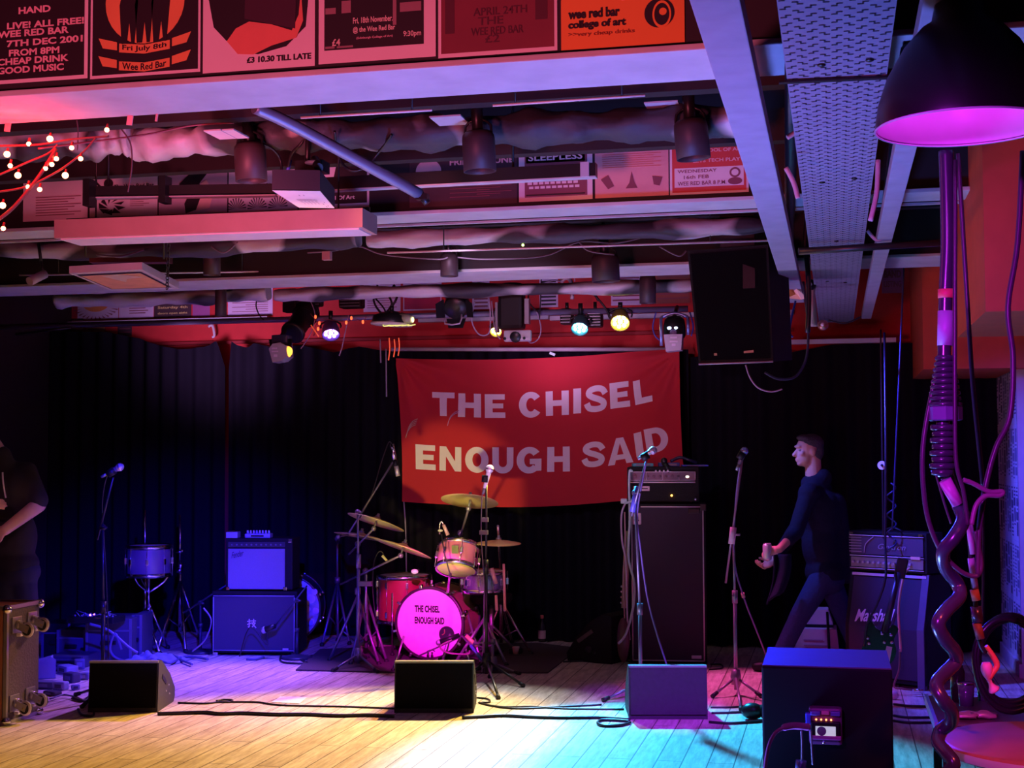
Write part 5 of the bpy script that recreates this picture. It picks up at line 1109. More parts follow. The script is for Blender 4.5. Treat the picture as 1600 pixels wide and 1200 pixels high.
# ================================================================ drums
def drum(label, name, c, ax, r, L, shellm, headm, back=None, nl=8, hoopm=CHROME, cat='drum', hoopw=.008):
    """ax points out of the front head"""
    M2 = Matrix.Translation(c) @ frame(ax); t = thing(name, label, cat, c)
    MB().lathe([(r, -L), (r, 0)], M2, 56).build('shell', shellm, t)
    MB().lathe([(0, .004), (r * .94, .004), (r * .985, -.002)], M2, 56).build('front_head', headm, t)
    MB().lathe([(0, -L - .004), (r * .94, -L - .004), (r * .985, -L + .002)], M2, 56).build('rear_head', back or headm, t)
    for z in (0, -L): 
        s = 1 if z == 0 else -1
        MB().lathe([(r * .97, z + .006 * s), (r + hoopw, z + .012 * s), (r + hoopw, z - .022 * s), (r + .001, z - .022 * s)], M2, 56).build('hoop', hoopm, t)
    for k in range(nl):
        a = 2 * PI * (k + .5) / nl; d = V((math.cos(a), math.sin(a), 0)); m = MB()
        for z in (-L * .18, -L * .82) if L > .25 else (-L * .5,):
            m.box(M2 @ (d * (r + .012) + V((0, 0, z))), (.022, .022, .05), rot=M2.to_3x3() @ Matrix.Rotation(a, 3, 'Z'), bev=.004)
        m.cone(M2 @ (d * (r + .014) + V((0, 0, .004))), M2 @ (d * (r + .014) + V((0, 0, -L - .004))), .003, n=6)
        m.build('lug', CHROME, t)
    return t, M2
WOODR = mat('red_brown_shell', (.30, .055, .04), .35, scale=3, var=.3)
MAG = mat('white_bass_drum_head', (.86, .80, .84), .5, var=.04)
B = FT(671, 1033); dB = dep(B); c = pt(671, 976, D=dB); rb = 54 * dB / F
c.z = max(c.z, rb + .022)
bd, M2 = drum('bass drum with pale front head lettered THE CHISEL ENOUGH SAID', 'bass_drum', c, V((-.05, -1, 0)), rb, .44, mat('gold_shell', (.55, .42, .16), .3, .3), MAG, nl=10, hoopm=mat('dark_hoop', (.05, .03, .04), .35), hoopw=.012)
hd = bd.children[1]
def onhead(px, py, o=.0065):
    k = pt(px, py, D=dB); l = M2.inverted() @ k; return M2 @ V((l.x, l.y, o))
def htext(txt, x0, x1, yb_, h): MB().text(txt, lambda a, b: onhead(x0 + (x1 - x0) * a, yb_ - h * b), .045).build('lettering', INK, hd)
htext('THE CHISEL', 646, 689, 957, 11); htext('ENOUGH SAID', 646, 697, 975, 11)
ctr = onhead(701, 990, .006); m = MB(); M3 = Matrix.Translation(ctr) @ frame(V((-.05, -1, 0))); m.lathe([(0, .001), (12 * dB / F, .001)], M3, 32, sm=False); m.build('port_hole', mat('port_black', (.02, .03, .03), .6), hd)
MB().lathe([(11.6 * dB / F, .001), (12 * dB / F, .005), (12.6 * dB / F, .001)], M3, 32).build('port_ring', mat('dark_ring', (.06, .04, .05), .4), hd)
m = MB(); m.tube([onhead(698, 982, .02), onhead(698, 988, .02), onhead(694, 991, .02)], .004, 6); m.build('muffling_strap', mat('olive_strap', (.4, .4, .1), .6), hd)
m = MB()
for x in (669, 676): m.ball(onhead(x, 1025, .007), (.011, .004, .018), 8); m.ball(onhead(x, 1020, .007), (.008, .004, .008), 8)
m.tube([onhead(667, 1018, .008), onhead(674, 1015, .008), onhead(681, 1017, .008)], .003, 5); m.build('head_emblem', INK, hd)
for sx, f in ((-1, FT(614, 1050)), (1, FT(735, 1044))):
    a = c + V((sx * rb * .85, .12, -.08)); m = MB(); m.cone(a, V((f.x, f.y, .014)), .009); sp = m.build('spur', CHROME, bd); MB().ball(V((f.x, f.y, .016)), .016, 8).build('rubber_tip', RUBBER, sp)
m = MB()
for k in range(8):
    a = 2 * PI * (k + .3) / 8; d = V((math.cos(a), math.sin(a), 0)); m.box(M2 @ (d * (rb + .018)), (.03, .02, .045), rot=M2.to_3x3() @ Matrix.Rotation(a, 3, 'Z'), bev=.004)
m.build('hoop_claws', CHROME, bd)
# rack tom
c = pt(713, 890, D=10.75); ax = V((.0, -.45, -.89))
tt, M2t = drum('small rack tom tilted back above the bass drum, yellow-lit bottom', 'rack_tom', c, ax, .152, .19, mat('pink_lit_shell', (.72, .22, .40), .3, var=.2, scale=3), mat('yellow_lit_bottom_head', (.85, .78, .25), .35), WHITE, nl=8)  # yellow light from the floor is put into the bottom head's colour
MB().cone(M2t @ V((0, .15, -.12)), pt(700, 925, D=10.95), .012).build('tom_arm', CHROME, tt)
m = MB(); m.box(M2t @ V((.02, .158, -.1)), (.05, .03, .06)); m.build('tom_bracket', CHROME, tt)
# floor tom
c = pt(632, 899, D=11.55); ft, M2f = drum('red-brown floor tom standing behind the bass drum at the left', 'floor_tom', c, V((0, 0, 1)), 40 * 11.55 / F, .37, WOODR, mat('coated_head', (.7, .66, .6), .5), nl=8)
for a in (.9, 3.0, 4.6):
    d = V((math.cos(a), math.sin(a), 0)) * (40 * 11.55 / F + .03); p = V((c.x, c.y, 0)) + d
    m = MB(); m.cone(V((p.x, p.y, c.z - .12)), V((p.x, p.y, .02)), .008); lg = m.build('leg', CHROME, ft); MB().ball(V((p.x, p.y, .02)), .018, 8).build('rubber_foot', RUBBER, lg)
m = MB(); a, b = pt(648, 893, D=11.0), pt(655, 890, D=11.0); m.ball(a, (.03, .02, .02), 8); tk = thing('clip_microphone', 'small clip-on microphone on the floor tom rim', 'microphone', a); m.build('body', mat('pale_clip_mic', (.6, .65, .55), .4), tk); MB().cone(a, b, .008).build('gooseneck', SATIN, tk)
cable('cable arching over the floor tom', [pt(606, 880, D=11), pt(596, 862, D=11), pt(588, 868, D=11), pt(583, 890, D=11), pt(583, 930, D=11), pt(588, 970, D=11)], .004)
m = MB(); m.cone(pt(597, 868, D=10.9), pt(606, 878, D=10.9), .010); tag(m.build('cable_plug', mat('yellow_plug', (.7, .65, .3), .4)), 'yellow-lit cable plug above the floor tom', 'plug')
# tom mic
a, b = pt(690, 835, D=10.6), pt(698, 838, D=10.6); tk = thing('tom_microphone', 'white-lit hooked microphone at the rack tom rim', 'microphone', a)
m = MB(); m.tube([pt(687, 835, D=10.6), pt(687, 820, D=10.6), pt(690, 815, D=10.6), pt(694, 822, D=10.6)], .006, 6); m.build('hook', CHROME, tk); MB().cone(pt(693, 820, D=10.6), pt(700, 836, D=10.6), .012, .014).build('body', mat('pink_mic_body', (.8, .55, .55), .35, .4), tk); MB().ball(pt(688, 829, D=10.6), (.02, .015, .01), 8).build('clip', mat('pale_clip_mic', (0, 0, 0)), tk)
cable('cable crossing the rack tom from its microphone', [pt(690, 835, D=10.55), pt(694, 862, D=10.5), pt(700, 885, D=10.5), pt(705, 905, D=10.5)], .005)
# snare
c = pt(757, 893, D=10.95); sn, _ = drum('steel snare drum right of the bass drum', 'snare_drum', c, V((0, 0, 1)), 33 * 10.95 / F, .15, mat('violet_steel_shell', (.4, .36, .5), .25, .8), mat('coated_head', (0, 0, 0)), nl=10)
B = FT(757, 1018)
cyl_stand('snare drum stand hidden behind the central microphone stand', V((c.x, c.y, 0)), V((c.x, c.y, c.z - .17)), [V((c.x - .2, c.y - .15, 0)), V((c.x + .2, c.y - .12, 0)), V((c.x, c.y + .22, 0))], name='snare_stand', hubz=.35)
m = MB(); m.cone(pt(768, 888, D=10.7), pt(775, 912, D=10.7), .016); tag(m.build('snare_microphone', mat('pink_mic_body', (0, 0, 0))), 'pink-lit microphone at the right edge of the snare drum', 'microphone')
# kick pedal / throne
th = thing('drum_throne', 'round black drum stool behind the kit, mostly hidden', 'stool', V((c.x - .05, c.y + .42, 0)))
MB().lathe([(0, .42), (.15, .42), (.17, .45), (.165, .49), (0, .5)], Matrix.Translation(V((c.x - .05, c.y + .42, 0))), 28).build('seat', TOLEX, th); MB().cone(V((c.x - .05, c.y + .42, .06)), V((c.x - .05, c.y + .42, .42)), .018).build('column', STEEL, th)
for a in (0.5, 2.6, 4.7): MB().cone(V((c.x - .05, c.y + .42, .25)), V((c.x - .05 + .22 * math.cos(a), c.y + .42 + .22 * math.sin(a), .01)), .01).build('leg', STEEL, th)
# little things on the rug
tag(MB().box(pt(806, 1017, Z=.03), (.1, .08, .04), bev=.008).build('effects_pedal', SATIN), 'small black pedal right of the hi-hat stand', 'pedal')
t = thing('paper_cup', 'small crumpled orange-lit cup on the rug', 'cup', pt(806, 1022, Z=.012)); MB().lathe([(0, 0), (.022, 0), (.03, .06), (.027, .06), (.02, .004)], Matrix.Translation(pt(806, 1022, Z=.012)), 16).build('cup_wall', mat('cream_cup', (.8, .6, .45), .5), t)
bc = FT(847, 1003); bt = thing('beer_bottle', 'dark glass bottle with pale label on the floor behind the hi-hat', 'bottle', bc)
MB().lathe([(0, .002), (.031, .002), (.033, .01), (.033, .12), (.026, .15), (.014, .175), (.012, .215), (.014, .218), (.014, .225), (0, .225)], Matrix.Translation(bc), 24).build('glass', mat('dark_glass', (.03, .02, .02), .08), bt)
MB().lathe([(.0335, .03), (.0335, .1)], Matrix.Translation(bc), 24).build('label_band', mat('pink_label', (.7, .4, .42), .5), bt); MB().lathe([(.0145, .2), (.0155, .215), (.0145, .228), (0, .229)], Matrix.Translation(bc), 16).build('cap', mat('red_cap', (.6, .12, .1), .4), bt)

# ================================================================ wedge monitors
def wedge(label, x0, x1, yb_, ytop, name='wedge_monitor', rot=0.0, badge=True, depth=.42, front=None, lab=None):
    """front face bottom edge between pixels x0..x1 at the floor, top edge at height ytop px"""
    A = pt(x0, yb_, Z=0); B_ = pt(x1, yb_, Z=0); c = (A + B_) / 2; w_ = (B_ - A).length; D_ = dep(c)
    ang = math.atan2((B_ - A).y, (B_ - A).x) + rot
    h = (yb_ - ytop) * D_ / F
    t = thing(name, label, 'monitor speaker', c, rz(ang))
    # side outline in (y, z): front leans back slightly, rounded sloping back
    prof = [(0, .0), (.03, h), (.09, h), (depth * .72, h * .62), (depth, h * .28), (depth, h * .12), (depth * .93, 0)]
    Mx = Matrix(((0, 0, 1, -w_ / 2), (1, 0, 0, 0), (0, 1, 0, 0), (0, 0, 0, 1)))
    MB().prism(prof, Mx, w_).build('cabinet', mat('speckled_black_coating', (.035, .033, .038), .6, bump=.4, scale=220), t, local=True)
    sl = math.atan2(.03, h); Rg = Matrix.Rotation(-sl, 3, 'X')
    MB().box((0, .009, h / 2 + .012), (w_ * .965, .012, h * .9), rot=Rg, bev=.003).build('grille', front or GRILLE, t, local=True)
    MB().box((0, .025, h - .002), (w_ * .99, .03, .012)).build('top_edge', mat('worn_edge', (.2, .2, .2), .5), t, local=True)
    if badge:
        MB().box((w_ * .3, -.001, h * .15), (w_ * .14, .006, h * .09)).build('badge', mat('silver_badge', (.45, .42, .5), .35, .5), t, local=True)
        m = MB(); m.ball((-w_ * .36, -.002, h * .17), (.009, .006, .009), 8); m.build('screw', STEEL, t, local=True)
    m = MB(); m.box((w_ / 2 + .001, depth * .36, h * .58), (.006, .11, .028), rot=Matrix.Rotation(-.55, 3, 'X'), bev=.002); m.build('side_handle', BLACK, t, local=True)
    m = MB()
    for yy, z_ in ((.2, .1), (.28, .07), (.26, .13)): m.ball((w_ / 2, yy * depth / .42, z_), .006, 6)
    m.build('side_screw', STEEL, t, local=True)
    return t
w1 = wedge('left wedge monitor with pale side panel in front of the tall boom stand', 137, 246, 1113, 1036)
w2 = wedge('centre wedge monitor in front of the bass drum', 616, 740, 1114, 1036)
w3 = wedge('right wedge monitor with violet-lit front before the bass amplifier', 983, 1106, 1124, 1043, front=mat('violet_lit_grille', (.05, .045, .055), .85, bump=.3, scale=30, spec=.1))  # lighter grille copy, violet light on the front is put into its tone
# black wedge on its side by the bass amp
c = FT(940, 1030); t = thing('floor_monitor', 'black floor monitor lying at the back left of the bass amplifier', 'monitor speaker', c, rz(-.35))
Mx = Matrix(((1, 0, 0, 0), (0, 0, -1, .2), (0, 1, 0, 0), (0, 0, 0, 1)))
MB().prism([(-.19, 0), (-.2, .06), (-.12, .18), (.02, .32), (.13, .38), (.2, .36), (.2, 0)], Mx, .4).build('cabinet', TOLEX, t, local=True)
m = MB(); m.box((-.03, -.205, .2), (.16, .008, .03), rot=Matrix.Rotation(-.6, 3, 'Y')); m.build('side_handle', mat('brown_grey', (.12, .09, .09), .5), t, local=True)
m = MB(); m.ball((0, -.205, .1), (.03, .01, .03), 10); m.ball((.05, -.205, .08), .012, 8); m.build('socket_plate', SATIN, t, local=True)

# ================================================================ blue amplifiers at the left
def amp_box(t, A, B_, zb, h, depth, mt=TOLEX, nm='cabinet', bev=.008):
    c = (A + B_) / 2; w_ = (B_ - A).length
    MB().box((0, depth / 2, zb + h / 2), (w_, depth, h), bev=bev).build(nm, mt, t, local=True); return w_
A = FT(331, 1024); B_ = FT(464, 1025); c = (A + B_) / 2; D_ = dep(c); h2 = (1024 - 925) * D_ / F; ang = math.atan2((B_ - A).y, (B_ - A).x)
t = thing('speaker_cabinet', 'blue-lit speaker cabinet with a small character emblem under the combo amplifier', 'speaker cabinet', c, rz(ang)); w_ = amp_box(t, A, B_, .02, h2 - .02, .36)
gz = (.03, h2 - .045)
MB().box((-.005, -.004, (gz[0] + gz[1]) / 2 + .01), (w_ * .955, .012, gz[1] - gz[0])).build('grille', mat('blue_grille_cloth', (.07, .065, .09), .9, bump=.3, scale=300), t, local=True)
m = MB()
for (a, b) in (((-.48, gz[0]), (-.48, gz[1])), ((.47, gz[0]), (.47, gz[1])), ((-.48, gz[1] + .01), (.47, gz[1] + .01)), ((-.48, gz[0] + .012), (.47, gz[0] + .012))): m.cone((a[0] * w_, -.012, a[1]), (b[0] * w_, -.012, b[1]), .004, n=6)
m.build('piping', mat('grey_piping', (.4, .38, .45), .5), t, local=True)
m = MB(); S = .055
def stroke(m, a, b, r=.0035): m.box(((a[0] + b[0]) / 2, -.013, (a[1] + b[1]) / 2), (math.hypot(b[0] - a[0], b[1] - a[1]) + r, .003, r * 2), rot=Matrix.Rotation(-math.atan2(b[1] - a[1], b[0] - a[0]), 3, 'Y'))
ex, ez = -.02, h2 * .5
for a, b in (((-.034, .018), (-.006, .022)), ((-.019, .036), (-.019, -.03)), ((-.019, -.03), (-.028, -.024)), ((-.034, -.006), (-.006, .004)), ((.0, .022), (.034, .022)), ((.017, .036), (.017, .008)), ((.0, .006), (.03, .006)), ((.03, .006), (.002, -.032)), ((.006, .0), (.036, -.032))): stroke(m, (a[0] + ex, a[1] + ez), (b[0] + ex, b[1] + ez))
m.build('emblem', mat('pale_emblem', (.85, .75, .8), .4), t, local=True)
MB().box((w_ * .37, -.013, .055), (.045, .004, .014)).build('badge', mat('pale_emblem', (0, 0, 0)), t, local=True)
for sx in (-1, 1): MB().box((sx * w_ * .46, .02, .012), (.04, .04, .024)).build('foot', CHROME, t, local=True)
A2 = pt(350, 921, D=D_); B2 = pt(447, 921, D=D_); w2_ = (B2 - A2).length; h1 = (921 - 841) * D_ / F; c2 = V(((A2.x + B2.x) / 2, (A2.y + B2.y) / 2 + .03, h2))
t = thing('combo_amplifier', 'blue-lit combo guitar amplifier standing on the left speaker cabinet', 'amplifier', c2, rz(ang))
MB().box((.02, .13, h1 / 2 + .01), (w2_ + .05, .26, h1), bev=.008).build('cabinet', TOLEX, t, local=True)
MB().box((0, -.003, h1 * .43), (w2_ * .93, .012, h1 * .78)).build('grille', mat('silver_grille_cloth', (.26, .25, .32), .8, bump=.2, scale=260), t, local=True)
MB().box((0, -.004, h1 * .9), (w2_ * .93, .012, h1 * .10)).build('control_panel', mat('dark_panel', (.05, .05, .06), .35), t, local=True)
m = MB()
for k in range(11): m.cone((-w2_ * .4 + k * w2_ * .08, -.008, h1 * .9), (-w2_ * .4 + k * w2_ * .08, -.022, h1 * .9), .007, .006, 10)
m.build('control_knobs', mat('dim_knob', (.25, .25, .3), .3, .3), t, local=True)
MB().text('Fender', lambda a, b: V((-w2_ * .41 + w2_ * .2 * a, -.0105, h1 * (.63 + .12 * b) + a * .022)), .01, .3).build('lettering', mat('dark_script', (.06, .03, .10), .3, .4), t, local=True)
for sx in (-1, 1): MB().box((sx * w2_ * .47, -.002, .02), (.03, .02, .03), bev=.004).build('corner_protector', CHROME, t, local=True)
MB().box((w2_ * .55, .0, h1 * .98), (.03, .03, .03), bev=.004).build('corner_protector', CHROME, t, local=True)
T = c2.z + h1 + .01
for x0, x1, yy, l, hh in ((355, 374, 828, 'small pale pedal on top of the combo amplifier', .05), (384, 425, 832, 'small mixer with a row of knobs on top of the combo amplifier', .035)):
    a, b = pt(x0, 841, D=D_ + .1), pt(x1, 841, D=D_ + .1); c3 = V(((a.x + b.x) / 2, (a.y + b.y) / 2, T)); w3_ = b.x - a.x; t = thing('effects_pedal' if x0 < 380 else 'pedal_mixer', l, 'effects unit', c3, rz(ang))
    MB().box((0, 0, hh / 2), (w3_, .1, hh), bev=.006).build('casing', mat('pale_casing', (.42, .42, .5), .4, .2), t, local=True)
    if x0 > 380:
        m = MB()
        for k in range(8): m.cone((-w3_ * .42 + k * w3_ * .12, -.02, hh), (-w3_ * .42 + k * w3_ * .12, -.02, hh + .026), .009, .007, 10)
        m.build('mixer_knobs', mat('bright_knob', (.7, .7, .8), .3), t, local=True)
        m = MB(); m.box((0, -.052, hh * .5), (w3_ * .5, .004, .012)); m.build('front_strip', BLACK, t, local=True)
    else: MB().box((0, -.03, hh + .004), (w3_ * .5, .03, .01)).build('footswitch', CHROME, t, local=True)
# bass drum shell on its side behind the cabinet
c = pt(449, 949, D=D_ + .75); r = 51 * dep(c) / F; c.z = r + .01
t, M2 = drum('spare bass drum with a patterned head behind the blue cabinet', 'spare_bass_drum', c, V((.25, -1, 0)), r, .35, mat('dark_shell', (.05, .04, .08), .3), mat('blue_pattern_head', (.35, .4, .75), .3, var=.9, scale=12), nl=8, hoopm=mat('dark_hoop', (0, 0, 0)))
m = MB()
for x, y, rx in ((484, 936, .05), (490, 925, .035), (478, 952, .04), (492, 955, .035), (484, 972, .04)):
    l_ = M2.inverted() @ pt(x, y, D=dep(c) - .02); m.ball(M2 @ V((l_.x, l_.y, .006)), (rx, .004, rx * .8), 10)
m.build('head_pattern', mat('pale_pattern', (.75, .72, .85), .4), t)

# ================================================================ left drum stand group
c = pt(233, 853, D=11.6); sd, M2 = drum('snare drum on a tall stand behind the left wedge monitor', 'snare_drum', c, V((0, 0, 1)), 33 * 11.6 / F, .24, mat('mauve_shell', (.28, .2, .34), .25, .5), mat('coated_head', (0, 0, 0)), nl=8)
B = V((c.x, c.y, 0)); cyl_stand('tripod stand under the left snare drum', B, V((c.x, c.y, c.z - .27)), [FT(205, 1010), FT(262, 1014), FT(240, 990)], mt=CHROME, name='snare_stand', hubz=.4)
m = MB()
for a in (.6, 2.5, 4.4): m.tube([V((c.x, c.y, c.z - .38)), V((c.x + .12 * math.cos(a), c.y + .12 * math.sin(a), c.z - .3)), V((c.x + .17 * math.cos(a), c.y + .17 * math.sin(a), c.z - .22))], .008, 6)
tag(m.build('drum_basket', CHROME), 'chrome basket arms cradling the left snare drum', 'basket')
B = FT(226, 1014); cyl_stand('slim cymbal stand without cymbal beside the left snare drum', B, pt(226, 797, D=dep(B)), [FT(196, 1020), FT(250, 1024), FT(230, 1004)], mt=CHROME, hubz=.3)
B = FT(281, 1002); cyl_stand('bare chrome cymbal stand left of the blue amplifiers', B, pt(281, 804, D=dep(B)), [FT(246, 1018), FT(312, 1000), FT(290, 1020)], mt=CHROME, hubz=.52)
m = MB(); q = pt(281, 862, D=dep(B)); m.cone(q + V((-.03, -.02, 0)), q + V((.03, -.02, 0)), .012); m.cone(q + V((0, 0, -.18)), q + V((0, 0, -.14)), .025); m.ball(q + V((.03, -.02, .01)), .014, 8)
tag(m.build('stand_wing_nuts', CHROME), 'wing nuts on the bare chrome cymbal stand', 'wing nut')
# cases and cables pile
def box_thing(name, label, cat, x0, x1, yb_, yt, depth=.35, mt=None, dz=0.0, ang=0.0, extra=None):
    A = FT(x0, yb_); B_ = FT(x1, yb_); c = (A + B_) / 2; c.z = dz; w_ = (B_ - A).length; h = (yb_ - yt) * dep(c) / F
    t = thing(name, label, cat, c, rz(math.atan2((B_ - A).y, (B_ - A).x) + ang)); MB().box((0, depth / 2, h / 2), (w_, depth, h), bev=.008).build('case_body', mt or TOLEX, t, local=True)
    m = MB()
    for sx in (-1, 1):
        m.box((sx * (w_ / 2 - .012), -.002, h / 2), (.02, .006, h))
    m.box((0, -.002, h * .72), (w_, .006, .012)); m.build('edge_strip', mat('dull_edge', (.22, .22, .28), .4, .5), t, local=True)
    MB().box((0, -.012, h * .45), (min(.12, w_ * .4), .02, .03), bev=.005).build('case_handle', BLACK, t, local=True)
    return t, w_, h
BC = mat('dark_blue_case', (.07, .065, .10), .6)
box_thing('equipment_case', 'dark equipment case behind the tall left boom stand', 'case', 133, 206, 1034, 968, .4, BC)
box_thing('equipment_case', 'lower dark case at the left of the equipment pile', 'case', 88, 134, 1030, 985, .35, BC)
box_thing('equipment_case', 'slim dark case standing right of the equipment case', 'case', 205, 222, 1030, 962, .3, BC)
A = FT(110, 1034)
t = thing('stage_mixer', 'cluttered small mixer lying on the left equipment case', 'mixer', pt(150, 966, D=11.0)); c = pt(150, 967, D=11.0)
MB().box(c, (.4, .2, .05), bev=.01).build('mixer_body', SATIN, t)
m = MB(); rr = random.Random(4)
for k in range(22): m.cone(c + V((rr.uniform(-.18, .18), rr.uniform(-.09, .06), .025)), c + V((rr.uniform(-.18, .18) * .0, 0, .06)) + V((rr.uniform(-.18, .18), rr.uniform(-.09, .06), 0)), .004, .004, 6) if k % 6 == 0 else m.ball(c + V((rr.uniform(-.18, .18), rr.uniform(-.1, .06), .03)), .009, 6)
m.build('mixer_knobs', mat('dim_knob', (0, 0, 0)), t)
m = MB(); m.ball(pt(141, 961, D=10.85), .008, 6); m.ball(pt(147, 960, D=10.85), .006, 6); m.build('pink_lights', mat('pink_leds', (1, .3, .5), emit=4, ecol=(1, .2, .4)), t)
box_thing('low_platform', 'low dark box with a pale lid edge by the flight case', 'box', 72, 132, 1044, 1026, .3, BC, ang=-.1)
box_thing('slanted_board', 'dark cable trunk behind the flight case', 'trunk', 64, 110, 1028, 975, .3, SATIN)
rr = random.Random(9)
blm = [mat('blue_lit_scrap_%d' % i, col_, .5) for i, col_ in enumerate(((.14, .14, .2), (.3, .3, .4), (.05, .05, .08)))]
lab = ['low tangle of pale stage clutter right beside the flight case', 'small pale box in the clutter beside the flight case', 'dark adaptor block in the clutter pile', 'pale adaptor nearest the left wedge monitor', 'dark plug block behind the pale adaptor', 'flat dark pedal at the back of the clutter', 'pale crumpled bag standing by the flight case', 'small upright pedal in the clutter pile', 'low pale pedal in front of the clutter pile', 'dark pedal just behind the left boom stand foot']
for i, (x, y, w_, h_) in enumerate(((72, 1075, .16, .05), (95, 1078, .10, .06), (112, 1066, .12, .07), (128, 1062, .10, .05), (106, 1052, .16, .06), (90, 1048, .14, .05), (68, 1060, .14, .16), (118, 1078, .06, .04), (82, 1086, .12, .03), (124, 1046, .08, .08))):
    p = FT(x, y); t = thing('stage_clutter_block' if i not in (6,) else 'crumpled_bag', lab[i], 'stage clutter', p, rz(rr.uniform(-.6, .6)))
    b = MB(); b.box((0, 0, h_ / 2), (w_, w_ * .6, h_), bev=.012); 
    if i == 6:
        for v in b.bm.verts: v.co.x += rr.uniform(-.02, .02); v.co.z *= rr.uniform(.7, 1.1)
    b.build('block_body', blm[i % 3] if i != 6 else blm[1], t, local=True)
    MB().box((0, -w_ * .3 - .002, h_ * .5), (w_ * .5, .006, h_ * .4)).build('face_plate', blm[(i + 1) % 3], t, local=True)
for i, (pts, l) in enumerate((
    ([(190, 1015), (180, 990), (172, 1015), (186, 1030), (215, 1034), (240, 1028)], 'blue cable loop leaning on the equipment case'),
    ([(140, 975), (170, 985), (200, 1010), (215, 1020)], 'blue-lit cable trailing down from the small mixer'),
    ([(210, 1036), (240, 1030), (265, 1036), (290, 1026), (325, 1030)], 'tangled cable in front of the left stands'),
    ([(230, 1026), (262, 1022), (285, 1032), (300, 1038)], 'second tangled cable by the bare cymbal stand'),
    ([(78, 1092), (98, 1086), (115, 1088)], 'cable end on the floor below the clutter'),
    ([(300, 1018), (320, 1000), (330, 970), (318, 950)], 'cable curling left of the speaker cabinet'),
)):
    cable(l, [pt(x, y, Z=.02) if i in (2, 3, 4) else pt(x, y, D=10.7) for x, y in pts], .010 if i < 4 else .006, mat('blue_lit_cable', (.12, .12, .22), .4))
cl = thing('crumpled_cloth', 'pale crumpled cloth heap on the floor left of the cabinet', 'cloth', FT(235, 1034))
b = MB(); c = FT(240, 1032); 
def clf(u, v):
    x = (u - .5) * .55; y = (v - .5) * .3; e = max(0, 1 - (2 * u - 1) ** 2) * max(0, 1 - (2 * v - 1) ** 2)
    return V((c.x + x, c.y + y, .005 + .07 * e * (.6 + .4 * math.sin(u * 19) * math.cos(v * 13)) + .012 * math.sin(u * 31 + v * 17) * e))
b.grid(clf, 40, 24); b.build('cloth_sheet', mat('grey_cloth', (.28, .27, .35), .8), cl)
m = MB(); P = [FT(160, 1040), FT(232, 1040), FT(222, 1016), FT(205, 1020)]; m.poly([V((p.x, p.y, .012)) for p in P]); m.poly([V((p.x, p.y, .002)) for p in P]); tag(m.build('blue_floor_board', mat('grey_board', (.25, .25, .32), .7)), 'flat grey board on the floor behind the left wedge monitor', 'board')

# ================================================================ bass amplifier
A = FT(984, 1037); B_ = FT(1106, 1039); c = (A + B_) / 2; D_ = dep(c); w_ = (B_ - A).length * .985; ang = math.atan2((B_ - A).y, (B_ - A).x); hc = (1038 - 789) * D_ / F
t = thing('bass_cabinet', 'tall black bass speaker cabinet with pale piping', 'speaker cabinet', c, rz(ang))
MB().box((0, .2, hc / 2), (w_, .4, hc - .01), bev=.01).build('cabinet', TOLEX, t, local=True)
MB().box((0, -.004, hc / 2), (w_ * .92, .012, hc * .95)).build('grille', mat('violet_black_grille', (.045, .03, .055), .85, bump=.3, scale=300), t, local=True)
m = MB(); x_ = w_ * .465
for a, b in (((-x_, .03), (-x_, hc - .04)), ((x_, .03), (x_, hc - .04)), ((-x_, .03), (x_, .03)), ((-x_ * .75, hc - .028), (x_, hc - .028))): m.cone((a[0], -.013, a[1]), (b[0], -.013, b[1]), .0055, n=6)
m.build('piping', mat('pale_piping', (.72, .62, .68), .5), t, local=True)
MB().box((x_ * .78, -.014, .06), (.075, .006, .026), bev=.003).build('badge', mat('silver_badge', (0, 0, 0)), t, local=True)
MB().box((-x_ * .86, -.014, hc - .12), (.07, .008, .09), bev=.01).build('logo_plate', mat('pink_plate', (.65, .5, .58), .4), t, local=True)
MB().text('a', lambda a, b: V((-x_ * .86 - .018 + .036 * a, -.019, hc - .14 + .045 * b)), .03).build('logo', INK, t, local=True)
for sx in (-1, 1):
    MB().box((sx * w_ * .47, -.004, hc - .03), (.05, .03, .055), bev=.008).build('corner_protector', SATIN, t, local=True)
MB().box((x_ * .75, -.012, hc - .06), (.09, .02, .04), bev=.008).build('tape_patch', SATIN, t, local=True)
hb = thing('bass_amplifier_head', 'black bass amplifier head with pale badge and orange light on the tall cabinet', 'amplifier', c + V((0, 0, hc)), rz(ang))
A2 = pt(980, 781, D=D_); B2 = pt(1092, 781, D=D_); wh = (B2 - A2).length; xo = (pt(1036, 781, D=D_) - c).dot(V((math.cos(ang), math.sin(ang), 0))); hh = (781 - 727) * D_ / F
MB().box((xo, .17, hh / 2 + .012), (wh, .32, hh), bev=.01).build('cabinet', TOLEX, hb, local=True)
MB().box((xo, .0, hh * .78), (wh * .9, .012, hh * .24)).build('control_panel', mat('grey_panel', (.12, .11, .15), .35, .3), hb, local=True)
m = MB()
for zz_ in (hh * .90, hh * .66): m.cone((xo - wh * .45, -.01, zz_), (xo + wh * .45, -.01, zz_), .003, n=6)
m.cone((xo - wh * .45, -.01, hh * .60), (xo + wh * .45, -.01, hh * .60), .006, n=6)
for k in range(5): m.cone((xo - wh * .45 + k * wh * .225, -.01, hh * .66), (xo - wh * .45 + k * wh * .225, -.01, hh * .9), .002, n=6)
m.build('trim_strip', mat('pale_piping', (0, 0, 0)), hb, local=True)
m = MB()
for k in range(9): m.cone((xo - wh * .38 + k * wh * .085, -.006, hh * .78), (xo - wh * .38 + k * wh * .085, -.024, hh * .78), .010, .008, 12)
m.build('control_knobs', mat('dark_knob', (.07, .06, .09), .3), hb, local=True)
m = MB()
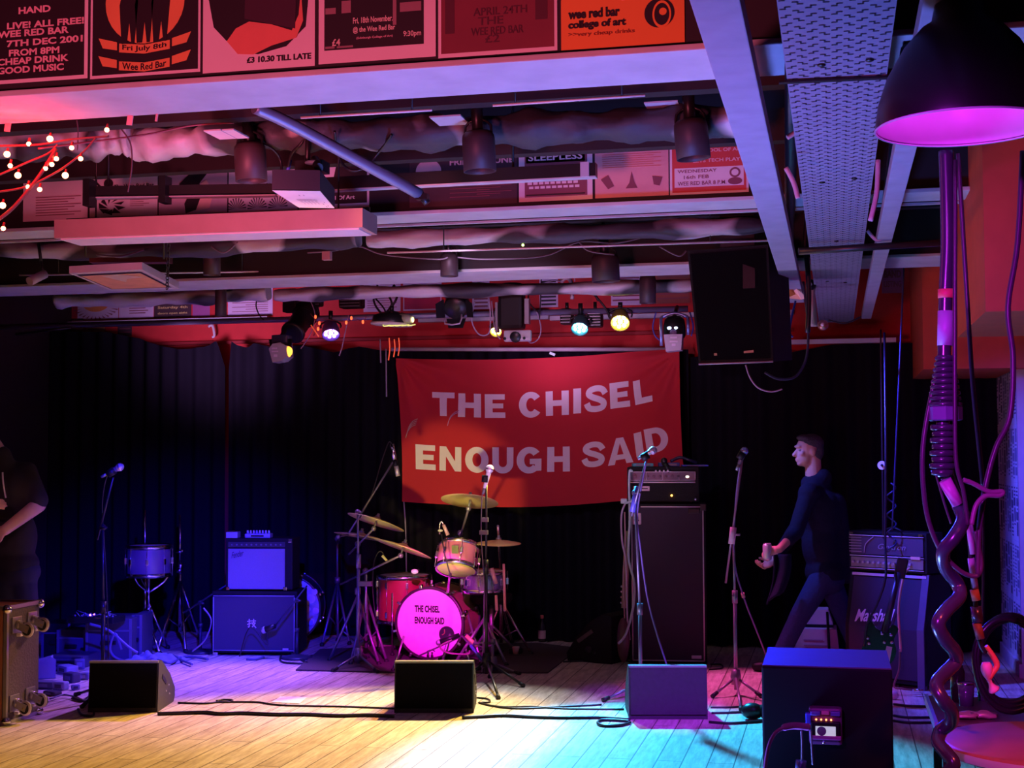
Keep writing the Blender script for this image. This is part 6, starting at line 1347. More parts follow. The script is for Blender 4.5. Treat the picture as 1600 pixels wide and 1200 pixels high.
for k in (3, 4, 5, 6): m.ball((xo - wh * .26 + k * wh * .055, -.01, hh * .93), .008, 8)
m.build('switches', mat('pale_switch', (.7, .65, .75), .3), hb, local=True)
MB().box((xo - wh * .3, -.006, hh * .42), (wh * .23, .006, hh * .14), bev=.002).build('badge', mat('pale_badge', (.72, .62, .68), .4), hb, local=True)
MB().box((xo - wh * .3, -.010, hh * .42), (wh * .18, .003, hh * .03)).build('badge_line', INK, hb, local=True)
MB().ball((xo + wh * .12, -.006, hh * .22), (.008, .006, .008), 10).build('pilot_light', mat('amber_light', (1, .6, .15), emit=9, ecol=(1, .42, .05)), hb, local=True)
MB().ball((xo + wh * .34, -.012, hh * .76), (.014, .008, .010), 10).build('meter_light', mat('cream_light', (1, .85, .7), emit=2.5, ecol=(1, .7, .5)), hb, local=True)
for sx in (-1, 1): MB().ball((xo + sx * wh * .45, -.004, .03), .014, 8).build('corner_stud', CHROME, hb, local=True)
# things on the head
zt = c.z + hc + hh + .014
def T_(px, o=.0): p = pt(px, 727, D=D_ + .15); return V((p.x, p.y + o, zt))
for px, l, sz, mt, nm in ((1004, 'folded teal cloth on top of the bass amplifier head', (.16, .16, .025), mat('teal_cloth', (.1, .5, .5), .7), 'folded_cloth'), (1045, 'dark blue zip pouch on top of the bass amplifier head', (.16, .14, .03), mat('dark_blue_pouch', (.05, .08, .3), .6), 'zip_pouch'), (1085, 'flat blue plastic folder overhanging the right of the bass head', (.2, .18, .012), mat('blue_folder', (.08, .12, .8), .4), 'plastic_folder')):
    p = T_(px); t = thing(nm, l, 'bag' if 'pouch' in nm else ('cloth' if 'cloth' in nm else 'folder'), p, rz(.2)); b = MB(); b.box((0, 0, sz[2] / 2), sz, bev=.005)
    b.build('sheet', mt, t, local=True); MB().box((0, -sz[1] * .5, sz[2] * .5), (sz[0] * .7, .006, sz[2] * .5)).build('edge', GREY, t, local=True)
m = MB(); p = T_(1040); m.cone(p + V((0, -.1, .03)), p + V((.05, -.14, -.05)), .022, .018); m.ball(p + V((-.0, -.1, .045)), .026, 10); tag(m.build('spare_microphone', SATIN), 'dark spare microphone lying over the front of the bass head', 'microphone')
m = MB(); p = T_(1068); m.tube([p + V((-.1, 0, .04)), p + V((-.03, .02, .07)), p + V((.04, 0, .05)), p + V((.1, .03, .03))], .012, 8); tag(m.build('rolled_strap', mat('blue_black_cable', (0, 0, 0))), 'rolled dark strap on top of the bass amplifier head', 'strap')
teal = mat('pale_teal_cable', (.45, .62, .62), .45)
cable('pale teal cable from the bass head down to the floor', [pt(988, 737, D=D_ - .06), pt(984, 736, D=D_ - .06), pt(983, 760, D=D_ - .05), pt(984, 812, D=D_ - .05), pt(982, 870, D=D_ - .05), pt(991, 912, D=D_ - .08), pt(989, 950, D=D_ - .1), pt(978, 990, D=D_ - .12), pt(966, 1006, D=D_ - .12)], .010, teal)
cable('lilac cable hanging at the left edge of the bass cabinet', [pt(977, 786, D=D_ - .05), pt(971, 806, D=D_ - .05), pt(972, 845, D=D_ - .05), pt(978, 880, D=D_ - .05), pt(980, 960, D=D_ - .05), pt(984, 1000, D=D_ - .05)], .008, mat('lilac_lead', (.5, .42, .55), .45))
cable('pinkish cable beside the left edge of the bass cabinet', [pt(976, 800, D=D_ - .02), pt(977, 860, D=D_ - .02), pt(974, 900, D=D_ - .02), pt(977, 990, D=D_ - .02)], .006, mat('pinkish_lead', (.5, .3, .32), .45))
cable('short teal cable curling across the bass head edge', [pt(975, 786, D=D_ - .06), pt(985, 784, D=D_ - .06), pt(992, 778, D=D_ - .06)], .010, teal)
m = MB(); m.box(pt(975, 783, D=D_ - .04), (.05, .04, .04), bev=.01); tag(m.build('plug_adaptor', mat('pale_teal_plug', (.5, .6, .6), .5)), 'pale plug adaptor at the left of the bass cabinet top', 'adaptor')
bg = mat('bass_sunburst', (.12, .05, .06), .3)
gt = thing('bass_guitar', 'dark bass guitar leaning against the left side of the bass cabinet', 'guitar', pt(978, 1000, D=D_ + .05))
a, b = pt(980, 830, D=D_ + .1), pt(976, 950, D=D_ - .0); MB().cone(a, b, .02, .026).build('neck', mat('maple_neck', (.45, .3, .22), .4), gt)
m = MB(); m.ball(pt(974, 1000, D=D_ - .05), (.05, .03, .17), 12); m.build('body', bg, gt); m = MB()
for k in range(4): m.ball(a.lerp(b, .72 + k * .07) + V((-.028, -.01, 0)), .010, 6)
m.build('tuning_pegs', CHROME, gt)
for k in range(1): pass
# ================================================================ right guitar amplifier
c = pt(1446, 1080, Z=0); ANG = R(-30)
t = thing('guitar_cabinet', 'black speaker cabinet with a white script logo behind the dark guitar', 'speaker cabinet', c, rz(ANG))
s_ = F / dep(c); wcab = .60; hcab = (1080 - 904) / s_
MX = Matrix(((0, 0, 1, -wcab), (1, 0, 0, 0), (0, 1, 0, 0), (0, 0, 0, 1)))
MB().prism([(0, .03), (0, hcab * .52), (.09, hcab), (.40, hcab), (.40, .03)], MX, wcab).build('cabinet', TOLEX, t, local=True)
VG = mat('violet_grille', (.045, .032, .065), .8, bump=.3, scale=280)
m = MB(); m.poly([(-wcab * .95, -.005, .06), (-wcab * .07, -.005, .06), (-wcab * .07, -.005, hcab * .52), (-wcab * .95, -.005, hcab * .52)])
m.poly([(-wcab * .95, -.005, hcab * .52), (-wcab * .07, -.005, hcab * .52), (-wcab * .07, .08, hcab * .96), (-wcab * .95, .08, hcab * .96)]); m.build('grille', VG, t, local=True)
MB().prism([(-.012, .0), (-.012, hcab * .53), (.085, hcab + .005), (.11, hcab + .005), (.03, hcab * .5), (.03, 0)], Matrix(((0, 0, 1, -.05), (1, 0, 0, 0), (0, 1, 0, 0), (0, 0, 0, 1))), .05).build('side_rail', mat('violet_rail', (.13, .10, .17), .5), t, local=True)
MB().box((-wcab / 2, .085, hcab - .012), (wcab * .94, .02, .018)).build('top_strip', mat('pale_piping', (0, 0, 0)), t, local=True)
LG = mat('white_script_logo', (.85, .8, .88), .4)
MB().text('Marshall', lambda a, b: V((-wcab * .86 + .30 * a, -.028 + .09 * ((.56 - .52) + (.085 * b + .02 * a) / hcab) / .48, hcab * .56 + .085 * b + .02 * a)), .02, .35).build('lettering', LG, t, local=True)
hh = (902 - 838) / s_ ; hd = thing('guitar_amplifier_head', 'black guitar amplifier head with white script and a row of knobs at the right', 'amplifier', c + V((0, 0, hcab)) + rz(ANG) @ V((-.01, .07, 0)), rz(ANG))
wh = .60
MB().box((-wh / 2, .13, hh / 2 + .01), (wh, .24, hh), bev=.01).build('cabinet', TOLEX, hd, local=True)
MB().box((-wh / 2, .005, hh * .68), (wh * .92, .01, hh * .44)).build('upper_panel', mat('mauve_panel', (.09, .06, .10), .5, bump=.2, scale=200), hd, local=True)
MB().box((-wh / 2, .004, hh * .26), (wh * .92, .012, hh * .24)).build('control_panel', mat('mauve_metal', (.35, .27, .34), .35, .6), hd, local=True)
m = MB()
for z_ in (.03, hh * .42, hh * .93): m.cone((-wh * .97, -.004, z_), (-wh * .03, -.004, z_), .004, n=6)
m.build('piping', mat('pale_piping', (0, 0, 0)), hd, local=True)
m = MB()
for k in range(12): m.cone((-wh * .92 + k * wh * .066, -.002, hh * .26), (-wh * .92 + k * wh * .066, -.022, hh * .26), .010, .008, 10)
m.build('control_knobs', mat('pale_knob', (.6, .55, .6), .3, .4), hd, local=True)
m = MB()
for k in range(6): m.box((-wh * .90, -.002, hh * (.52 + .07 * k)), (wh * .16, .004, .004))
m.tube([(-wh * .78, -.006, hh * .5), (-wh * .76, -.006, hh * .72), (-wh * .66, -.006, hh * .9)], .004, 6); m.build('vent_lines', mat('pale_lines', (.5, .4, .45), .4), hd, local=True)
MB().text('Guytron', lambda a, b: V((-wh * .60 + .21 * a, -.008, hh * .56 + .05 * b)), .0, .35).build('lettering', mat('dim_script', (.35, .3, .36), .4), hd, local=True)
MB().box((-wh * .13, -.006, hh * .42), (.07, .008, .02)).build('orange_label', mat('cream_orange', (.9, .5, .35), .5), hd, local=True)
for sx in (-.04, -wh + .03): MB().box((sx, .004, hh * .97), (.03, .02, .02)).build('corner_protector', CHROME, hd, local=True)
m = MB(); m.tube([V((-wh * .62, .1, hh + .01)), V((-wh * .5, .1, hh + .035)), V((-wh * .38, .1, hh + .01))], .009, 8); m.build('carry_handle', BLACK, hd, local=True)
fp = c + rz(ANG) @ V((-.17, -.04, 0))
cable('orange guitar lead hanging from the right amplifier head', [pt(1421, 888, D=dep(c) - .12), pt(1412, 900, D=dep(c) - .14), pt(1404, 950, D=dep(c) - .15), pt(1407, 1010, D=dep(c) - .15), pt(1406, 1018, D=dep(c) - .15)], .009, mat('orange_lead', (1.0, .35, .25), .5))
cable('brown lower end of lead at the foot of the right cabinet', [pt(1406, 1014, D=dep(c) - .15), pt(1405, 1045, D=dep(c) - .15), pt(1397, 1072, D=dep(c) - .15), pt(1410, 1076, D=dep(c) - .18), pt(1425, 1078, D=dep(c) - .18)], .007, mat('brown_lead', (.25, .10, .09), .5))
m = MB(); q = pt(1428, 1079, D=dep(c) - .2); m.cone(q, q + V((.06, 0, .0)), .014); tag(m.build('jack_plug', CHROME), 'chrome plug on the floor by the right cabinet', 'plug')
# guitar standing in front
gd = dep(c) - .55
g = thing('electric_guitar', 'black guitar with yellow lower edge standing before the right cabinet', 'guitar', pt(1374, 1010, D=gd))
gc = pt(1373, 1006, D=gd); GM = Matrix.Translation(gc) @ Matrix.Rotation(.22, 4, 'Y')
body = [(-.10, -.08), (-.06, -.13), (.03, -.14), (.10, -.10), (.115, -.02), (.085, .05), (.10, .12), (.06, .14), (.03, .09), (-.03, .09), (-.07, .13), (-.10, .10), (-.085, .03)]
PX = Matrix(((1, 0, 0, 0), (0, 0, 1, 0), (0, 1, 0, 0), (0, 0, 0, 1)))
bb = MB(); bb.prism([tuple(q.xy) for q in crv([V((x, y, 0)) for x, y in body + [body[0]]], 3)[:-1]], GM @ PX, .04); bb.build('body', mat('gloss_black', (.008, .008, .01), .12), g)
MB().prism([(-.09, -.095), (-.06, -.14), (.02, -.155), (.05, -.145), (.03, -.11), (-.04, -.105)], GM @ Matrix.Translation((0, -.006, 0)) @ PX, .046).build('yellow_edge', mat('yellow_edge', (.75, .65, .08), .4), g)
MB().prism([(.045, -.16), (.09, -.15), (.085, .0), (.05, .0)], GM @ Matrix.Translation((0, -.010, 0)) @ PX, .01).build('pink_tailpiece', mat('pink_plate', (0, 0, 0)), g)
m = MB()
for x, y in ((-.075, .02), (.005, .07), (.075, .03), (-.06, -.01), (.06, .075), (.03, .02)): m.ball(GM @ V((x, -.012, y)), .012, 8)
m.build('chrome_knobs', CHROME, g)
MB().cone(GM @ V((.02, .0, .08)), pt(1404, 895, D=gd + .06), .024, .018).build('neck', mat('dark_neck', (.03, .02, .03), .4), g)
m = MB(); h0 = pt(1408, 888, D=gd + .06); m.box(h0, (.07, .025, .13), rot=Matrix.Rotation(.22, 3, 'Y'), bev=.008); m.build('headstock', SATIN, g)
m = MB(); m.tube([pt(1382, 520, D=gd + .5), pt(1384, 700, D=gd + .2), pt(1383, 840, D=gd + .1), pt(1384, 900, D=gd), pt(1370, 945, D=gd - .02), pt(1355, 975, D=gd), pt(1351, 1010, D=gd)], .008, 8); tag(m.build('black_cable', CABLE), 'thick black cable looping down over the dark guitar', 'cable')
# pale box behind the walking person's legs
for (x0, x1, yb_, yt, l, dz_) in ((1238, 1313, 1040, 984, 'pale pink-lit amplifier on the floor behind the walking person', 0), ):
    A = FT(x0, yb_); B_ = FT(x1, yb_); c5 = (A + B_) / 2; w5 = (B_ - A).length; h5 = (yb_ - yt) * dep(c5) / F
    t = thing('small_amplifier', l, 'amplifier', c5); MX5 = Matrix(((1, 0, 0, 0), (0, 0, 1, 0), (0, 1, 0, 0), (0, 0, 0, 1)))
    PK = mat('pink_lit_casing', (.62, .38, .52), .7)
    MB().prism([(-w5 / 2, 0), (w5 / 2, 0), (w5 * .42, h5), (-w5 * .36, h5)], MX5, .3).build('casing', PK, t, local=True)
    m = MB(); m.box((0, -.004, h5 * .55), (w5 * .5, .004, .010)); m.box((-.02, -.004, h5 * .7), (w5 * .4, .004, .008)); m.build('casing_groove', mat('pink_shadow_line', (.35, .15, .28), .7), t, local=True)
    MB().box((.0, -.004, h5 * .28), (w5 * .62, .004, h5 * .16)).build('red_print', mat('red_print', (.5, .12, .2), .7), t, local=True)
    t2_ = thing('pale_case', 'small pale case resting on the pink-lit amplifier', 'case', c5 + V((.02, .1, h5))); hh5 = (984 - 956) * dep(c5) / F
    MB().prism([(-w5 * .30, .025), (w5 * .30, .025), (w5 * .2, hh5), (-w5 * .08, hh5)], MX5, .2).build('case_body', PK, t2_, local=True); MB().box((0, .1, .012), (w5 * .6, .2, .02)).build('case_base', BLACK, t2_, local=True)
    m = MB(); m.cone((w5 * .28, -.03, 0), (w5 * .24, -.03, h5 + hh5), .010); tag(m.build('stand_rod', SATIN, None), 'dark rod standing before the pink-lit amplifier', 'rod').location = c5

# ================================================================ people
def capsules(L, voxel=.011, smooth=6):
    b = MB()
    for q in L:
        if q[0] == 'b': b.ball(q[1], q[2], 14, rot=q[3] if len(q) > 3 else None)
        else:
            _, p0, p1, r0, r1 = q[:5]; b.cone(p0, p1, r0, r1, 16); b.ball(p0, r0, 10); b.ball(p1, r1, 10)
    me = bpy.data.meshes.new('figure'); bmesh.ops.recalc_face_normals(b.bm, faces=b.bm.faces); b.bm.to_mesh(me); b.bm.free()
    o = bpy.data.objects.new('figure', me); COL.objects.link(o)
    r = o.modifiers.new('r', 'REMESH'); r.mode = 'VOXEL'; r.voxel_size = voxel; r.use_smooth_shade = True
    s = o.modifiers.new('s', 'SMOOTH'); s.iterations = smooth; s.factor = .5
    dg = bpy.context.evaluated_depsgraph_get(); nm = bpy.data.meshes.new_from_object(o.evaluated_get(dg)); bpy.data.objects.remove(o); bpy.data.meshes.remove(me)
    return nm
def fig(name, L, m, parent, voxel=.011, smooth=6):
    me = capsules(L, voxel, smooth); me.name = name; me.materials.clear(); me.materials.append(m); me.transform(ORI[parent].inverted())
    for p in me.polygons: p.use_smooth = True
    o = bpy.data.objects.new(name, me); COL.objects.link(o); o.parent = parent; return o
def head_caps(h, f, up, s=1.0):
    """h centre, f facing, up"""
    f = V(f).normalized(); up = (V(up) - f * V(up).dot(f)).normalized(); r = up.cross(f)
    Mh = Matrix((( r.x, f.x, up.x), (r.y, f.y, up.y), (r.z, f.z, up.z)))
    def q(x, y, z): return h + (r * x + f * y + up * z) * s
    L = [('b', q(0, -.008, .03), (.077 * s, .097 * s, .092 * s), Mh), ('b', q(0, .035, -.035), (.060 * s, .062 * s, .075 * s), Mh), ('b', q(0, .065, -.085), (.028 * s, .026 * s, .022 * s), Mh),
         ('c', q(0, .088, .012), q(0, .112, -.022), .011 * s, .016 * s), ('b', q(0, .084, .04), (.05 * s, .018 * s, .012 * s), Mh),
         ('b', q(0, .092, -.052), (.024 * s, .012 * s, .007 * s), Mh), ('b', q(0, .089, -.064), (.021 * s, .012 * s, .008 * s), Mh),
         ('b', q(.078, -.005, -.005), (.012 * s, .022 * s, .032 * s), Mh), ('b', q(-.078, -.005, -.005), (.012 * s, .022 * s, .032 * s), Mh),
         ('b', q(.045, .068, -.015), (.02 * s, .018 * s, .018 * s), Mh), ('b', q(-.045, .068, -.015), (.02 * s, .018 * s, .018 * s), Mh)]
    return L, q, Mh
def hand_caps(w, d, n, curl=.6, side=1):
    """w wrist, d direction of the palm, n palm normal (towards what is held)"""
    d = V(d).normalized(); n = (V(n) - d * V(n).dot(d)).normalized(); s = d.cross(n) * side; L = []
    L.append(('b', w + d * .045, (.04, .05, .017), Matrix(((s.x, d.x, n.x), (s.y, d.y, n.y), (s.z, d.z, n.z)))))
    L.append(('c', w, w + d * .03, .026, .028))
    for k, (o, ln) in enumerate(((-.030, .062), (-.010, .074), (.010, .070), (.028, .056))):
        p = w + d * .085 + s * o; a = 0.0; 
        for j, fr in enumerate((.45, .32, .23)):
            a += curl * (1.0 + .15 * k) * .75; q = p + (d * math.cos(a) + n * math.sin(a)) * ln * fr * 1.15; L.append(('c', p, q, .0098 - .0008 * j, .0092 - .0008 * j)); p = q
    p = w + d * .02 - s * .03; q = p + (d * .7 - s * .6 + n * .35).normalized() * .04; L.append(('c', p, q, .0125, .011)); q2 = q + (d * .75 - s * .1 + n * .6).normalized() * .035; L.append(('c', q, q2, .011, .0095))
    return L
# walking person at the right
DP = 10.5; S = F / DP
def J(x, y, dz=0.0): return pt(x, y, D=DP + dz)
pe = thing('person', 'person in dark jacket and blue jeans walking left past the right microphone stand', 'person', V((J(1282, 1040).x, J(1282, 1040).y, 0)))
hip = J(1290, 893); hipL = hip + V((0, -.09, 0)); hipR = hip + V((0, .09, 0)); chest = J(1284, 805); shL = J(1264, 770) + V((.0, -.17, 0)); shR = J(1284, 768) + V((0, .18, 0))
neck = J(1272, 750); headc = J(1263, 706)
kL = J(1248, 965, -.09); aL = V((J(1216, 1030).x, hipL.y - .02, .09)); kR = J(1318, 962, .09); aR = V((J(1345, 1032).x, hipR.y, .11))
eL = J(1243, 832, -.26); wL = J(1218, 858, -.42); eR = J(1236, 838, .10); wR = J(1208, 878, -.06)
HL, q, Mh = head_caps(headc, (-1, -.45, .0), (-.06, 0, 1), 1.0)
skinL = HL + [('c', neck + V((.0, 0, -.03)), headc + V((.03, .01, -.03)), .062, .060), ('c', chest, hip, .10, .10), ('c', shL, shR, .055, .055), ('c', chest, neck, .1, .06),
    ('c', shL, eL, .042, .038), ('c', eL, wL, .036, .028), ('c', shR, eR, .042, .038), ('c', eR, wR, .036, .028),
    ('c', hipL, kL, .07, .05), ('c', kL, aL, .045, .032), ('c', hipR, kR, .07, .05), ('c', kR, aR, .045, .032)]
skinL += hand_caps(wL, (-.85, -.2, -.25), (0, .6, -.8), .75, 1) + hand_caps(wR, (-.7, -.3, -.3), (0, -.5, .8), .75, -1)
fig('body', skinL, SKIN, pe, .0065, 2)
JK = mat('navy_jacket', (.011, .013, .038), .85, bump=.3, scale=30, spec=.2); JN = mat('blue_jeans', (.035, .05, .15), .9, bump=.3, scale=50, spec=.1)
jk = [('b', chest + V((0, 0, .0)), (.155, .20, .21)), ('b', J(1284, 850), (.15, .185, .22)), ('b', J(1290, 893), (.155, .19, .13)), ('c', shL, shR, .08, .08), ('c', chest, neck + V((.01, 0, -.02)), .13, .085),
      ('c', shL, eL, .068, .058), ('c', eL, eL.lerp(wL, .45), .056, .048), ('c', shR, eR, .068, .058), ('c', eR, eR.lerp(wR, .7), .056, .044), ('c', neck + V((-.03, 0, -.03)), neck + V((.06, 0, .015)), .072, .075),
      ('c', J(1300, 790), J(1312, 880), .11, .10), ('c', J(1308, 850), J(1322, 900), .08, .06)]
fig('jacket', jk, JK, pe, .012, 8)
fig('jeans', [('b', J(1291, 905), (.14, .17, .11)), ('c', hipL, kL, .098, .074), ('c', kL, aL, .072, .062), ('c', hipR, kR, .098, .074), ('c', kR, aR, .072, .062)], JN, pe, .012, 6)
for a_ in (aL, aR):
    lift = 0 if a_ is aL else .02
    fig('shoe', [('c', V((a_.x + .03, a_.y, .05 + lift)), V((a_.x - .16, a_.y, .035 + lift)), .045, .035), ('c', V((a_.x, a_.y, .05 + lift)), V((a_.x, a_.y, .09 + lift)), .045, .045)], BLACK, pe, .01, 3)
hl = [('b', q(0, -.024, .062), (.083, .098, .074), Mh), ('b', q(0, -.055, .005), (.080, .062, .085), Mh), ('b', q(0, .03, .105), (.06, .06, .025), Mh)]
fig('hair', hl, mat('blue_lit_hair', (.05, .045, .06), .6, bump=.5, scale=90), pe, .008, 3)
m = MB()
for sx in (-1, 1): m.ball(q(sx * .030, .077, .012), .0095, 8)
m.build('eyes', mat('eye_white', (.30, .28, .28), .5), pe)
m = MB()
for sx in (-1, 1): m.ball(q(sx * .030, .0855, .012), .004, 8)
m.build('pupils', BLACK, pe)
m = MB(); m.grid(lambda u, v: J(1196 + 26 * u + 12 * (1 - v) + 5 * math.sin(v * 3), 866 + 78 * v - 20 * u * v, -.24 + .06 * math.sin(u * 6 + v)), 12, 16); o_ = m.build('dark_cloth', JK); o_.modifiers.new('t', 'SOLIDIFY').thickness = .012
tag(o_, 'dark cloth hanging from the walking person\'s hand', 'cloth')
t = thing('drink_can', 'pale can gripped in the walking person\'s hands', 'can', J(1204, 852, -.3)); cc = wL + V((-.085, -.02, -.02))
MB().lathe([(0, -.055), (.028, -.055), (.032, -.045), (.032, .045), (.026, .058), (0, .056)], Matrix.Translation(cc), 24).build('can_wall', mat('pale_can', (.7, .68, .72), .35, .5), t); MB().lathe([(.0265, .058), (.029, .06), (.0265, .062)], Matrix.Translation(cc), 20).build('can_rim', CHROME, t)

# guitarist cut off by the left edge
DG = 9.6
def G(x, y, dz=0.0): return pt(x, y, D=DG + dz)
pg = thing('person', 'person in black with bare forearm raised, cut off at the far left', 'person', V((G(20, 1060).x, G(20, 1060).y, 0)))
hip = G(22, 880); chest = G(12, 775); shA = G(42, 738, .05); shB = G(-28, 738, .0); neck = G(2, 712); hc = G(-28, 668)
eA = G(60, 789, -.05); wA = G(8, 828, -.28); eB = G(-50, 800, -.1); wB = G(-20, 790, -.35)
kA, aA = G(44, 970, -.0), V((G(46, 1060).x, G(46, 1060).y, .09)); kB, aB = G(8, 970, -.05), V((G(4, 1070).x, G(4, 1070).y - .05, .09))
HL, q, Mh = head_caps(hc, (.3, -1, -.3), (-.25, 0, 1))
sk = HL + [('c', chest, hip, .09, .09), ('c', chest, neck, .1, .055), ('c', neck, hc, .052, .052), ('c', shA, shB, .055, .055), ('c', shA, eA, .042, .042), ('c', eA, wA, .052, .036), ('c', shB, eB, .042, .04), ('c', eB, wB, .04, .028), ('c', hip, kA, .07, .05), ('c', kA, aA, .045, .035), ('c', hip, kB, .07, .05), ('c', kB, aB, .045, .035)]
sk += hand_caps(wA, (-1, -.1, -.3), (0, .8, -.2), .6, -1) + hand_caps(wB, (.6, -.3, .1), (0, .8, -.2), .6, 1)
fig('body', sk, mat('pink_lit_skin', (.68, .40, .36), .5, var=.12, scale=20), pg, .0075, 2)
BT = mat('black_shirt', (.018, .014, .022), .85)
fig('shirt', [('b', chest, (.20, .14, .2)), ('b', G(18, 840), (.18, .14, .22)), ('b', G(22, 880), (.175, .15, .10)), ('c', shA, shB, .075, .075), ('c', chest, neck, .12, .07), ('c', shA, eA + V((-.0, 0, .03)), .07, .068), ('c', shB, eB, .07, .06)], BT, pg, .013, 8)
fig('trousers', [('b', G(26, 893), (.17, .13, .11)), ('c', hip + V((.06, 0, 0)), kA, .095, .072), ('c', kA, aA, .07, .06), ('c', hip + V((-.05, 0, 0)), kB, .095, .072), ('c', kB, aB, .07, .06)], mat('dark_trousers', (.03, .03, .06), .85), pg, .013, 6)
for a_ in (aA, aB): fig('shoe', [('c', V((a_.x, a_.y + .03, .05)), V((a_.x, a_.y - .15, .035)), .045, .036), ('c', V((a_.x, a_.y, .05)), V((a_.x, a_.y, .09)), .045, .045)], BLACK, pg, .01, 3)
fig('hair', [('b', q(0, -.022, .055), (.082, .095, .075), Mh), ('b', q(0, -.055, .005), (.078, .06, .08), Mh)], mat('dark_hair', (.04, .03, .03), .6), pg, .009, 3)
m = MB(); m.tube([G(4, 738, -.3), G(5, 755, -.3), G(9, 778, -.3)], .006, 6); tag(m.build('white_cord', mat('white_cord', (.6, .55, .65), .5)), 'short pale cord hanging before the guitarist at the left edge', 'cord')

# ================================================================ flight case, front left
cN = FT(8, 1133); XF = cN.x; cF = pt(62, 900, X=XF); y0, y1 = cN.y, cF.y; dl = y1 - y0; hcase = (1133 - 953) * dep(cN) / F
t = thing('flight_case', 'flight case on its side at the far left, four casters on its grey panel', 'flight case', V((XF, y0, 0)))
MB().box((-.012, dl / 2, hcase / 2), (.024, dl, hcase), bev=.004).build('caster_panel', mat('brown_grey_board', (.11, .085, .105), .75, bump=.3, scale=60), t, local=True)
MB().box((-.36, dl / 2, hcase / 2), (.67, dl, hcase - .004), bev=.008).build('case_shell', mat('orange_brown_laminate', (.45, .17, .10), .6), t, local=True)
AL = mat('aluminium_edge', (.40, .37, .42), .35, .7)
m = MB()
for yy in (.0, dl):
    for z_ in (.012, hcase): m.box((-.35, yy, z_), (.70, .022, .022))
m.box((.0, dl / 2, hcase), (.024, dl, .024)); m.box((.0, dl / 2, .012), (.024, dl, .024)); m.box((.0, 0, hcase / 2), (.022, .022, hcase)); m.build('metal_edge', AL, t, local=True)
for yy in (0, dl):
    for z_ in (.02, hcase - .01): MB().ball((.004, yy, z_), .03, 8).build('ball_corner', CHROME, t, local=True)
for i, (px, py) in enumerate(((31, 976), (55, 968), (27, 1098), (52, 1086))):
    p = pt(px - 6, py, X=XF) - V((XF, y0, 0)); yy, zz_ = p.y, p.z
    pl_ = MB().box((.006, yy, zz_), (.010, .10, .10), bev=.004).build('caster_plate', AL, t, local=True)
    m = MB(); m.cone((.01, yy, zz_), (.035, yy, zz_ - .004), .028)
    for s_2 in (-.02, .02): m.box((.060, yy + s_2, zz_ - .016), (.075, .006, .045), rot=Matrix.Rotation(.35, 3, 'Y'))
    m.build('fork', AL, pl_, local=True)
    M4 = Matrix.Translation((.082, yy, zz_ - .030)) @ frame(V((.12, 1, 0))); m = MB(); m.lathe([(0, -.013), (.03, -.013), (.043, -.011), (.046, 0), (.043, .011), (.03, .013), (0, .013)], M4, 24); m.build('wheel', RUBBER, pl_, local=True)
    MB().lathe([(.034, -.0135), (.043, -.0115), (.0465, -.002)], M4, 24).build('wheel_rim', mat('pale_rim_metal', (.65, .58, .62), .4, .3), pl_, local=True)
    MB().ball(M4 @ V((0, 0, -.014)), .012, 8).build('axle', mat('brass_axle', (.5, .38, .2), .4, .6), pl_, local=True)
    MB().box((.02, yy + .01, zz_ - .062), (.03, .03, .02), bev=.004).build('brake_lever', WHITE, pl_, local=True)

# ================================================================ floor bits
CB = lambda l, pts, r=.008, mt=CABLE: cable(l, [pt(x, y, Z=r) for x, y in pts], r, mt)
CB('thick black cable along the floor in front of the wedges, left of centre', [(246, 1115), (280, 1114), (320, 1113), (345, 1115), (380, 1114), (430, 1116), (480, 1116), (530, 1118), (575, 1117), (616, 1119)], .011)
CB('thin black cable along the floor behind the thick one at the left', [(278, 1098), (320, 1099), (345, 1097), (400, 1097), (430, 1101), (480, 1103), (540, 1104), (616, 1107)], .006)
CB('small cable loop on the floor right of the left wedge', [(338, 1095), (350, 1093), (363, 1094), (358, 1097), (342, 1096)], .006)
CB('thick black cable along the floor from centre to right wedge', [(722, 1121), (760, 1119), (790, 1118), (830, 1120), (870, 1121), (900, 1121), (940, 1121), (985, 1124)], .010)
CB('thin black cable beside the central tripod', [(745, 1090), (762, 1092), (765, 1097), (752, 1098), (770, 1103), (810, 1107), (880, 1104), (940, 1101)], .006)
CB('second thin cable right of the centre wedge', [(748, 1098), (780, 1104), (830, 1104), (880, 1107), (975, 1108)], .006)
CB('loop of thick cable before the right wedge', [(984, 1127), (960, 1125), (940, 1125), (934, 1130), (945, 1134), (970, 1133), (985, 1129)], .009)
CB('cables beside the right microphone stand base', [(1110, 1105), (1140, 1105), (1165, 1103), (1172, 1100), (1160, 1104)], .006)
CB('thin cable running right behind the black box', [(1112, 1114), (1150, 1113), (1190, 1110)], .007)
CB('thick cable running right to the black box', [(1108, 1128), (1140, 1130), (1190, 1127)], .008)
CB('cable end in front of the blue cabinet', [(385, 1030), (400, 1030), (412, 1027)], .010, mat('blue_lit_cable', (0, 0, 0)))
CB('cable loop right of the blue cabinet', [(440, 1022), (438, 1032), (450, 1036), (480, 1036), (470, 1030), (488, 1024)], .008)
CB('cable on the floor behind the left of the wedge stand', [(113, 1091), (128, 1095), (140, 1088)], .010)
CB('cable tail at the foot of the left wedge', [(122, 1108), (128, 1117), (145, 1118), (146, 1110)], .008)
CB('thin cable behind the floor monitor', [(880, 1034), (925, 1032), (960, 1029), (985, 1034)], .007)
CB('short cable right of the bass cabinet', [(1108, 1046), (1128, 1044), (1126, 1038), (1110, 1038)], .006)
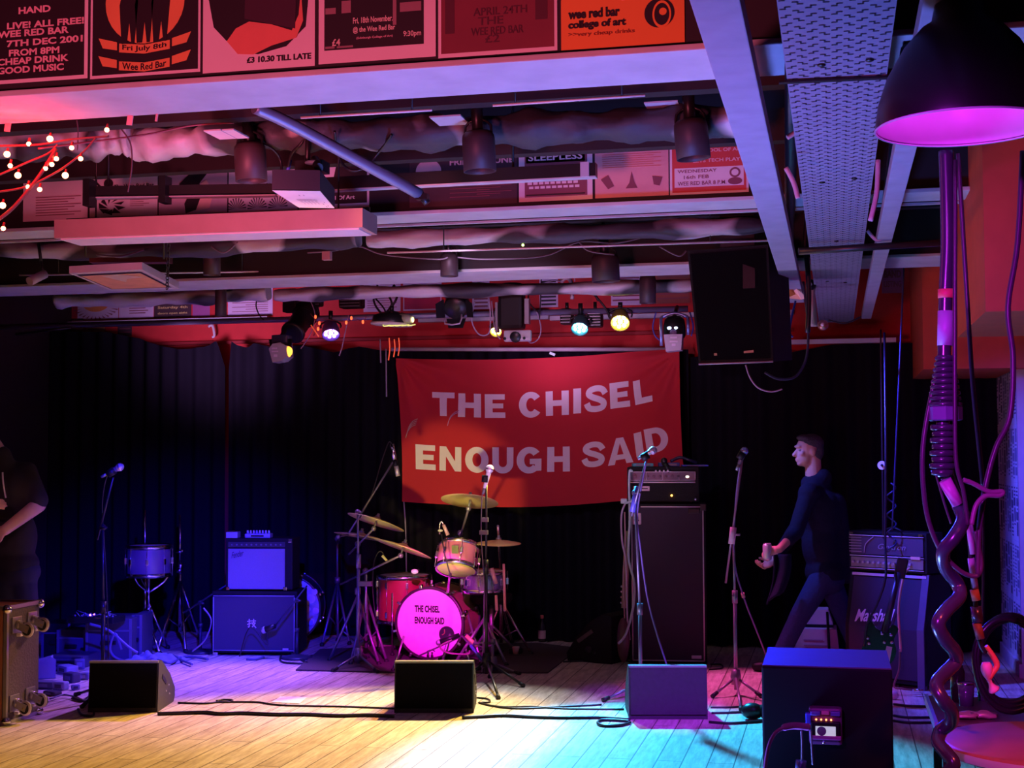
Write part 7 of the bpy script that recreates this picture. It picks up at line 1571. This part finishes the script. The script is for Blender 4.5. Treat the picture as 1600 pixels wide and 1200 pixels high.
for i, (a, b, l) in enumerate(((1100, 1104, 'upper dark cable on the floor right of the black box'), (1118, 1121, 'middle dark cable on the floor right of the black box'), (1126, 1129, 'lower dark cable on the floor right of the black box'))): CB(l, [(1396, a), (1420, a + 3), (1455, b)], .008)
t = thing('paper_sheet', 'white paper sheet lying on the bright floor left of centre', 'paper', FT(455, 1093))
P = [FT(438, 1089), (FT(480, 1090)), FT(468, 1100), FT(424, 1098)]; m = MB(); m.poly([V((p.x, p.y, .004)) for p in P]); m.build('sheet', WHITE, t)
m = MB(); m.ball(pt(1397, 1086, Z=.03), (.03, .02, .03), 10); tag(m.build('cable_spool', mat('pink_plate', (0, 0, 0))), 'small pale roll of tape on the floor beside the right cabinet', 'tape roll')

# ================================================================ black box in the foreground
zb = .95; A = pt(1190, 1041, Z=zb); B_ = pt(1394, 1047, Z=zb); c = (A + B_) / 2; w_ = (B_ - A).length; ang = math.atan2((B_ - A).y, (B_ - A).x)
t = thing('black_box', 'large black speaker box in the foreground with blue-lit top', 'speaker box', V((c.x, c.y, 0)), rz(ang))
MB().box((0, .21, zb / 2), (w_, .42, zb), bev=.006).build('cabinet', mat('matt_black_box', (.004, .004, .006), .7, spec=.2), t, local=True)
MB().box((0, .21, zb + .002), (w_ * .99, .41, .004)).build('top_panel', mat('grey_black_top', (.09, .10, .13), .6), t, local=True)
dv = thing('connector_unit', 'magenta-lit control unit with a small pale screen mounted on the black box', 'control unit', c, rz(ang))
q0 = pt(1290, 1135, D=dep(c) - .04); o0 = rz(ang).inverted() @ (q0 - c); kx = dep(c) / F
PU = mat('plum_casing', (.20, .06, .17), .4)
MB().box(o0 + V((0, .02, 0)), (50 * kx, .05, 56 * kx), bev=.01).build('unit_body', PU, dv, local=True)
MB().box(o0 + V((0, -.012, -.009)), (44 * kx, .02, 26 * kx), bev=.004).build('screen_surround', BLACK, dv, local=True)
MB().box(o0 + V((0, -.023, -.010)), (30 * kx, .003, 14 * kx)).build('screen', mat('pale_screen', (.75, .8, .8), .3, emit=.55, ecol=(.7, .8, .85)), dv, local=True)
m = MB(); m.lathe([(0, 0), (7 * kx, 0)], Matrix.Translation(o0 + V((-.012, -.0255, -.010))) @ frame(V((0, -1, 0))), 18); m.build('screen_shape', mat('screen_grey', (.25, .3, .32), .4), dv, local=True)
MB().box(o0 + V((0, -.022, -.030)), (46 * kx, .014, 6 * kx), bev=.003).build('lower_lip', mat('magenta_lip', (.6, .12, .45), .35), dv, local=True)
for dx in (-.03, .03): MB().box(o0 + V((dx, -.004, .042)), (.03, .03, .014), bev=.003).build('top_button', mat('blue_violet_button', (.15, .12, .5), .4), dv, local=True)
MB().box(o0 + V((0, -.006, .044)), (.024, .026, .012), bev=.003).build('red_button', mat('pink_button', (.9, .25, .4), .4), dv, local=True)
m = MB()
for k in range(4): m.ball(o0 + V((-.028 + k * .015, -.010, .022)), .003, 6)
m.build('indicator_leds', mat('orange_leds', (1, .4, .2), emit=4, ecol=(1, .3, .1)), dv, local=True)
MB().box(o0 + V((-.052, .0, .024)), (.016, .03, .034), bev=.003).build('blue_clip', mat('blue_clip', (.08, .12, .9), .4), dv, local=True)
MB().ball(o0 + V((-.006, -.022, -.045)), .005, 6).build('screw', CHROME, dv, local=True)
cable('magenta-lit cable arching left from the control unit', [pt(1264, 1136, D=dep(c) - .06), pt(1240, 1134, D=dep(c) - .08), pt(1222, 1138, D=dep(c) - .1), pt(1208, 1150, D=dep(c) - .1), pt(1199, 1175, D=dep(c) - .1), pt(1194, 1215, D=dep(c) - .1)], lambda u: .011 if u < .4 else .006, mat('magenta_cable', (.5, .12, .32), .35))
for x0_, x1_, l in ((1252, 1253, 'thin cord hanging left below the control unit'), (1267, 1270, 'thin cord hanging below the middle of the control unit')): cable(l, [pt(x0_, 1142, D=dep(c) - .07), pt(x0_ + 1, 1160, D=dep(c) - .07), pt(x1_, 1195, D=dep(c) - .07)], .003, mat('pale_thin_cord', (.4, .38, .4), .5))
m = MB(); m.cone(pt(1252, 1188, D=dep(c) - .1), pt(1250, 1210, D=dep(c) - .1), .016); tag(m.build('plug_connector', mat('blue_steel', (0, 0, 0))), 'blue-lit connector at the bottom edge before the black box', 'plug')
m = MB(); p = FT(1176, 1124); m.ball(p + V((0, 0, .05)), (.07, .05, .05), 10); m.cone(p + V((.05, 0, .05)), p + V((.13, 0, .06)), .04, .05); tag(m.build('foot_switch', SATIN), 'dark rounded pedal at the left of the black box', 'pedal')

# ================================================================ tables at the right
c = pt(1655, 1160, Z=.74); t = thing('round_table', 'round red-brown wooden bar table at the lower right corner', 'table', V((c.x, c.y, 0)))
TW = mat('red_wood_top', (.50, .15, .09), .4, var=.3, scale=4)
MB().lathe([(0, .74), (.335, .74), (.35, .73), (.35, .71), (.33, .70), (0, .70)], Matrix.Translation(V((c.x, c.y, 0))), 64).build('table_top', TW, t)
MB().lathe([(.351, .732), (.353, .72), (.351, .708)], Matrix.Translation(V((c.x, c.y, 0))), 64).build('edge_band', mat('pale_edge_band', (.75, .6, .6), .4), t)
MB().cone(V((c.x, c.y, .02)), V((c.x, c.y, .7)), .035).build('column', SATIN, t); MB().lathe([(0, 0), (.22, 0), (.22, .015), (.04, .04), (0, .04)], Matrix.Translation(V((c.x, c.y, 0))), 32).build('foot', SATIN, t)
a = pt(1447, 1086, Z=.70); b = pt(1461, 1130, Z=.70); d0 = pt(1640, 1078, Z=.70)
t = thing('dark_table', 'dark square table behind the round one with a blue-lit edge', 'table', V((a.x, a.y, 0)))
tx1 = min(d0.x, XN - .02) + .02 if d0.x > XN else d0.x
MB().box(((a.x + tx1) / 2, (a.y + b.y) / 2, .685), (tx1 - a.x, a.y - b.y, .03), bev=.005).build('table_top', mat('dark_plum_top', (.10, .05, .07), .3), t)
MB().box((a.x, (a.y + b.y) / 2, .687), (.012, a.y - b.y, .034)).build('edge_strip', mat('blue_edge', (.25, .28, .75), .4), t)
for sx, sy in ((0, 0), (0, 1), (1, 0), (1, 1)):
    MB().box((a.x + .04 + sx * (tx1 - a.x - .08), b.y + .04 + sy * (a.y - b.y - .08), .335), (.04, .04, .67)).build('leg', SATIN, t)
cgr = random.Random(5); 
for i, (px, py, l, hgt_, r_, m_) in enumerate(((1497, 1096, 'dark bottle standing on the dark table', .2, .026, mat('dark_glass', (0, 0, 0))), (1510, 1102, 'small tumbler right of the dark bottle', .08, .03, mat('smoky_glass', (.12, .08, .14), .08)), (1540, 1094, 'cup behind the cable coil on the dark table', .07, .032, mat('smoky_glass', (0, 0, 0))))):
    p = pt(px, py, Z=.70); tt_ = thing(['bottle', 'tumbler', 'cup'][i], l, ['bottle', 'glass', 'cup'][i], p)
    pr = [(0, 0), (r_, 0), (r_, hgt_ * .55), (r_ * .5, hgt_ * .75), (r_ * .4, hgt_), (0, hgt_)] if i == 0 else [(0, 0), (r_ * .85, 0), (r_, hgt_), (r_ * .93, hgt_), (r_ * .78, .006), (0, .006)]
    MB().lathe(pr, Matrix.Translation(p), 24).build('glass_wall', m_, tt_)
    MB().lathe([(r_ * (.42 if i == 0 else 1.0), hgt_ - .004), (r_ * (.46 if i == 0 else 1.05), hgt_), (r_ * (.4 if i == 0 else .98), hgt_ + .003)], Matrix.Translation(p), 20).build('rim', CHROME, tt_)
for i, (px, py, l) in enumerate(((1508, 1118, 'pink-lit crumpled wrapper on the dark table'), (1535, 1117, 'second crumpled wrapper right on the dark table'))):
    p = pt(px, py, Z=.712); m = MB(); m.ball(p, (.05, .03, .012), 8)
    for v in m.bm.verts: v.co += V((cgr.uniform(-.006, .006), cgr.uniform(-.006, .006), cgr.uniform(-.004, .006)))
    tag(m.build('crumpled_wrapper', mat('pink_foil', (.7, .35, .4), .35, .3)), l, 'wrapper')

# ================================================================ spiral cable bundle and other cables at the right
DS = 4.0
def Q(x, y, dz=0.0): return pt(x, y, D=DS + dz)
GP = mat('gloss_black_sleeve', (.06, .03, .08), .25, spec=.9)
pp = [(1478, 236), (1480, 300), (1481, 380), (1478, 450), (1476, 520)]
t = thing('hanging_cable_trunk', 'thick taped black cable trunk hanging beneath the pendant lamp', 'cable', Q(1478, 250))
MB().tube([Q(*p) for p in pp] + [Q(1475, 570), Q(1474, 640), Q(1472, 700), Q(1473, 745)], lambda u: .021 - .004 * u, 14, smooth=6).build('trunk', GP, t)
MB().cone(Q(1479, 452), Q(1479, 466), .024).build('red_tie', mat('red_tie', (.95, .12, .14), .5), t)
MB().cone(Q(1478, 486), Q(1477, 540), .0225).build('violet_sleeve', mat('violet_tape', (.55, .3, .65), .4), t)
m = MB()
for k in range(9):
    y = 560 + k * 9; rr = (15 + k * 1.4) * DS / F; M5 = Matrix.Translation(Q(1476, y)); m.lathe([(rr * .8, -.008), (rr, -.004), (rr, .004), (rr * .8, .008)], M5, 20)
m.build('gland_rings', GP, t)
m = MB(); M5 = Matrix.Translation(Q(1476, 646)); rr = 27 * DS / F; m.lathe([(rr * .8, -.022), (rr, -.018), (rr, .018), (rr * .85, .022)], M5, 8, sm=False); m.build('hex_collar', mat('violet_collar', (.22, .13, .35), .25, spec=.9), t)
m = MB()
for k in range(8):
    y = 668 + k * 10; rr = (20 - (k % 2) * 3) * DS / F; M5 = Matrix.Translation(Q(1474 - k * .2, y)); m.lathe([(rr * .7, -.009), (rr, -.006), (rr, .006), (rr * .7, .009)], M5, 20)
m.build('plug_rings', GP, t)
m = MB(); m.cone(Q(1476, 750), Q(1497, 788), .019, .017); m.build('pink_sleeve', mat('magenta_tape', (.75, .2, .6), .4), t)
t2_ = thing('spiral_cable_cover', 'glossy black spiral cable winding down to the floor at the right', 'cable', Q(1485, 900))
key = [(1480, 745), (1497, 788), (1505, 812), (1492, 838), (1474, 862), (1478, 888), (1496, 912), (1499, 932), (1480, 952), (1466, 974), (1476, 998), (1492, 1018), (1493, 1034), (1476, 1052), (1463, 1070), (1472, 1092), (1486, 1110), (1486, 1128), (1470, 1142), (1466, 1160), (1480, 1178), (1490, 1194), (1478, 1212), (1466, 1240)]
pts = []
for i, (x, y) in enumerate(key):
    pts.append(Q(x, y, .045 * math.cos(i * PI / 3)))
MB().tube(pts, .0195, 16, smooth=6).build('spiral_tube', GP, t2_)
CB2 = lambda l, pts, r=.006, mt=None, dz=0.0: cable(l, [Q(x, y, dz) for x, y in pts], r, mt or mat('plum_cable', (.09, .03, .08), .35), n=8)
CB2('long thin cable bowing left of the hanging trunk', [(1474, 540), (1455, 620), (1443, 690), (1442, 750), (1450, 810), (1470, 860), (1500, 892), (1525, 900), (1533, 885), (1530, 860), (1524, 830)], .007)
CB2('thin plum cable hanging straight right of the trunk', [(1493, 250), (1492, 500), (1492, 620), (1494, 720), (1506, 770), (1512, 820)], .006, dz=-.05)
CB2('dark cable hanging between trunk and pillar', [(1497, 240), (1512, 480), (1520, 600), (1530, 700), (1536, 760)], .007, dz=.3)
CB2('dark cable running down from the lamp at the far right', [(1598, 236), (1590, 380), (1575, 480), (1583, 560), (1578, 650), (1556, 700), (1540, 760), (1530, 830), (1528, 900)], .008)
CB2('pink-lit cable loop sticking out right of the trunk', [(1505, 750), (1520, 755), (1545, 768), (1566, 768), (1562, 774), (1540, 775), (1525, 790), (1518, 820)], .007, mat('pink_lit_loop', (.35, .10, .25), .35), -.05)
CB2('thin cable slanting down left of the spiral', [(1462, 740), (1475, 785), (1486, 818)], .003)
t = thing('coiled_cable', 'thick black coil of cable hanging above the dark table', 'cable coil', pt(1570, 1030, D=4.9)); m = MB(); pts = []
cc = pt(1578, 1035, D=4.9)
for k in range(61):
    a = 2 * PI * k / 20 + 1.3; rr = (56 + 4 * math.sin(k * .4) + k * .06) * 4.9 / F; pts.append(cc + V((rr * .88 * math.cos(a), -.02 * math.sin(k * .3), rr * 1.18 * math.sin(a))))
m.tube(pts, .0125, 10, smooth=2); m.build('coil', mat('gloss_black_cable', (.02, .012, .02), .3), t)
t = thing('connector_chain', 'pink-lit string of taped connectors hanging through the cable coil', 'cable connectors', Q(1525, 900, .2))
for (x0, y0, x1, y1, r_, mt, nm) in ((1515, 818, 1519, 866, .010, mat('lilac_pink_sleeve', (.6, .35, .55), .45), 'upper_sleeve'), (1517, 872, 1524, 920, .010, mat('lilac_pink_sleeve', (0, 0, 0)), 'middle_sleeve'), (1522, 921, 1526, 938, .013, mat('orange_tie', (.95, .25, .12), .5), 'orange_tie'), (1525, 948, 1528, 972, .016, GP, 'black_connector'), (1526, 973, 1532, 998, .013, mat('red_brown_sleeve', (.35, .10, .11), .5), 'red_sleeve')):
    MB().cone(Q(x0, y0, .25), Q(x1, y1, .25), r_).build(nm, mt, t)
MB().tube([Q(1514, 800, .25), Q(1517, 870, .25), Q(1524, 940, .25), Q(1530, 1000, .25), Q(1540, 1020, .25)], .007, 8).build('inner_cable', CABLE, t)
m = MB(); m.tube([Q(1540, 1010, .3), Q(1552, 1026, .3), Q(1558, 1040, .3), Q(1550, 1052, .3), Q(1545, 1060, .3)], .009, 8); m.build('orange_ribbon', mat('orange_ribbon', (.8, .15, .08), .5), t)
m = MB(); m.tube([Q(1541, 1035, .3), Q(1543, 1055, .3), Q(1550, 1072, .3), Q(1555, 1080, .3)], lambda u: .012 + .006 * math.sin(u * 9), 8); m.build('pink_tape_end', mat('hot_pink_tape', (.95, .25, .5), .5), t)
cable('dark strip of cable down the edge of the newspapered pillar', [pt(1535, 780, D=7), pt(1536, 900, D=7), pt(1534, 1010, D=7)], .008)
